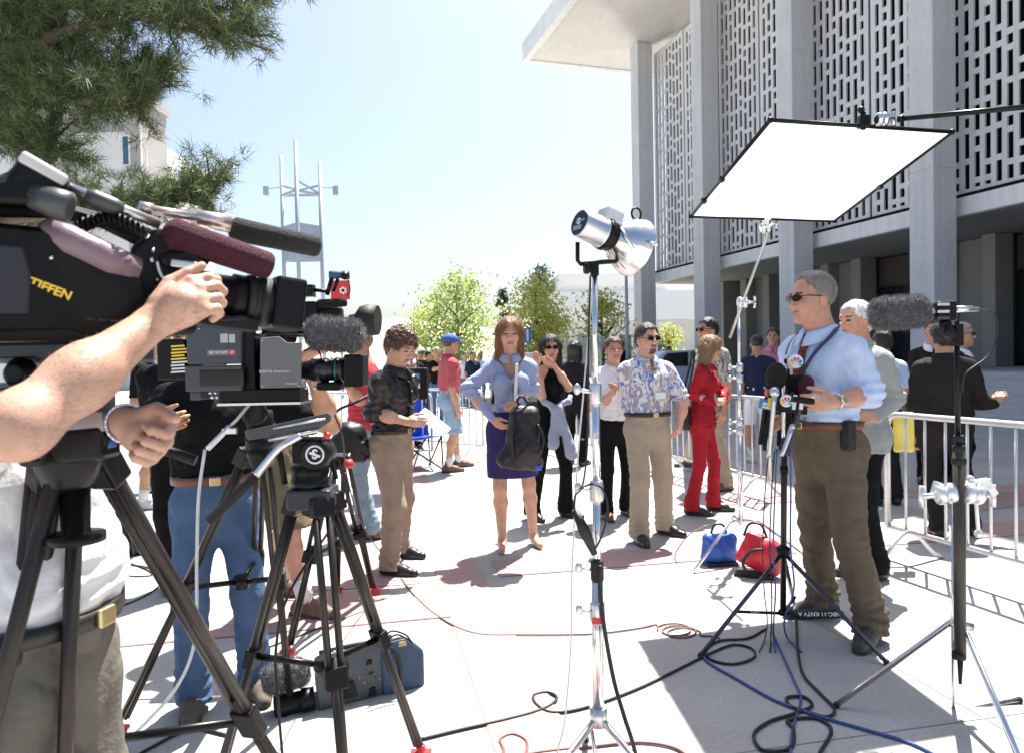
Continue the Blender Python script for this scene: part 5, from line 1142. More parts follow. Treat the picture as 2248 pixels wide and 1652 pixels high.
# fluid head
l1 = Lc(100, 900, 1.22)
h1 = thing('fluid_head', 'dark fluid head with a grey plate between the nearest tripod and camera', 'tripod head', l1.o)
mb = MB(); l1.box(mb, -40, 752, 300, 800, -.05, .09); obj('plate', mb, mat('plate_blueblack', (.02, .025, .04), .4), h1, bevel=.006)
mb = MB(); l1.box(mb, 8, 782, 130, 852, -.06, .06); obj('housing', mb, M_ALU, h1, bevel=.012)
mb = MB(); mb.lathe(l1(50, 820, -.06), (0, -1, 0), [(0, .026), (.006, .026), (.008, .020), (.02, .018), (.022, .012)], 20); obj('drag_knob', mb, M_BLK, h1)
mb = MB(); l1.box(mb, 25, 850, 225, 945, -.03, .08); obj('head_body', mb, M_GREYP, h1, bevel=.012)
mb = MB(); l1.box(mb, 130, 905, 228, 945, -.045, -.031); obj('badge', mb, M_ALU, h1)
mb = MB(); mb.tube([l1(170, 930, .06), l1(330, 975, .05), l1(430, 1010, .06)], .009); obj('pan_handle', mb, M_BLK, h1)

# ---- nearest camera (seen from its left rear, lens to the right)
lc = Lc(180, 745, 1.16)
c1 = thing('video_camera', 'big black shoulder camera in the foreground held by a sunlit arm', 'video camera', lc.o)
def pd(px): return -.10+px*.00042   # the camera points away to the right
def prismY(l, pts, d0, d1, m, name, parent, bevel=.008, dd=None):
    n = len(pts); f = dd or (lambda x: 0.0)
    v = [l(x, y, d0+f(x)) for x, y in pts]+[l(x, y, d1+f(x)) for x, y in pts]
    fs = [tuple(range(n)), tuple(reversed(range(n, 2*n)))]+[((i+1) % n, i, n+i, n+(i+1) % n) for i in range(n)]
    b = MB(); b.add(v, fs); return obj(name, b, m, parent, bevel=bevel)
bd = prismY(lc, [(-90, 480), (95, 500), (300, 585), (345, 690), (330, 742), (200, 748), (-90, 752)], -.02, .15, M_BLK, 'body', c1, dd=pd)
prismY(lc, [(-60, 528), (50, 540), (68, 600), (64, 690), (-60, 690)], -.028, -.021, mat('cover_navy', (.018, .02, .032), .6), 'rear_pocket', c1, .004, dd=pd)
prismY(lc, [(-30, 725), (150, 722), (210, 740), (230, 775), (180, 745), (-30, 742)], -.03, .05, M_BLK, 'shoulder_pad', c1, .004, dd=pd)
mb = MB()
pp = [lc(98, 508, pd(98)+.0), lc(150, 530, pd(150)-.01), lc(240, 572, pd(240)-.01), lc(292, 596, pd(292))]
mb.tube([pp[0].lerp(pp[1], -.25)]+pp+[pp[3].lerp(pp[2], -.12)], [.012, .024, .026, .026, .025, .014], 14); obj('padded_top', mb, mat('cover_mauve', (.19, .13, .16), .38, bump=.4, bscale=22), c1)
for x, y, r in ((112, 566, .0035), (10, 570, .005), (6, 600, .003), (380, 605, .004), (374, 640, .003), (395, 665, .003)):
    mb = MB(); mb.ball(lc(x, y, pd(x)-.024), r); obj('snap_button', mb, M_CHR, c1)
up = V(0, 0, 1); fx = (lc(145, 646, pd(145))-lc(80, 622, pd(80))).normalized(); nrm = V(0, -1, 0); nrm = (nrm-fx*nrm.dot(fx)).normalized(); uy = nrm.cross(fx)
lettering('TIFFEN', .0185, M_YPRINT, c1, basis(fx, uy, nrm, lc(111, 635, pd(111)-.0235)), bold=.0006)
# middle section with controls
prismY(lc, [(285, 545), (330, 505), (360, 500), (430, 545), (445, 640), (430, 735), (300, 742)], .0, .11, M_BLK, 'front_block', c1, dd=pd)
rs_ = random.Random(5)
for i in range(16):
    mb = MB(); x, y = rs_.uniform(330, 425), rs_.uniform(510, 640); mb.ball(lc(x, y, pd(x)-.004), rs_.uniform(.002, .005), 8); obj('knob', mb, M_ALU, c1)
mb = MB(); mb.tube(bez([lc(345, 575, pd(345)-.01), lc(352, 600, pd(350)-.014), lc(372, 630, pd(370)-.012), lc(378, 655, pd(378)-.008)]), .0022, 6); obj('lanyard', mb, M_CABLEW, c1)
# coiled cable along the top
mb = MB(); pts = []
for i in range(90):
    t = i/89; b_ = lc(170+150*t, 500-26*sin(pi*t)+14*t, pd(250)); a_ = 2*pi*13*t; pts.append(b_+V(0, cos(a_)*.010, sin(a_)*.010))
mb.tube(pts, .0028, 6); obj('coiled_cord', mb, M_BLK, c1)
prismY(lc, [(-90, 436), (60, 448), (165, 452), (335, 500), (345, 545), (300, 540), (215, 498), (130, 480), (-90, 476)], .03, .09, M_BLK, 'carry_handle', c1, .008, dd=pd)
for k_ in range(7):
    mb = MB(); x_ = 345+k_*13; lc.box(mb, x_, 655+(k_ % 3)*22, x_+8, 662+(k_ % 3)*22, pd(x_)-.006, pd(x_)+.002); obj('switch', mb, M_GREYP if k_ % 2 else M_ALU, c1, bevel=.002)
for k_ in range(5):
    mb = MB(); x_ = 190+k_*26; mb.tube([lc(x_, 700+k_*2, pd(x_)-.0215), lc(x_+18, 701+k_*2, pd(x_+18)-.0215)], .0009, 5); obj('stitch', mb, mat('thread_grey', (.08, .08, .08), .8), c1)
# viewfinder
vf = prismY(lc, [(-60, 395), (20, 380), (45, 338), (158, 398), (140, 440), (60, 452), (-60, 446)], -.06, .05, M_BLK, 'viewfinder', c1, .010, dd=pd)
prismY(lc, [(36, 352), (52, 330), (152, 388), (140, 410)], -.066, .02, mat('highlight_white', (.55, .52, .52), .3), 'viewfinder_highlight', c1, .004, dd=pd)  # white piece paints the highlight on top of the black viewfinder
mb = MB(); mb.lathe(lc(70, 430, pd(70)-.05), (.9, .2, -.3), [(0, .018), (.03, .022), (.05, .022), (.052, .015)], 18); obj('focus_ring', mb, M_GREYP, c1)
# carrying rod and microphones
mb = MB(); mb.tube([lc(150, 412, pd(150)), lc(350, 493, pd(350))], .0085, 12); obj('mic_tube', mb, M_ALU, c1)
mb = MB(); mb.tube([lc(185, 428, pd(185)), lc(205, 436, pd(205)), lc(250, 454, pd(250)), lc(270, 462, pd(270))], [.010, .0145, .0145, .010], 12); obj('mic_grip', mb, M_GREYP, c1)
foam(c1, lc(378, 512, pd(378)+.0), lc(586, 583, pd(586)), .027, .0245, M_FOAMB)
mb = MB(); mb.tube([lc(305, 456, pd(305)+.1), lc(335, 462, pd(335)+.1), lc(336, 462, pd(335)+.1), lc(430, 478, pd(430)+.1), lc(432, 478, pd(432)+.1), lc(505, 492, pd(505)+.1)], [.012, .012, .009, .009, .015, .017], 12); obj('mic_body', mb, mat('mic_champagne', (.68, .55, .50), .25, .8), c1)
foam(c1, lc(515, 503, pd(515)+.12), lc(694, 541, pd(694)+.12), .023, .021, M_FOAMG)
# matte parts above lens
prismY(lc, [(345, 560), (420, 540), (465, 575), (440, 592), (360, 590)], -.01, .08, M_BLK, 'handle_front', c1, .008, dd=pd)
mb = MB(); lc.box(mb, 375, 572, 435, 590, pd(400)-.025, pd(400)-.012, .15); obj('switch_plate', mb, M_ALU, c1, bevel=.003)
# lens
ld = (lc(640, 668, pd(640)+.02)-lc(430, 636, pd(430)+.02)).normalized(); l0 = lc(425, 640, pd(425)+.03)
mb = MB(); mb.lathe(l0, ld, [(0, .036), (.02, .040), (.022, .037), (.06, .037), (.062, .042), (.085, .042)], 26); ln = obj('lens', mb, M_BLK, c1)
mb = MB(); mb.lathe(l0+ld*.085, ld, [(0, .044), (.012, .046), (.013, .043), (.022, .043), (.023, .047), (.034, .047), (.036, .044), (.042, .045)], 26); obj('focus_ring', mb, M_RUB, ln)
mb = MB(); hx = ld; hz = (up-hx*up.dot(hx)).normalized(); hy = hz.cross(hx); Rh = Matrix((hx, hy, hz)).transposed(); mb.box(l0+ld*.155, (.055, .098, .094), Rh); obj('lens_hood', mb, M_BLK, ln, bevel=.006)
mb = MB(); mb.tube(bez([l0+V(.0, -.03, -.045), l0+ld*.06+V(0, -.045, -.042), l0+ld*.10+V(0, -.045, -.034), l0+ld*.11+V(0, -.03, -.040)]), .006, 8); mb.box(l0+ld*.05+V(0, -.02, -.046), (.12, .05, .022), Rh); obj('zoom_grip', mb, M_BLKM, ln, bevel=.004)

# ---- grey camera on the second tripod
l2 = Lc(550, 880, 2.55)
c2 = thing('video_camera', 'grey broadcast camera with a furry microphone on the middle tripod', 'video camera', l2.o)
mb = MB(); l2.box(mb, 430, 716, 548, 800, -.07, .09); obj('body', mb, mat('betacam_navy', (.045, .05, .065), .45, var=.1), c2, bevel=.008)
mb = MB(); l2.box(mb, 428, 801, 550, 856, -.075, .09); obj('tape_door', mb, M_GREYP, c2, bevel=.006)
mb = MB(); l2.box(mb, 441, 812, 536, 846, -.079, -.06); obj('tape_window', mb, mat('window_black', (.004, .004, .005), .15), c2, bevel=.003)
mb = MB(); l2.box(mb, 546, 720, 574, 856, -.05, .09); obj('centre_block', mb, M_BLK, c2, bevel=.005)
prismY(l2, [(571, 742), (612, 738), (630, 752), (662, 752), (662, 850), (571, 852)], -.082, .08, mat('panel_grey', (.13, .13, .132), .4, var=.05), 'side_panel', c2, .005)
mb = MB(); l2.box(mb, 365, 745, 426, 832, -.06, .08); bt = obj('battery', mb, M_BLK, c2, bevel=.006)
for i in range(9):
    mb = MB(); l2.box(mb, 376+(i % 2)*1.5, 758+i*7, 405+(i % 3)*4, 761.5+i*7, -.0625, -.0595, -.05); obj('print_line', mb, M_YPRINT if i < 5 else M_ALU, bt)
mb = MB(); l2.box(mb, 484, 733, 500, 752, -.0722, -.069); l2.box(mb, 503, 734, 516, 752, -.0722, -.069); obj('audio_meter', mb, mat('meter_pale', (.42, .42, .36), .4), c2)
Mx = lambda px, py, d: basis((1, 0, 0), (0, 0, 1), (0, -1, 0), l2(px, py, d))
mb = MB(); l2.box(mb, 456, 768, 518, 780, -.0722, -.069); obj('name_plate', mb, mat('plate_dull', (.16, .15, .15), .5), c2)
mb = MB(); l2.box(mb, 502, 769, 517, 779, -.0735, -.0721); obj('name_plate_red', mb, M_REDP, c2)
lettering('BETACAM', .0138, M_WPRINT, c2, Mx(479, 774, -.0738))
lettering('SP', .0138, M_WPRINT, c2, Mx(509.5, 774, -.0745))
lettering('DIGITAL Processor', .0125, M_WPRINT, c2, Mx(602, 815, -.0838))
lettering('Television', .010, M_WPRINT, c2, Mx(640, 841, -.0838))
for x, y in ((576, 748), (656, 846), (576, 846), (436, 722), (541, 722)):
    mb = MB(); mb.ball(l2(x, y, -.083 if x > 560 else -.071), .0028, 8); obj('screw', mb, M_CHR, c2)
mb = MB(); l2.box(mb, 430, 857, 455, 876, -.05, .05); obj('connector_block', mb, M_GREYP, c2, bevel=.004)
for i in range(8):
    mb = MB(); mb.lathe(l2(464+11*(i % 4)+(4 if i > 3 else 0), 862+10*(i//4), -.04), (0, -1, .2), [(0, .006), (.012, .006), (.0121, .003)], 8); obj('socket', mb, M_CHR, c2)
mb = MB(); l2.box(mb, 495, 852, 668, 880, -.06, .06); obj('base_plate', mb, M_BLK, c2, bevel=.004)
mb = MB(); l2.box(mb, 492, 881, 672, 886, -.065, .06); obj('slide_rail', mb, M_ALU, c2)
mb = MB(); mb.tube(bez([l2(562, 728, 0), l2(575, 702, 0), l2(640, 700, 0), l2(668, 716, 0)]), .008, 10); obj('carry_handle', mb, mat('handle_grey', (.2, .2, .2), .4), c2)
mb = MB(); mb.tube([l2(568, 727, -.03), l2(668, 727, -.03)], .011, 12); mb.lathe(l2(565, 727, -.03), (1, 0, 0), [(0, .015), (.02, .016), (.024, .012)], 14); obj('mic_holder', mb, M_BLKM, c2)
mb = MB(); mb.lathe(l2(563, 727, -.03), (1, 0, 0), [(0, .014), (.004, .017), (.022, .017), (.026, .013)], 14); obj('mic_clamp', mb, M_CHR, c2)
fur(c2, l2(700, 731, -.03), l2(770, 736, -.03), .054, 6500, .019)
ldir = V(1, .05, -.02).normalized(); l0 = l2(664, 812, 0)
mb = MB(); mb.lathe(l0, ldir, [(0, .03), (.03, .034), (.032, .040), (.09, .042), (.092, .037), (.11, .037), (.112, .043), (.15, .044)], 24); ln = obj('lens', mb, mat('lens_blueblack', (.012, .014, .022), .3), c2)
mb = MB(); mb.lathe(l0+ldir*.118, ldir, [(0, .0452), (.003, .0452)], 24); obj('green_ring', mb, mat('ring_green', (.02, .25, .1), .4), ln)
mb = MB(); l2.box(mb, 762, 778, 803, 848, -.055, .055, .02); obj('lens_hood', mb, M_BLK, ln, bevel=.006)
mb = MB(); l2.box(mb, 700, 838, 752, 856, -.055, .02, .03); gr = obj('zoom_grip', mb, M_BLK, ln, bevel=.008)
for x, y, r in ((716, 790, .007), (728, 788, .006), (742, 788, .006), (685, 838, .006), (690, 850, .007), (672, 850, .006)):
    mb = MB(); mb.ball(l2(x, y, -.045), r, 10); obj('lens_knob', mb, M_ALU, ln)
mb = MB(); mb.tube(bez([l2(668, 770, -.03), l2(690, 762, -.04), l2(705, 785, -.04), l2(690, 800, -.03)]), .003, 6); obj('lens_cable', mb, M_BLK, ln)
# middle tripod with the camera
ap3 = at(572, 985, 2.62)
t3, O3, a3 = tripod('dark tripod carrying the grey camera, its left legs crossing the blue jeans', ap3, [gnd(262, 1612), gnd(640, 1560), gnd(560, 1420)], r=.0105, gap=.030, mid=.45, red=True)
mb = MB(); l3 = Lc(572, 985, 2.62, 0.0); mb.lathe(l3(572, 985), (0, 0, 1), [(0, .05), (.05, .055), (.052, .04), (.10, .05), (.14, .045)], 18); obj('fluid_head', mb, M_BLK, t3)
mb = MB(); mb.lathe(l3(560, 905, -.06), (0, -1, 0), [(0, .045), (.02, .045), (.024, .03)], 18); obj('drag_dial', mb, M_BLKM, t3)
mb = MB(); mb.tube([l3(588, 838, -.09), l3(520, 920, -.13), l3(478, 962, -.14)], .0055, 8); obj('pan_rod', mb, mat('rod_pale', (.55, .53, .48), .35, .6), t3)
mb = MB(); mb.tube([l3(505, 935, -.14), l3(455, 985, -.15)], .010, 10); mb.box(l3(505, 945, -.14), (.05, .02, .02)); obj('pan_clamp', mb, M_ALU, t3, bevel=.003)
cableo('white cable hanging from the pan arm past the jeans to the ground', [(450, 985, 2.47), (436, 1090, 2.44), (432, 1230, 2.42), (428, 1400, 2.42), (392, 1500, 2.43), (330, 1575, 2.45), gnd(262, 1640, .006)], .0055, M_CABLEW)

# ---- front empty tripod with round-logo head
ap2 = at(690, 1085, 2.33)
t2, O2, a2 = tripod('empty tripod with a round-badged fluid head and long pan bar', ap2, [gnd(470, 1760), gnd(770, 1880), gnd(925, 1668)], r=.0115, gap=.042, mid=.50, red=True)
l4 = Lc(690, 1085, 2.33, 0.0)
hd = MB(); l4.box(hd, 650, 960, 718, 1012, -.05, .05); hd.lathe(l4(690, 998, -.05), (0, 1, 0), [(0, .048), (.1, .048)], 24); obj('fluid_head', hd, M_BLK, t2, bevel=.006)
mb = MB(); mb.lathe(l4(690, 998, -.0505), (0, -1, 0), [(0, .048), (.006, .046), (.0062, .040)], 26); obj('side_cap', mb, M_BLKM, t2)
mb = MB(); arc_ring(mb, l4(691, 997, -.0575), (0, 1, 0), .027, .0032, 26); mb.box(l4(691, 997, -.0575), (.036, .004, .007), Matrix.Rotation(.35, 3, 'Y')); obj('round_badge', mb, M_WPRINT, t2)
lettering('S', .042, M_WPRINT, t2, basis((1, 0, 0), (0, 0, 1), (0, -1, 0), l4(691, 997, -.0595)), bold=.001)
mb = MB(); mb.lathe(l4(680, 1020), (0, 0, -1), [(0, .055), (.02, .062), (.04, .055), (.042, .06), (.075, .06), (.077, .05), (.10, .05)], 22); obj('pan_base', mb, M_BLKM, t2)
prismY(l4, [(536, 945), (560, 940), (720, 905), (728, 912), (725, 925), (700, 940), (545, 966)], -.06, .04, M_GREYP, 'slide_plate', t2, .004)
mb = MB(); mb.tube([l4(590, 965, -.062), l4(700, 944, -.062)], .006, 8); mb.tube([l4(600, 940, -.062), l4(715, 918, -.062)], .004, 8); obj('plate_rail', mb, M_ALU, t2)
mb = MB(); mb.tube(bez([l4(660, 955, -.07), l4(630, 972, -.085), l4(606, 990, -.09), l4(560, 1045, -.10)]), [.012]*24+[.011], 12); pb = obj('pan_bar', mb, M_ALU, t2)
mb = MB(); mb.tube([l4(562, 1043, -.10), l4(520, 1085, -.105), l4(460, 1142, -.11)], [.0125, .0145, .0165], 12); obj('grip', mb, M_RUB, pb)
mb = MB(); mb.ball(l4(718, 955, -.05), .012); obj('red_button', mb, M_REDP, t2)
mb = MB(); l4.box(mb, 640, 1068, 735, 1112, -.07, .06); obj('top_bracket', mb, mat('bracket_navy', (.02, .025, .035), .4), t2, bevel=.008)
mb = MB(); mb.tube([l4(718, 955, .02), l4(738, 1050, .02)], .008, 8); obj('brake_lever', mb, M_BLK, t2); mb = MB(); mb.tube([l4(612, 985, -.08), l4(625, 1060, -.06)], .01, 8); obj('brake_lever', mb, M_BLK, t2)

# ---- third camera and its tripod
ap4 = at(745, 1000, 3.95)
t4, O4, a4 = tripod('reddish-brown tripod with red feet standing behind the empty tripod', ap4, [gnd(822, 1305), gnd(632, 1442), gnd(740, 1300)], r=.012, gap=.05, mid=.5, red=True)
mb = MB(); mb.lathe(at(765, 1018, 3.9)-O4, (0, 0, 1), [(-.02, .02), (0, .032), (.025, .02)], 14); obj('red_knob', mb, M_REDP, t4)
l5 = Lc(690, 720, 3.95)
c3 = thing('video_camera', 'black news camera with a large eyecup and a top light behind the furry microphone', 'video camera', l5.o)
mb = MB(); l5.box(mb, 632, 664, 705, 740, -.08, .08); obj('body', mb, M_BLK, c3, bevel=.012)
mb = MB(); mb.tube([l5(612, 634), l5(668, 634)], .010, 8); l5.box(mb, 664, 626, 690, 652, -.03, .03); mb.tube([l5(685, 636), l5(722, 640)], .010, 8); obj('handle', mb, M_BLKM, c3)
foam(c3, l5(700, 668, -.05), l5(758, 664, -.05), .026, .022, M_FOAMK)
mb = MB(); l5.box(mb, 690, 676, 752, 700, -.03, .05); obj('viewfinder', mb, M_BLK, c3, bevel=.012)
mb = MB(); mb.lathe(l5(768, 703, -.02), (1, -.1, -.03), [(0, .03), (.03, .035), (.06, .075), (.09, .085), (.155, .080)], 20); obj('eyecup', mb, M_RUB, c3)
mb = MB(); mb.tube([l5(718, 648), l5(728, 612)], .012, 8); mb.tube([l5(732, 640), l5(742, 612)], .010, 8); obj('light_arm', mb, M_BLKM, c3)
mb = MB(); mb.lathe(l5(722, 604), (1, .2, 0), [(0, .022), (.02, .024), (.06, .018), (.08, .026), (.11, .022)], 14); obj('top_light', mb, mat('light_blue_black', (.05, .08, .14), .3), c3)
mb = MB(); mb.tube(bez([l5(758, 604), l5(766, 620), l5(768, 640), l5(762, 650)]), .003, 6); mb.ball(l5(757, 606), .022, 10); obj('light_lead', mb, M_BLKM, c3)
mb = MB(); l5.box(mb, 705, 700, 790, 735, -.05, .05); obj('side_box', mb, M_BLK, c3, bevel=.01); mb = MB(); mb.lathe(l5(640, 735), (-.9, .3, -.1), [(0, .05), (.1, .05), (.101, .06), (.16, .06)], 18); obj('lens', mb, M_BLK, c3)

# ---- camera lying on the ground
l6 = Lc(760, 1540, 3.1, 0.0)
c6 = thing('video_camera', 'blue-covered camera lying on the ground under the empty tripod', 'video camera', l6.o)
pdx = lambda x: (x-740)*.0010
prismY(l6, [(690, 1478), (700, 1440), (880, 1395), (925, 1420), (926, 1500), (870, 1530), (700, 1565)], -.03, .17, mat('camera_slate', (.045, .055, .07), .5, var=.2), 'body', c6, .012, dd=pdx)
prismY(l6, [(835, 1412), (895, 1398), (930, 1425), (932, 1505), (905, 1520), (840, 1530)], -.045, .185, M_NYLB, 'rain_cover', c6, .016, dd=pdx)
mb = MB(); mb.tube([l6(700, 1432, .03), l6(860, 1395, .12)], .010, 8); mb.tube([l6(715, 1440, .06), l6(840, 1405, .14)], .006, 8); obj('handle', mb, M_GREYP, c6)
mb = MB(); mb.tube(bez([l6(842, 1400, .05), l6(860, 1384, .09), l6(890, 1392, .1), l6(905, 1410, .1)]), .004, 6); mb.tube(bez([l6(845, 1410, .02), l6(870, 1392, .06), l6(900, 1404, .08)]), .004, 6); obj('strap', mb, M_BLK, c6)
fur(c6, l6(600, 1490, -.08), l6(655, 1475, -.03), .055, 5200, .024)
mb = MB(); mb.lathe(l6(690, 1530, -.05), (-1, -.25, -.12), [(0, .045), (.05, .05), (.052, .042), (.10, .042), (.12, .05), (.16, .05)], 18); obj('lens', mb, M_BLK, c6)
mb = MB(); mb.lathe(l6(648, 1585, -.10), (-.9, -.2, -.1), [(0, .026), (.06, .026), (.075, .018)], 14); obj('battery_light', mb, M_ALU, c6)
for x_, y_, w_, h__, m_ in ((722, 1500, 60, 34, M_BLK), (790, 1478, 34, 22, M_GREYP), (720, 1462, 26, 9, M_BLK), (795, 1448, 22, 10, M_BLK), (800, 1508, 26, 18, M_BLK)):
    mb = MB(); l6.box(mb, x_, y_, x_+w_, y_+h__, pdx(x_+w_/2)-.036, pdx(x_+w_/2)-.024, -.24); obj('side_panel', mb, m_, c6, bevel=.003)
for i in range(12):
    x_ = 712+i*11; mb = MB(); mb.ball(l6(x_, 1492-(x_-712)*.26+(i % 3)*14, pdx(x_)-.033), .0042, 8); obj('button', mb, M_ALU if i % 3 else M_REDP, c6)
for i in range(6):
    x_ = 705+i*26; mb = MB(); l6.box(mb, x_, 1432-i*6.2, x_+14, 1441-i*6.2, .03+pdx(x_), .06+pdx(x_)); obj('top_control', mb, M_ALU if i % 2 else M_BLK, c6, bevel=.004)
mb = MB(); l6.box(mb, 866, 1408, 892, 1418, pdx(880)-.05, pdx(880)-.044, -.2); obj('yellow_label', mb, mat('label_ochre', (.55, .38, .12), .6), c6)
mb = MB(); mb.tube(bez([l6(845, 1425, pdx(845)-.05), l6(872, 1440, pdx(870)-.055), l6(880, 1490, pdx(880)-.055), l6(868, 1528, pdx(870)-.05)]), .007, 8); obj('cover_strap', mb, M_NYL, c6)
mb = MB(); l6.box(mb, 730, 1455, 765, 1472, -.055, -.03, -.25); obj('side_switch', mb, M_BLK, c6, bevel=.004)

# ---------------------------------------------------------------- spotlight on a chrome stand
KS = .80
ls = Lc(1308, 1590, 2.29, 0.0)
st = thing('light_stand', 'tall chrome light stand holding the silver spotlight', 'light stand', ls.o)
segs = [(600, 860, .0085), (860, 1075, .0125), (1075, 1290, .0135), (1255, 1562, .018)]
for y0, y1, r in segs:
    mb = MB(); mb.tube([ls(1305.5+(y0-600)*.0085, y0), ls(1305.5+(y1-600)*.0085, y1)], r, 16); obj('pole_section', mb, M_CHR, st)
for y, r, m_ in ((862, .019, M_ALU), (1076, .022, M_ALU), (1250, .021, M_RUB), (1342, .024, M_ALU)):
    mb = MB(); c_ = ls(1305.5+(y-600)*.0085, y); mb.lathe(c_-V(0, 0, .035), (0, 0, 1), [(0, r*.9), (.008, r), (.06, r), (.068, r*.85)], 16); k_ = obj('collar', mb, m_, st)
    mb = MB(); mb.tube([c_, c_+V(-.055, -.02, .012)], .006, 8); mb.ball(c_+V(-.06, -.02, .014), (.012, .008, .018)); obj('lock_knob', mb, M_ALU, k_)
mb = MB(); l_ = ls(1300, 1365); lab = ls(1310, 1362, -.0225); mb.box(lab, (.03, .003, .02)); obj('red_label', mb, M_REDP, st)
hub = ls(1314, 1570)
for ang in (215, 318, 90):
    f = V(cos(radians(ang))*.46, sin(radians(ang))*.46, -hub.z+.012)+V(hub.x, hub.y, hub.z); mid_ = hub.lerp(f, .5)
    mb = MB(); mb.tube([hub, f], .0115, 10); mb.tube([V(hub.x, hub.y, .10), mid_], .007, 8); lg = obj('leg', mb, M_CHR, st); mb = MB(); mb.ball(f, .016, 10); obj('rubber_foot', mb, M_RUB, lg)
mb = MB(); mb.lathe(hub-V(0, 0, .03), (0, 0, 1), [(0, .028), (.06, .028)], 14); obj('leg_collar', mb, M_ALU, st)
# lamp head
lk = Lc(1306, 600, 2.29)
sl = thing('spotlight', 'silver spotlight with a bowl reflector and black yoke on the chrome stand', 'spotlight', lk.o)
B0 = lk(1272, 489, -0.01920); B1 = lk(1345, 522, 0.04480); axd = (B1-B0).normalized()
mb = MB(); mb.lathe(B0, axd, [(0, 0.04160), (0.00320, 0.04400), (0.08000, 0.04640), (0.08160, 0.04960), (0.09200, 0.04960)], 28); obj('ballast_drum', mb, M_ALU, sl)
mb = MB(); mb.lathe(B0-axd*0.00040, -axd, [(0, 0.04160), (0.00240, 0.04000), (0.00256, 0.03600)], 28); bp_ = obj('end_plate', mb, mat('endplate_black', (0.00960, 0.01120, 0.01600), 0.32000), sl)
sx = axd.cross(V(0, 0, 1)).normalized(); sx = -sx if sx.x < 0 else sx; sz = sx.cross(-axd); sz = -sz if sz.z < 0 else sz
Rp = Matrix((sx, axd, sz)).transposed()
mb = MB(); mb.box(B0-axd*0.00360-sz*0.01760, (0.04400, 0.00160, 0.01440), Rp); obj('label_plate', mb, M_ALU, bp_); mb = MB(); mb.lathe(B0-axd*0.00240+sz*0.00320, -axd, [(0, 0.01120), (0.00320, 0.01040), (0.00360, 0.00480)], 16); mb.box(B0-axd*0.00360+sx*0.02080+sz*0.00480, (0.02240, 0.00160, 0.00640), Rp); obj('centre_cap', mb, M_ALU, bp_)
mb = MB(); mb.lathe(B0+axd*0.08960, axd, [(0, 0.05120), (0.01600, 0.05280), (0.02400, 0.04640), (0.03600, 0.04800)], 28); obj('cooling_ring', mb, M_BLK, sl)
C0 = B0+axd*0.12400
mb = MB(); prof = [(0, 0.03600), (0.01600, 0.04960), (0.04000, 0.07040), (0.07200, 0.08640), (0.09600, 0.09280), (0.10240, 0.09600), (0.10560, 0.09600), (0.10240, 0.09120), (0.07200, 0.08240), (0.04000, 0.06640), (0.01600, 0.04480)]
mb.lathe(C0, axd, prof, 36, caps=False); obj('reflector', mb, mat('spun_aluminium', (0.64000, 0.64000, 0.64000), 0.17600, 1.0, bump=0.12000, bscale=30), sl)
mb = MB(); mb.lathe(C0+axd*0.08800, axd, [(0, 0.08800), (0.00320, 0.08880), (0.00960, 0.08400), (0.01600, 0.04800), (0.01920, 0.00080)], 32); obj('lens', mb, mat('spot_glass', (0.60000, 0.65600, 0.68800), 0.09600, trans=0.48000), sl)
mb = MB(); mb.box(C0+sz*0.06000-axd*0.01600, (0.05600, 0.07200, 0.04800), Rp); obj('top_housing', mb, mat('housing_white', (0.60000, 0.60000, 0.60000), 0.28000, 0.24000), sl, bevel=0.00960)
yk = [lk(1268, 532, -0.01600), lk(1268, 572, -0.01600), lk(1274, 580, -0.01600), lk(1352, 574, 0.04000), lk(1360, 566, 0.04400), lk(1361, 515, 0.04800)]
mb = MB(); mb.tube([yk[0]]+yk[1:], 0.00680, 8); obj('yoke', mb, M_BLK, sl)
mb = MB(); lk.box(mb, 1296, 578, 1314, 606, -0.01600, 0.01600); mb.lathe(lk(1298, 590, -0.01600), (-1, -0.16000, 0), [(0, 0.00960), (0.01200, 0.01760), (0.02400, 0.01600)], 12); obj('spigot_clamp', mb, M_BLK, sl, bevel=0.00320)
mb = MB(); arc_ring(mb, C0+axd*0.08000+sz*0.10800, sx, 0.01920, 0.00360); obj('hanging_ring', mb, M_BLK, sl)
mb = MB(); mb.tube([C0+sx*0.08800+axd*0.08000, C0+sx*0.12800+axd*0.08800-sz*0.01600], 0.00480, 8); obj('scrim_clip', mb, M_CHR, sl); mb = MB(); mb.tube([C0+sz*0.01600+sx*0.05600-axd*0.00800, C0+sx*0.08000+axd*0.04000-sz*0.04000], 0.00560, 8); obj('scrim_clip', mb, M_CHR, sl)
cableo('black lamp cable looped over the chrome stand', [(1296, 605, 2.320), (1292, 760, 2.336), (1290, 960, 2.336), (1280, 1060, 2.272), (1262, 1090, 2.240), (1266, 1140, 2.240), (1300, 1205, 2.240), (1326, 1160, 2.240), (1334, 1110, 2.240), (1322, 1072, 2.240), (1300, 1062, 2.240), (1275, 1070, 2.232)], .0032, M_CABLE, name='lamp_cable')
mb = MB(); p_ = [at(1263, 1120, 2.232), at(1283, 1165, 2.224), at(1305, 1215, 2.232)]; mb.tube([q-p_[0] for q in p_], [.011, .019, .010], 10); tag(obj('cable_strap', mb, M_NYL, loc=p_[0]), 'black padded strap hanging on the chrome light stand', 'strap')
cableo('thick black cable running down the chrome stand to the ground', [(1318, 1240, 2.256), (1322, 1340, 2.256), (1345, 1480, 2.240), (1370, 1570, 2.200), (1392, 1640, 2.18), gnd(1430, 1790, .01), gnd(1470, 1830, .01)], .0068, M_CABLE)
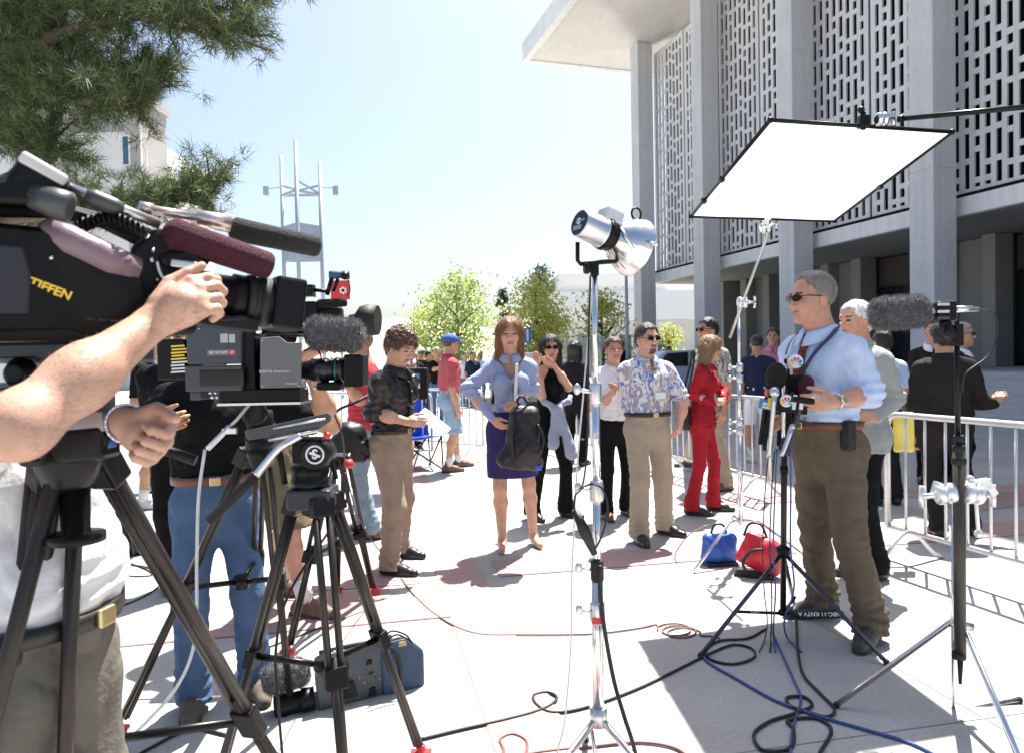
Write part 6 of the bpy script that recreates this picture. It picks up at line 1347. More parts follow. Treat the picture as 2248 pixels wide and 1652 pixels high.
cableo('thin white cable hanging left of the chrome stand', [(1300, 640, 2.344), (1282, 850, 2.344), (1268, 1010, 2.320), (1256, 1250, 2.304), (1254, 1400, 2.288), (1240, 1580, 2.272), (1222, 1660, 2.26), gnd(1205, 1830, .004)], .0028, M_CABLEW)

# ---------------------------------------------------------------- overhead diffusion panel
A_, B_, C_, D_ = at(1517, 475, 4.69), at(1831, 485, 4.98), at(2090, 290, 3.85), at(1691, 264, 3.60)
pc = (A_+B_+C_+D_)/4
pn = thing('diffusion_panel', 'white square diffusion panel in a black frame above the speaker', 'diffuser', pc)
m_silk = bpy.data.materials.new('silk_white'); m_silk.use_nodes = True; n = m_silk.node_tree.nodes; l = m_silk.node_tree.links
df = n['Principled BSDF']; df.inputs['Base Color'].default_value = (.85, .85, .86, 1); df.inputs['Roughness'].default_value = .9; df.inputs['Specular IOR Level'].default_value = .1
tl_ = n.new('ShaderNodeBsdfTranslucent'); tl_.inputs[0].default_value = (.86, .86, .88, 1); ms = n.new('ShaderNodeMixShader'); ms.inputs[0].default_value = .32; l.new(df.outputs[0], ms.inputs[1]); l.new(tl_.outputs[0], ms.inputs[2]); l.new(ms.outputs[0], n['Material Output'].inputs[0])
ca, cb, cc, cd_ = [p-pc for p in (A_, B_, C_, D_)]
N = 14; v = []; f = []
nrm_ = (cb-ca).cross(cd_-ca).normalized()
for i in range(N+1):
    for j in range(N+1):
        s_, t_ = i/N, j/N; p = ca*(1-s_)*(1-t_)+cb*s_*(1-t_)+cc*s_*t_+cd_*(1-s_)*t_; v.append(p+nrm_*(.012*sin(pi*s_)*sin(pi*t_)+.0015*sin(9*s_+5*t_)))
for i in range(N):
    for j in range(N): f.append((i*(N+1)+j, (i+1)*(N+1)+j, (i+1)*(N+1)+j+1, i*(N+1)+j+1))
mb = MB(); mb.add(v, f, True); obj('silk', mb, m_silk, pn)
for a_, b_ in ((ca, cb), (cb, cc), (cc, cd_), (cd_, ca)):
    mb = MB(); mb.tube([a_.lerp(b_, -.005), b_.lerp(a_, -.005)], .011, 8); fr_ = obj('frame_rail', mb, M_BLKM, pn)
for p in (ca, cb, cc, cd_):
    mb = MB(); mb.ball(p, .016, 10); obj('corner_joint', mb, M_BLK, pn)
for a_, b_, t_ in ((cd_, ca, .55), (cd_, ca, .8), (cb, cc, .45)):
    mb = MB(); mb.box(a_.lerp(b_, t_), (.03, .05, .035)); obj('velcro_strap', mb, M_NYL, pn, bevel=.005)
# clamp and boom pole at the far top edge
def grip_head(parent, p, ax=V(1, 0, 0), s=1.0, m=M_CHR, name='grip_head'):
    mb = MB(); mb.lathe(p-ax*.03*s, ax, [(0, .018*s), (.004*s, .032*s), (.022*s, .034*s), (.026*s, .026*s), (.034*s, .026*s), (.038*s, .034*s), (.056*s, .032*s), (.06*s, .018*s)], 14)
    sv = ax.cross(V(0, 0, 1)).normalized() if abs(ax.z) < .9 else V(0, 1, 0); mb.tube([p, p+ax*.075*s], .009*s, 8); mb.tube([p+ax*.07*s-V(0, 0, .035)*s, p+ax*.075*s, p+ax*.07*s+V(0, 0, .035)*s], [.009*s, .007*s, .009*s], 8); return obj(name, mb, m, parent)
tm = at(1895, 268, 3.72)-pc
mb = MB(); mb.box(tm, (.05, .05, .06)); mb.tube([tm+V(0, 0, -.04), tm+V(.0, 0, .05)], .014, 10); mb.ball(tm+V(-.01, 0, .06), .018); obj('rail_clamp', mb, M_BLK, pn, bevel=.006)
grip_head(pn, at(1935, 262, 3.70)-pc, V(.9, .2, .1).normalized(), 1.0)
bp0 = at(1970, 262, 3.70)
bo = thing('boom_pole', 'long black boom pole entering from the right to hold the panel', 'boom pole', at(1970, 262, 3.70))
e_ = at(2330, 228, 3.3); mb = MB(); mb.tube([V(0, 0, 0), e_-bp0], .013, 12); obj('tube', mb, M_BLKM, bo); mb = MB(); mb.lathe(V(0, 0, 0), (e_-bp0), [(0, .016), (.02, .018), (.03, .015)], 12); obj('end_collar', mb, M_BLK, bo)

# C-stand behind the sandbags
lq = Lc(1626, 1226, 5.15, 0.0)
cs = thing('grip_stand', 'chrome grip stand with a raised arm behind the sandbags', 'light stand', lq.o)
for y0, y1, r in ((668, 830, .0115), (830, 930, .0145), (930, 1150, .018)):
    mb = MB(); mb.tube([lq(1622+(y0-668)*.008, y0), lq(1622+(y1-668)*.008, y1)], r, 14); obj('pole_section', mb, M_CHR, cs)
for y in (806, 830, 925, 945):
    mb = MB(); c_ = lq(1623+(y-668)*.008, y); mb.lathe(c_-V(0, 0, .03), (0, 0, 1), [(0, .018), (.006, .024), (.05, .024), (.056, .018)], 14); mb.tube([c_, c_+V(-.07, -.01, .0)], .007, 8); mb.ball(c_+V(-.075, -.01, 0), (.014, .012, .022)); obj('collar', mb, M_ALU, cs)
grip_head(cs, lq(1630, 664, -.02), V(1, 0, 0), 1.2)
mb = MB(); e0 = at(1694, 492, 4.95)-lq.o; e1 = at(1602, 742, 5.2)-lq.o; mb.tube([e0, e1], .010, 10); obj('arm_rod', mb, mat('rod_chrome_dull', (.6, .58, .52), .3, .9), cs)
grip_head(cs, at(1680, 500, 4.88)-lq.o, V(.8, 0, .3).normalized(), 1.1); mb = MB(); mb.lathe(at(1683, 480, 4.84)-lq.o, (0, 0, -1), [(-.02, .012), (0, .028), (.03, .026), (.04, .012)], 12); obj('gag_clamp', mb, M_CHR, cs)
hb = lq(1626, 1140)
for ang in (215, 335, 95):
    d_ = V(cos(radians(ang)), sin(radians(ang)), 0); k1_ = hb+d_*.12; f = hb+d_*.50; f.z = .012
    mb = MB(); mb.tube([hb, k1_+V(0, 0, .0), f], .011, 10); obj('leg', mb, M_CHR, cs)

# ---------------------------------------------------------------- right stand with the furry boom microphone
lr = Lc(2107, 1570, 2.9, 0.0)
rs2 = thing('grip_stand', 'dark grip stand at the right carrying the furry boom microphone', 'light stand', lr.o)
for x0, y0, x1, y1, r, m_ in ((2100, 705, 2103, 965, .0105, M_BLKM), (2103, 960, 2105, 1090, .0150, M_BLKM), (2105, 985, 2108, 1442, .0225, mat('pole_brown', (.055, .045, .038), .4, .3))):
    mb = MB(); mb.tube([lr(x0, y0), lr(x1, y1)], r, 16); obj('pole_section', mb, m_, rs2)
for y, r in ((962, .020), (985, .024), (1012, .027), (1438, .026)):
    mb = MB(); mb.lathe(lr(2105, y)-V(0, 0, .012), (0, 0, 1), [(0, r*.95), (.006, r), (.02, r), (.026, r*.92)], 16); obj('collar', mb, M_RUB, rs2)
mb = MB(); mb.tube([lr(2108, 1445), lr(2108, 1500)], [.012, .006], 10); obj('pole_tip', mb, M_RUB, rs2)
mb = MB(); mb.tube([lr(2093, 1100, .03), lr(2093, 1600, .05)], .008, 10); obj('riser', mb, M_CHR, rs2)
for sx_ in (-1, 1):
    grip_head(rs2, lr(2105+sx_*30, 1082, -.01), V(sx_, .1, -.15).normalized(), 1.25, mat('cast_white', (.72, .72, .72), .3, .6), 'clamp_head')
mb = MB(); mb.bar(lr(2120, 1068), lr(2172, 1060), .03, .045); mb.bar(lr(2165, 1060), lr(2182, 1085), .03, .03); mb.bar(lr(2050, 1068), lr(2092, 1080), .035, .05); mb.tube([lr(2142, 1085), lr(2148, 1165)], .008, 8); mb.ball(lr(2148, 1170), .017, 10); mb.ball(lr(2130, 1050), .015, 10); obj('clamp_arm', mb, mat('cast_white', (.72, .72, .72), .3, .6), rs2, bevel=.006)
for (xa, ya, da), (xb, yb) in (((2085, 1366, .05), (1836, 1546)), ((2122, 1390, 0), (2262, 1720)), ((2120, 1560, .05), (2238, 1535))):
    p0 = lr(xa, ya, da); p1 = gnd(xb, yb, .012)-lr.o; mb = MB(); mb.tube([lr(2100, ya+8, .02), p0, p1], .0115, 10); lg = obj('leg', mb, M_CHR, rs2); mb = MB(); mb.ball(p1, .014, 8); obj('rubber_foot', mb, M_RUB, lg)
mb = MB(); mb.tube([lr(2085, 1366, .04), lr(2135, 1376, .03)], .017, 10); obj('leg_hub', mb, M_ALU, rs2)
fm = Lc(2080, 690, 2.9)
mic = thing('boom_microphone', 'long furry grey boom microphone pointing left at the speaker', 'microphone', fm.o)
fur(mic, fm(1938, 689, .02), fm(2010, 683, .0), .062, 9000, .018)
mb = MB(); mb.tube([fm(2045, 684, 0), fm(2148, 679, 0)], .0095, 10); mb.tube([fm(2095, 679), fm(2135, 678)], .0125, 10); obj('mic_body', mb, M_ALU, mic)
mb = MB(); fm.box(mb, 2050, 662, 2092, 704, -.03, .03); sh_ = obj('shock_mount', mb, M_BLK, mic, bevel=.008)
for y in (668, 684, 698):
    mb = MB(); fm.box(mb, 2058, y-3, 2084, y+3, -.034, -.029); obj('slot', mb, M_ALU if y < 690 else M_GREYP, sh_)
mb = MB(); mb.tube([fm(2072, 704), fm(2082, 730), fm(2100, 745)], [.022, .026, .014], 10); fm.box(mb, 2092, 712, 2110, 760, -.02, .02); mb.lathe(fm(2078, 728, -.02), (0, -1, 0), [(0, .022), (.02, .024), (.03, .015)], 12); obj('pistol_mount', mb, M_BLK, mic, bevel=.004)
mb = MB(); mb.tube(bez([fm(2148, 679), fm(2180, 686), fm(2190, 730, .02), fm(2170, 780, .02), fm(2120, 820, .0), fm(2112, 860, .02)]), .0035, 7); obj('cable', mb, M_CABLE, mic)

# ---------------------------------------------------------------- press microphones
lm = Lc(1719, 1398, 3.72, 0.0)
ms_ = thing('microphone_stand', 'dark three-legged stand carrying the cluster of press microphones', 'microphone stand', lm.o)
mb = MB(); mb.tube([lm(1722, 905), lm(1719, 1345)], .0155, 14); obj('pole', mb, M_BRON, ms_)
mb = MB(); mb.lathe(lm(1719, 1222), (0, 0, 1), [(0, .022), (.01, .034), (.05, .034), (.06, .02)], 14); mb.lathe(lm(1719, 1348), (0, 0, 1), [(0, .024), (.02, .024), (.025, .018)], 12); mb.lathe(lm(1721, 1030), (0, 0, 1), [(-.02, .02), (.02, .02)], 12); obj('hub', mb, M_BLK, ms_)
hubp = lm(1719, 1210)
blue_leg = mat('leg_blueblack', (.05, .06, .09), .3, .6)
for (xb, yb) in ((1538, 1437), (1946, 1452), (1745, 1330)):
    p1 = gnd(xb, yb, .012)-lm.o; mb = MB(); mb.tube([hubp, p1], .0105, 10); lg = obj('leg', mb, blue_leg, ms_); mb = MB(); mb.ball(p1, .016, 8); obj('rubber_foot', mb, M_RUB, lg)
bb = lm(1719, 1345)
mb = MB(); mb.tube([lm(1612, 1341, -.06), bb], .008, 8); mb.tube([bb, lm(1850, 1352, -.10)], .008, 8); mb.tube([bb, lm(1745, 1310, .2)], .008, 8); obj('brace', mb, M_BLK, ms_)
mb = MB(); s0, s1 = lm(1733, 1346, -.03), lm(1852, 1347, -.10); mb.tube([s0, s0.lerp(s1, .08), s0.lerp(s1, .92), s1], [.014, .020, .020, .014], 14); sv_ = obj('padded_sleeve', mb, M_NYL, ms_)
dx_ = (s0-s1).normalized(); nn_ = (CAM-(s0+lm.o)); nn_ = (nn_-dx_*nn_.dot(dx_)).normalized(); uy_ = nn_.cross(dx_)
lettering('NBC-11 KNTV A', .0275, M_WPRINT, sv_, basis(dx_, uy_, nn_, s0.lerp(s1, .55)+nn_*.0205), bold=.0005)
dl_ = (lm(1618, 1341, -.055)-lm(1700, 1343, -.01)).normalized(); nl_ = (nn_-dl_*nn_.dot(dl_)).normalized(); lettering('CBS-5', .018, M_WPRINT, ms_, basis(dl_, nl_.cross(dl_), nl_, lm(1655, 1342, -.035)+nl_*.009))
def wheel_logo(parent, c, R_, nrm, upv):
    nrm = nrm.normalized(); x = upv.cross(nrm).normalized(); y = nrm.cross(x); d = MB(); N_ = 24
    d.add([c+(x*cos(2*pi*i/N_)+y*sin(2*pi*i/N_))*R_ for i in range(N_)], [tuple(range(N_))]); o = obj('flag_disc', d, M_WPRINT, parent); s_ = o.modifiers.new('t', 'SOLIDIFY'); s_.thickness = .012
    cols = [(.75, .6, .03), (.75, .25, .03), (.65, .03, .05), (.35, .08, .45), (.04, .15, .6), (.05, .45, .15)]
    for i, cl in enumerate(cols):
        a = radians(-15+i*42); q0 = c+nrm*.0012-y*R_*.30
        pts = [q0+(x*-cos(a)*.18+y*sin(a)*.18)*R_]+[q0+(x*-cos(a+e_)+y*sin(a+e_))*R_*r_ for e_, r_ in ((-.28, .72), (-.16, .92), (.16, .92), (.28, .72))]
        e2 = MB(); e2.add(pts, [(0, 1, 2, 3, 4)]); ob = obj('feather', e2, mat('feather_%d' % i, cl, .5), o)
    return o
def hand_mic(label, head, tail, m_head, r=.020, kind='ball', body=M_BLK, flag=None, rb=.0115, hl=None, m=None):
    p0 = at(*head); p1 = at(*tail); t = thing('microphone', label, 'microphone', p1); h_ = p0-p1; d = h_.normalized()
    mb = MB(); mb.tube([V(0, 0, 0), d*.02, h_-d*.03, h_], [rb*.75, rb*.85, rb*1.05, rb*1.2], 12); obj('body', mb, body, t)
    if kind == 'ball':
        mb = MB(); mb.lathe(h_-d*r*.2, d, [(0, r*.62), (r*.35, r*.9), (r*.9, r), (r*1.5, r*.86), (r*1.9, r*.45), (r*2.0, .001)], 18); obj('grille', mb, m_head, t)
    elif kind == 'foam':
        mb = MB(); mb.lathe(h_-d*r*.6, d, [(0, r*.7), (r*.4, r*.95), (r*1.2, r), (r*1.9, r*.8), (r*2.3, r*.4), (r*2.4, .001)], 18); obj('foam_windscreen', mb, m_head, t)
    return t, h_, d
Ym = 3.62
mics = [
 ('microphone with a big black foam ball at the top left of the cluster', (1702, 836, Ym-.02), (1685, 960, Ym), M_FOAMK, .052, 'foam', M_BLK),
 ('black foam microphone in the middle of the cluster behind the white flag', (1735, 850, Ym+.05), (1722, 985, Ym+.05), M_FOAMK, .036, 'foam', M_BLK),
 ('black foam microphone right of centre in the cluster', (1752, 848, Ym+.03), (1735, 975, Ym+.05), M_FOAMK, .034, 'foam', M_BLK),
 ('microphone with a burgundy foam ball at the right of the cluster', (1768, 852, Ym-.04), (1728, 1000, Ym-.06), M_FOAMB, .037, 'foam', M_GREYP),
 ('long silver microphone with a wire-mesh head at the front of the cluster', (1700, 868, Ym-.10), (1688, 1002, Ym-.10), M_ALU, .024, 'ball', M_ALU),
 ('slim black microphone leaning left at the edge of the cluster', (1682, 880, Ym-.06), (1668, 975, Ym-.06), M_BLKM, .014, 'ball', M_BLK),
 ('slim dark microphone with a yellow flag', (1693, 868, Ym-.07), (1678, 985, Ym-.07), M_BLKM, .014, 'ball', M_BLK),
 ('silver microphone tilted at the lower right of the cluster', (1738, 940, Ym-.09), (1716, 1000, Ym-.10), M_ALU, .014, 'ball', M_ALU),
 ('raised silver microphone standing above the cluster', (1722, 812, Ym+.02), (1720, 960, Ym+.03), M_ALU, .018, 'ball', M_CHR),
 ('thin condenser microphone rising in front of the tie', (1727, 788, Ym+.04), (1738, 960, Ym+.04), M_ALU, .012, 'ball', M_BLK),
]
MT = []
for a_ in mics: MT.append(hand_mic(*a_[:5], kind=a_[5], body=a_[6]))
# flags on the microphones
o_, h_, d_ = MT[5]; mb = MB(); c_ = h_*.93; mb.box(c_, (.052, .05, .048), Matrix.Rotation(.25, 3, 'Y')); fl = obj('flag_cube', mb, mat('flag_blue', (.03, .14, .45), .5), o_, bevel=.003)
mb = MB(); mb.box(c_+V(0, -.026, -.006), (.050, .002, .026), Matrix.Rotation(.25, 3, 'Y')); obj('flag_panel', mb, mat('flag_cream', (.75, .72, .35), .5), fl); lettering('abc7', .024, mat('print_blue', (.03, .1, .4), .5), o_, basis((.97, 0, -.25), (.25, 0, .97), (0, -1, 0), c_+V(0, -.0278, -.006)))
mb = MB(); mb.box(h_+d_*.035, (.02, .018, .05)); obj('orange_tip', mb, mat('tip_orange', (.6, .12, .03), .5), o_, bevel=.004)
o_, h_, d_ = MT[6]; mb = MB(); mb.box(h_*.88, (.036, .04, .042), Matrix.Rotation(.2, 3, 'Y')); obj('flag_cube', mb, mat('flag_yellow', (.62, .55, .03), .5), o_, bevel=.003)
o_, h_, d_ = MT[1]; wheel_logo(o_, at(1727, 879, Ym-.09)-o_.location, .030, V(-.1, -1, .1), V(.1, 0, 1)); mb = MB(); mb.box(at(1722, 890, Ym-.05)-o_.location, (.055, .05, .06)); obj('flag_cube', mb, M_BLK, o_, bevel=.004)
o_, h_, d_ = MT[9]; wheel_logo(o_, at(1748, 793, Ym-.01)-o_.location, .034, V(-.1, -1, .15), V(.1, 0, 1)); mb = MB(); mb.box(at(1738, 798, Ym+.02)-o_.location, (.04, .03, .05)); obj('flag_cube', mb, M_WPRINT, o_, bevel=.004)
o_, h_, d_ = MT[2]; fb = MB(); fb.box(at(1752, 885, Ym-.03)-o_.location, (.085, .05, .10), Matrix.Rotation(.15, 3, 'Y')); fc_ = obj('flag_cube', fb, M_BLK, o_, bevel=.004)
for dx in (-.018, .018):
    mb = MB(); mb.box(at(1752, 882, Ym-.06)-o_.location+V(dx, 0, 0), (.018, .004, .072), Matrix.Rotation(.15, 3, 'Y')); obj('numeral', mb, M_WPRINT, fc_)
for (hx_, hy_, m_, lb, r_) in ((1706, 985, M_BLUEC, 'blue cable hanging from the microphones down the left of the stand', .004), (1700, 990, M_CABLE, 'black cable hanging from the cluster to the ground', .0035), (1735, 985, M_BLUEC, 'blue cable hanging from the microphones right of the stand', .0045), (1688, 990, M_CABLE, 'thin dark cable dropping from the leftmost microphone', .003)):
    k_ = hx_-1700
    cableo(lb, [(hx_, hy_, 3.55), (hx_-6+k_*.2, 1080, 3.56), (hx_-10+k_*.3, 1200, 3.58), (hx_-6+k_*.4, 1290, 3.58), (1694+k_*.8, 1360, 3.60), gnd(1692+k_*1.0, 1396, .02), gnd(1692+k_*1.4, 1412, .012), gnd(1690+k_*2.0, 1430, .008)], r_, m_)

# ---------------------------------------------------------------- sandbags, bags, chair
def sandbag(label, x0, y0, x1, y1, Y, m, rotz, tilt):
    p = at((x0+x1)/2, y1, Y); w = (x1-x0)*Y/FPX; h_ = (y1-y0)*Y/FPX; t = thing('sandbag', label, 'sandbag', (p.x, Y, 0), (0, 0, rotz), 'sandbags on the stand legs')
    P, F = sdf_mesh([('e', (0, 0, h_*.5), (w*.50, .085, h_*.48), .02), ('c', (-w*.42, 0, .03), (w*.42, 0, .03), .035, .035, .05), ('c', (-w*.40, 0, h_-.03), (w*.40, 0, h_-.03), .028, .028, .05), ('c', (-w*.43, 0, .05), (-w*.40, 0, h_-.04), .03, .025, .04), ('c', (w*.43, 0, .05), (w*.40, 0, h_-.04), .03, .025, .04)], .009, post=lambda D, X, Y_, Z: np.maximum(D+.004*np.sin(X*60+Z*25)*np.sin(Z*45), .003-Z))
    R_ = Matrix.Rotation(tilt, 3, 'Y'); P = P@np.array(R_).T; P[:, 2] -= P[:, 2].min()-.003
    link('bag', np_mesh('bag', P, F), m, t)
    zt = P[:, 2].max(); mb = MB(); mb.tube(bez([(-w*.3, 0, zt-.03), (-w*.15, 0, zt+.05), (w*.15, 0, zt+.05), (w*.3, 0, zt-.03)]), .008, 8); obj('handle', mb, M_NYL, t)
    mb = MB(); mb.box((0, -.006, .014), (w*1.02, .16, .022)); obj('bottom_strap', mb, M_NYL, t, bevel=.006); return t
sandbag('blue sandbag standing on the ground by the grip stand', 1545, 1152, 1612, 1218, 5.08, M_BLUE, .1, .03)
sb = sandbag('red sandbag slumped beside the blue one', 1618, 1178, 1700, 1252, 4.80, M_REDV, -.5, .35)
mb = MB(); mb.tube(bez([(-.02, -.10, .02), (-.06, -.11, .10), (-.01, -.10, .18), (.06, -.09, .2)]), .010, 8); obj('strap', mb, M_NYL, sb)
cableo('thin wire loop lying left of the blue sandbag', [(1545, 1155, 5.05), (1510, 1175, 5.0), gnd(1482, 1222, .004), gnd(1530, 1228, .004), gnd(1600, 1222, .004)], .0035, M_CABLER, name='wire')

# backpack held by the woman in the blue blouse
bp = at(1146, 962, 5.16); bk = thing('backpack', 'black backpack hanging from the hands of the woman in the blue blouse', 'backpack', bp)
P, F = sdf_mesh([('e', (0, 0, 0), (.125, .09, .21), .04), ('c', (-.09, 0, -.15), (.10, 0, -.16), .075, .07, .05), ('c', (-.03, 0, .16), (.05, 0, .18), .07, .06, .05), ('e', (.05, -.06, -.08), (.10, .06, .11), .03)], .010, post=cloth_post(.009, seed=4)); link('bag', np_mesh('bag', P, F), M_NYL, bk, rot=(0, .12, 0))
mb = MB(); mb.tube(bez([(0, 0, .22), (-.03, -.02, .27), (.01, -.02, .30), (.05, -.01, .23)]), .009, 8); mb.tube(bez([(.11, -.03, .1), (.15, -.05, 0), (.12, -.05, -.12)]), .012, 8); mb.tube(bez([(-.05, -.07, .16), (-.07, -.10, .02), (-.06, -.08, -.14)]), .010, 8); obj('strap', mb, M_NYL, bk)
mb = MB(); mb.box((.11, -.06, -.20), (.05, .02, .04)); obj('blue_pouch', mb, M_BLUE, bk, bevel=.01)
g_ = gnd(266, 1215); gb = thing('backpack', 'bulky black bag on the ground behind the nearest tripod', 'bag', g_)
P, F = sdf_mesh([('e', (0, 0, .14), (.20, .17, .16), .04), ('c', (-.14, 0, .08), (.14, 0, .08), .09, .09, .05), ('e', (.06, 0, .26), (.12, .12, .09), .05)], .012, post=cloth_post(.016, .004, seed=9)); link('bag', np_mesh('bag', P, F), M_NYL, gb)
mb = MB(); mb.tube(bez([(.02, -.1, .3), (.12, -.18, .26), (.17, -.18, .12), (.16, -.12, .03)]), .012, 8); obj('strap', mb, M_BLKM, gb)
# shoulder bag of the woman in red
p = at(1500, 905, 6.75); sb_ = thing('shoulder_bag', 'black shoulder bag hanging behind the woman in red', 'bag', p)
P, F = sdf_mesh([('e', (0, 0, 0), (.06, .13, .16), .03), ('c', (0, -.08, -.1), (0, .08, -.1), .05, .05, .04)], .012, post=cloth_post(.006, seed=3)); link('bag', np_mesh('bag', P, F), M_NYL, sb_)
mb = MB(); mb.tube(bez([(0, -.08, .1), (.06, -.10, .35), (.10, -.04, .58), (.06, .06, .35), (0, .08, .1)]), .010, 8); obj('strap', mb, M_NYL, sb_)
# bag behind the curly-haired man
p = at(770, 965, 5.0); b5 = thing('camera_bag', 'black camera bag slung behind the curly-haired man', 'bag', p)
P, F = sdf_mesh([('e', (0, 0, 0), (.12, .10, .14), .03), ('c', (-.08, 0, -.06), (.08, 0, -.08), .09, .08, .05)], .012, post=cloth_post(.010, seed=13)); link('bag', np_mesh('bag', P, F), M_NYL, b5)
mb = MB(); mb.tube(bez([(-.1, 0, .08), (-.08, -.05, .2), (.05, -.06, .26), (.12, 0, .3)]), .010, 8); obj('strap', mb, M_NYL, b5)
# yellow bag on the barricade
p = at(1984, 900, 5.12); yb = thing('shopping_bag', 'yellow bag hanging on the end of the barricade', 'bag', p)
P, F = sdf_mesh([('c', (-.055, 0, -.03), (.055, 0, -.03), .016, .016, .02), ('c', (-.05, 0, -.27), (.05, 0, -.275), .02, .02, .02), ('c', (-.055, 0, -.03), (-.05, 0, -.27), .016, .02, .02), ('c', (.055, 0, -.03), (.05, 0, -.275), .016, .02, .02), ('e', (0, 0, -.15), (.072, .024, .14), .02)], .008, post=cloth_post(.004, seed=8)); link('bag', np_mesh('bag', P, F), M_YEL, yb)
# ---------------------------------------------------------------- barricades
M_GALV = mat('galvanised_steel', (.62, .63, .64), .38, .7, var=.08, vscale=20)
def barricade(label, p0, d, L=2.3, H=1.02, n=15):
    d = d.normalized(); t = thing('barricade', label, 'barricade', p0, (0, 0, atan2(d.y, d.x)), 'steel crowd barricades'); rc = .10; zb = .22
    mb = MB(); pts = [(0, 0, zb)]+[(0, 0, H-rc)]+[(rc-rc*cos(a), 0, H-rc+rc*sin(a)) for a in np.linspace(.3, pi/2, 5)]+[(L-rc+rc*sin(a), 0, H-rc+rc*cos(a)) for a in np.linspace(0, pi/2, 6)]+[(L, 0, zb)]
    mb.tube(pts, .021, 10); mb.tube([(0, 0, zb), (L, 0, zb)], .017, 8); obj('frame', mb, M_GALV, t)
    for i in range(n):
        x = L*(i+1)/(n+1); mb = MB(); mb.tube([(x, 0, zb), (x, 0, H-.015)], .0095, 7); obj('bar', mb, M_GALV, t)
    for x in (.18, L-.18):
        mb = MB(); mb.tube(bez([(x, -.30, .012), (x, -.22, .05), (x, 0, zb), (x, .22, .05), (x, .30, .012)], 4), .014, 8); obj('foot', mb, M_GALV, t)
    return t
DF = V(-.292, .956, 0)
p0 = gnd(1950, 1220)
barricade('steel crowd barricade at the right in front of the dark suited man', p0, -DF, 2.4, 1.02, 14)
barricade('steel barricade behind the grip stand and the woman in red', gnd(1690, 1100), DF, 2.2)
barricade('steel barricade directly behind the red polo shirt', gnd(1062, 1010), V(-.75, .66, 0), 2.2)
barricade('steel barricade beside the blue folding chair', gnd(950, 1022), V(-.97, .25, 0), 2.2)
barricade('steel barricade running back beside the lattice fence', gnd(1300, 1010), DF, 2.3)
barricade('far steel barricade between the spotlight pole and the tropical shirt', gnd(1292, 935), DF, 2.3)
# folding chair
g_ = gnd(915, 1028); ch = thing('folding_chair', 'blue folding camp chair behind the black shirted man', 'chair', g_, (0, 0, .5))
for a_, b_ in (((-.28, -.25, 0), (.28, .22, .45)), ((.28, -.25, 0), (-.28, .22, .45)), ((-.28, -.25, 0), (-.26, -.25, .62)), ((.28, -.25, 0), (.26, -.25, .62)), ((-.28, .25, 0), (-.28, -.22, .45)), ((.28, .25, 0), (.28, -.22, .45)), ((-.3, .24, 0), (-.28, .34, .95)), ((.3, .24, 0), (.28, .34, .95))):
    mb = MB(); mb.tube([a_, b_], .011, 8); obj('leg', mb, M_BLKM, ch)
def sheet(pts, nu, nv, m, name, parent, th=.006, sag=.04):
    a, b, c, d = [Vector(p) for p in pts]; v = []; f = []
    for i in range(nu+1):
        for j in range(nv+1):
            s_, t_ = i/nu, j/nv; p = a*(1-s_)*(1-t_)+b*s_*(1-t_)+c*s_*t_+d*(1-s_)*t_; nr = (b-a).cross(d-a).normalized(); v.append(p-nr*sag*sin(pi*s_)*sin(pi*t_))
    for i in range(nu):
        for j in range(nv): f.append((i*(nv+1)+j, (i+1)*(nv+1)+j, (i+1)*(nv+1)+j+1, i*(nv+1)+j+1))
    mb = MB(); mb.add(v, f, True); o = obj(name, mb, m, parent); s_ = o.modifiers.new('t', 'SOLIDIFY'); s_.thickness = th; return o
M_CHAIRB = cloth('canvas_blue', (.02, .07, .42), .8, .1)
sheet([(-.27, -.24, .45), (.27, -.24, .45), (.27, .24, .42), (-.27, .24, .42)], 8, 8, M_CHAIRB, 'seat', ch)
sheet([(-.28, .26, .42), (.28, .26, .42), (.28, .34, .95), (-.28, .34, .95)], 8, 8, M_CHAIRB, 'backrest', ch)
# blue sign board with stickers leaning by the barricade
p = at(905, 842, 8.4); cb_ = thing('equipment_case', 'black case with blue and white stickers behind the folding chair', 'case', p)
mb = MB(); mb.box((0, 0, 0), (.36, .2, .36)); obj('shell', mb, M_BLK, cb_, bevel=.02)
for z, m_ in ((.09, mat('sticker_blue', (.04, .22, .5), .5)), (-.02, M_WPRINT)):
    mb = MB(); mb.box((-.02, -.103, z), (.24, .004, .06)); obj('sticker', mb, m_, cb_)
# lattice fence
p = gnd(1280, 880); lf = thing('lattice_fence', 'pale metal mesh fence panel behind the spotlight pole', 'fence', p, (0, 0, radians(100)))
mb = MB()
for i in range(-1, 26):
    x = -1.5+i*.13
    for sg in (-1, 1):
        xa, xb = x, x+sg*1.0; za, zb = .9, 2.1; mb.bar((xa, 0, za), (xb, 0, zb), .018, .018)
obj('mesh', mb, M_GALV, lf); mb = MB()
for x in (-1.6, .2, 2.0): mb.box((x, 0, 1.1), (.06, .06, 2.2))
obj('post', mb, M_GALV, lf)

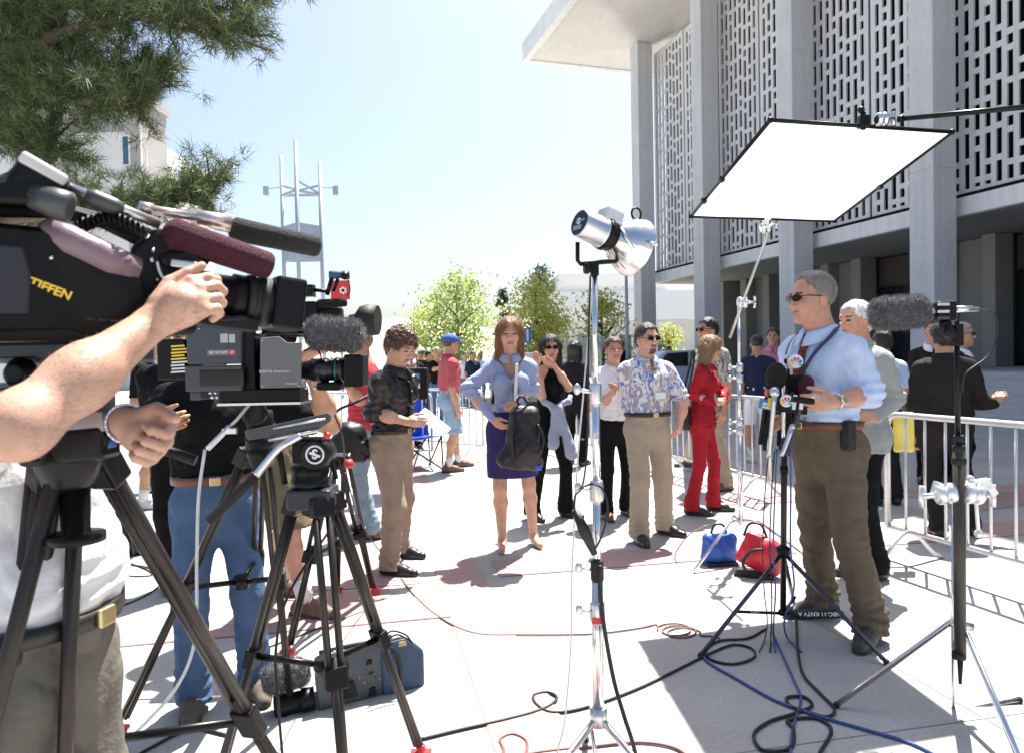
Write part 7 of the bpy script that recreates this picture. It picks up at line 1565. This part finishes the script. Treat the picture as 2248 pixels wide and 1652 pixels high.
# ---------------------------------------------------------------- small held and worn things
def holdable(name, label, cat, p): return thing(name, label, cat, p)
o_ = holdable('phone', 'small black recorder in the hand of the speaker', 'recorder', at(1762, 878, 3.40)); mb = MB(); mb.box((0, 0, 0), (.10, .045, .028), Matrix.Rotation(.15, 3, 'Y')); obj('case', mb, M_BLK, o_, bevel=.008); mb = MB(); mb.box((.045, -.01, .02), (.03, .02, .02)); obj('knob', mb, M_ALU, o_, bevel=.004)
o_ = holdable('paper', 'white sheet of paper in the hands of the curly-haired man', 'paper', at(942, 925, 5.0)); sheet([(-.08, -.05, .05), (.10, -.05, -.10), (.14, .12, -.06), (-.04, .12, .09)], 6, 6, C_WHITE, 'sheet', o_, .001, .02)
o_ = holdable('folder', 'long white folder under the arm of the woman in the blue blouse', 'folder', at(1133, 838, 5.35)); mb = MB(); mb.box((0, 0, 0), (.022, .20, .27), Matrix.Rotation(.06, 3, 'Y')); obj('cover', mb, mat('folder_cream', (.7, .68, .62), .7), o_, bevel=.004)
# speaker's tie, lanyard, watch, radio
so = sp['o']; T_ = sp['T']
mb = MB(); c0 = T_(0, .085, 1.425); v = []; 
kz = [(1.425, .020, .086), (1.40, .024, .105), (1.385, .018, .116), (1.30, .034, .150), (1.20, .042, .156), (1.10, .044, .155), (1.05, .030, .150)]
for z, w, y in kz: p = T_(0, y, z); v += [(p.x-w, p.y, p.z), (p.x+w, p.y, p.z)]
mb.add(v, [(2*i, 2*i+1, 2*i+3, 2*i+2) for i in range(len(kz)-1)], True); ti = obj('tie', mb, pattern('tie_rust', 'stripe', [(0, (.22, .05, .025)), (.6, (.10, .03, .03))], 40), so); s_ = ti.modifiers.new('t', 'SOLIDIFY'); s_.thickness = .01
for sg in (1, -1):
    mb = MB(); pts = [T_(sg*.03, -.10, 1.50), T_(sg*.098, -.02, 1.485), T_(sg*.115, .06, 1.435), T_(sg*.088, .135, 1.36), T_(sg*.055, .182, 1.27), T_(sg*.012, .195, 1.17)]
    P_ = bez(pts, 5); vv = []
    for i, p in enumerate(P_):
        d = (P_[min(i+1, len(P_)-1)]-P_[max(i-1, 0)]).normalized(); w_ = d.cross(V(sg*.5, .8, .4)).normalized()*.009; vv += [p-w_, p+w_]
    mb.add(vv, [(2*i, 2*i+1, 2*i+3, 2*i+2) for i in range(len(P_)-1)], True); la = obj('lanyard', mb, mat('lanyard_navy', (.03, .035, .10), .6), so); s_ = la.modifiers.new('t', 'SOLIDIFY'); s_.thickness = .004
a_, b_, c_, t_ = sp['arms'][-1]
mb = MB(); dw = (c_-b_).normalized(); cw = c_-dw*.03; mb.lathe(cw-dw*.010, dw, [(0, .036), (.003, .038), (.017, .038), (.02, .036)], 18); wt = obj('watch_strap', mb, M_ALU, so); mb = MB(); wv_ = sp['w2l'](CAM); wv_ = (wv_-cw); wv_ = (wv_-dw*wv_.dot(dw)).normalized(); mb.lathe(cw+wv_*.036, wv_, [(0, .021), (.008, .021), (.010, .017)], 16); obj('watch_face', mb, mat('watch_gold', (.75, .66, .45), .25, .8), wt)
rp = sp['pix'](1862, 955, -.235); mb = MB(); mb.box(rp, (.06, .05, .15)); ra = obj('radio_pouch', mb, M_NYL, so, bevel=.008)
# name badge of the man in the tropical shirt, sweater of the woman in black
hp_ = hw['pix'](1450, 868, -.165); mb = MB(); mb.box(hp_, (.085, .004, .05)); bdg = obj('name_badge', mb, M_WPRINT, hw['o'])
# ---------------------------------------------------------------- foreground cameraman, extra crowd details, cables
p1 = person('cameraman in a white t-shirt and khakis reaching across the big black camera', (92, 2410), 455, face=82, H=1.70, skin=SK_ARM, bw=1.14, belly=.03, look=(-10, 0),
    R=[(40, 935, -.46), (340, 706, -.28), (470, 630, -.262)], L=[(150, 985, .10), (275, 930, -.22), (405, 1010, -.25)], rcurl=[.62, .80, .86, .90], lcurl=[1.15, 1.2, 1.2, 1.2], rthumb=(-.35, .35, 1.0), lthumb=(0, 1, .6),
    top=dict(mat=cloth('tee_white', (.66, .66, .68), .9, .03), sleeve=.55, hem=1.01, off=.034, loose=.03, amp=.008), bot=dict(kind='pants', mat=cloth('chinos_sand_shaded', (.135, .125, .105), .9, .08), belt=BELT_BK, off=.03, amp=.010, waist=1.03), shoes=M_BRNSHOE, hair=('short', H_BROWN), q=3)  # sand trousers darkened, shade from camera and arms put into the colour
_me = p1['o'].data; _n = len(_me.vertices); _co = np.empty(_n*3, dtype=np.float32); _me.vertices.foreach_get('co', _co); _co = _co.reshape(-1, 3)
_fi = np.empty(len(_me.polygons)*4, dtype=np.int32); _me.loops.foreach_get('vertex_index', _fi); _fi = _fi.reshape(-1, 4)
def _fore(C, arm):
    a, b, c, t = [np.array(x) for x in p1['arms'][arm]]; d = c-b; L2 = (d*d).sum(); tt = ((C-b)*d).sum(1)/L2; r = np.linalg.norm(C-b-tt[:, None]*d, axis=1); return ((tt > -.1) & (tt < 1.15) & (r < .07)).astype(float)
_dn = np.array(p1['arms'][1][2])-np.array(p1['arms'][1][1]); _dn = _dn/np.linalg.norm(_dn)
strands(p1['o'], _co, _fi, 2600, .013, tuple(_dn*.8+np.array([0, 0, -.4])), mat('arm_hair', (.20, .12, .07), .6), .00028, .3, 3, lambda C: _fore(C, 1))
a_, b_, c_, t_ = p1['arms'][-1]; dw = (c_-b_).normalized()
wt = None
cw = c_+dw*.002; mb = MB(); n_ = 24
ua_ = dw.cross(V(0, 0, 1)).normalized(); va_ = dw.cross(ua_)
for i in range(n_):
    a = 2*pi*i/n_; p = cw+(ua_*cos(a)+va_*sin(a))*.0315; tx_ = -ua_*sin(a)+va_*cos(a); nr_ = ua_*cos(a)+va_*sin(a)
    mb.box(p, (.009, .016, .005), Matrix((tx_, dw, nr_)).transposed())
obj('watch_bracelet', mb, M_CHR, p1['o'], bevel=.0015)
# cables lying on the plaza
cableo('thin dark cable curving from the black shoes to the small coil', [(866, 1248), (905, 1300), (960, 1350), (1040, 1388), (1150, 1392), (1300, 1390), (1400, 1378), (1440, 1370)]+ring_pts(1476, 1378, 34, 12, 2.6, 2.8, 10, 30, 12)+[(1560, 1395), (1580, 1400)], .0045, M_CABLER)
cableo('black cable crossing the plaza to the loop under the microphone stand', [(920, 1622), (1010, 1600), (1100, 1580), (1170, 1562), (1210, 1545), (1222, 1528), (1200, 1518), (1172, 1525), (1178, 1545), (1215, 1562), (1290, 1550), (1400, 1510), (1500, 1462), (1560, 1432), (1610, 1414), (1650, 1422), (1655, 1442), (1610, 1456), (1560, 1446), (1550, 1425), (1580, 1405), (1640, 1400), (1680, 1380)], .0062, M_CABLE)
cableo('brown cable looping at the bottom edge of the picture', [(1080, 1690), (1105, 1650), (1098, 1622), (1125, 1610), (1155, 1625), (1152, 1655), (1120, 1665), (1180, 1650), (1290, 1638), (1400, 1628), (1480, 1640), (1530, 1675)], .0055, M_CABLER)
cableo('blue cable running right across the shaded ground', [(1545, 1425), (1552, 1450), (1620, 1490), (1700, 1535), (1790, 1568), (1900, 1600), (2000, 1630), (2080, 1670)], .0062, M_BLUEC)
cableo('blue cable snaking down from the microphone stand', [(1696, 1385), (1715, 1430), (1742, 1490), (1758, 1530), (1750, 1565), (1738, 1610), (1735, 1660)], .0055, M_BLUEC)
cableo('black cable with big loops at the bottom of the shaded ground', [(1748, 1360), (1752, 1430), (1764, 1480), (1800, 1520), (1832, 1555), (1815, 1572), (1770, 1560), (1735, 1548), (1728, 1530), (1765, 1528), (1782, 1548), (1740, 1566), (1690, 1582), (1655, 1610), (1675, 1645), (1735, 1640), (1742, 1600), (1730, 1580), (1790, 1575), (1825, 1600), (1800, 1650)], .0068, M_CABLE)
cableo('tangle of black cable on the ground behind the nearest tripod', [(205, 1242), (260, 1230), (320, 1248), (330, 1262), (270, 1262), (220, 1252), (300, 1240), (360, 1262), (330, 1300), (240, 1340)], .005, M_CABLE)
cableo('thin black cable crossing under the middle tripod', [(560, 1430), (640, 1400), (740, 1362), (800, 1340)], .004, M_CABLE)
cableo('black cable along the lower left shadow', [(500, 1612), (420, 1600), (330, 1640), (250, 1690)], .006, M_CABLE)
cableo('dark cable hanging from the grey camera past the tripod legs', [(745, 1010, 2.45), (760, 1100, 2.5), (640, 1290, 2.3), (606, 1420, 2.25), (612, 1560, 2.2), (622, 1680, 2.2)], .0045, M_CABLE)
cableo('thin cable sagging from the fluid head toward the black shoes', [(735, 910, 2.5), (752, 960, 2.6), (765, 1060, 3.0), (800, 1160, 3.8), (866, 1250, 5.0)], .003, M_CABLE)
# tied sweater
g_ = gnd(1212, 1140); sw = thing('sweater', 'grey-blue sweater tied round the waist of the woman in black', 'sweater', (g_.x, g_.y, 0))
L7 = lambda px, py, d: at(px, py, g_.y+d)-V(g_.x, g_.y, 0)
P, F = sdf_mesh([('c', L7(1178, 868, -.14), L7(1215, 895, -.19), .022, .03, .02), ('c', L7(1215, 895, -.19), L7(1248, 880, -.15), .03, .022, .02), ('e', L7(1222, 895, -.2), (.045, .04, .04), .02), ('c', L7(1220, 900, -.2), L7(1214, 975, -.20), .042, .058, .03), ('c', L7(1228, 900, -.2), L7(1255, 995, -.2), .042, .058, .03), ('c', L7(1178, 868, -.14), L7(1175, 862, .10), .022, .03, .02), ('c', L7(1248, 880, -.15), L7(1252, 870, .1), .022, .03, .02)], .010, post=cloth_post(.013, seed=6))
link('knit', np_mesh('knit', P, F), cloth('sweater_greyblue', (.30, .34, .42), .9, .08), sw)
# parked vehicles
def car(label, px, Y, rotz, col, m_name):
    p = at(px, 800, Y); t = thing('parked_car', label, 'car', (p.x, Y, 0), (0, 0, rotz), 'vehicles parked beyond the plaza'); pm_ = mat(m_name, col, .3, coat=.6)
    prof = [(-2.2, .35), (-2.25, .75), (-2.1, 1.0), (-1.5, 1.08), (-1.0, 1.62), (.6, 1.66), (1.2, 1.1), (2.0, .98), (2.25, .75), (2.25, .35)]
    R_ = Matrix(((1, 0, 0), (0, 0, 1), (0, 1, 0)))
    mb = MB(); mb.prism(prof, -.85, .85, R_); obj('body', mb, pm_, t, bevel=.08)
    for sg in (-1, 1):
        mb = MB(); mb.prism([(-1.3, 1.12), (-.92, 1.55), (-.2, 1.58), (-.2, 1.12)], sg*.845, sg*.86, R_); mb.prism([(-.1, 1.12), (-.1, 1.58), (.55, 1.58), (1.0, 1.12)], sg*.845, sg*.86, R_); obj('side_window', mb, M_GLASS, t)
        for x in (-1.4, 1.4):
            mb = MB(); mb.lathe((x, sg*.72, .33), (0, sg, 0), [(0, .33), (.14, .33), (.16, .30)], 18); wh = obj('wheel', mb, M_RUB, t); mb = MB(); mb.lathe((x, sg*.885, .33), (0, sg, 0), [(0, .2), (.01, .18)], 14); obj('rim', mb, M_ALU, wh)
        mb = MB(); mb.box((2.2, sg*.6, .78), (.12, .32, .14)); obj('headlight', mb, M_WPRINT, t, bevel=.03)
    mb = MB(); mb.add([(.66, -.72, 1.60), (.66, .72, 1.60), (1.2, .74, 1.14), (1.2, -.74, 1.14)], [(0, 1, 2, 3)]); o = obj('windscreen', mb, M_BLUEGL, t); o.location = (.02, 0, .02)
    return t
car('white car facing us between the woman in blue and the trees', 1152, 23, radians(-80), (.75, .75, .74), 'paint_white')
car('silver-blue car parked right of the first column', 1500, 25, radians(10), (.35, .45, .55), 'paint_silverblue')
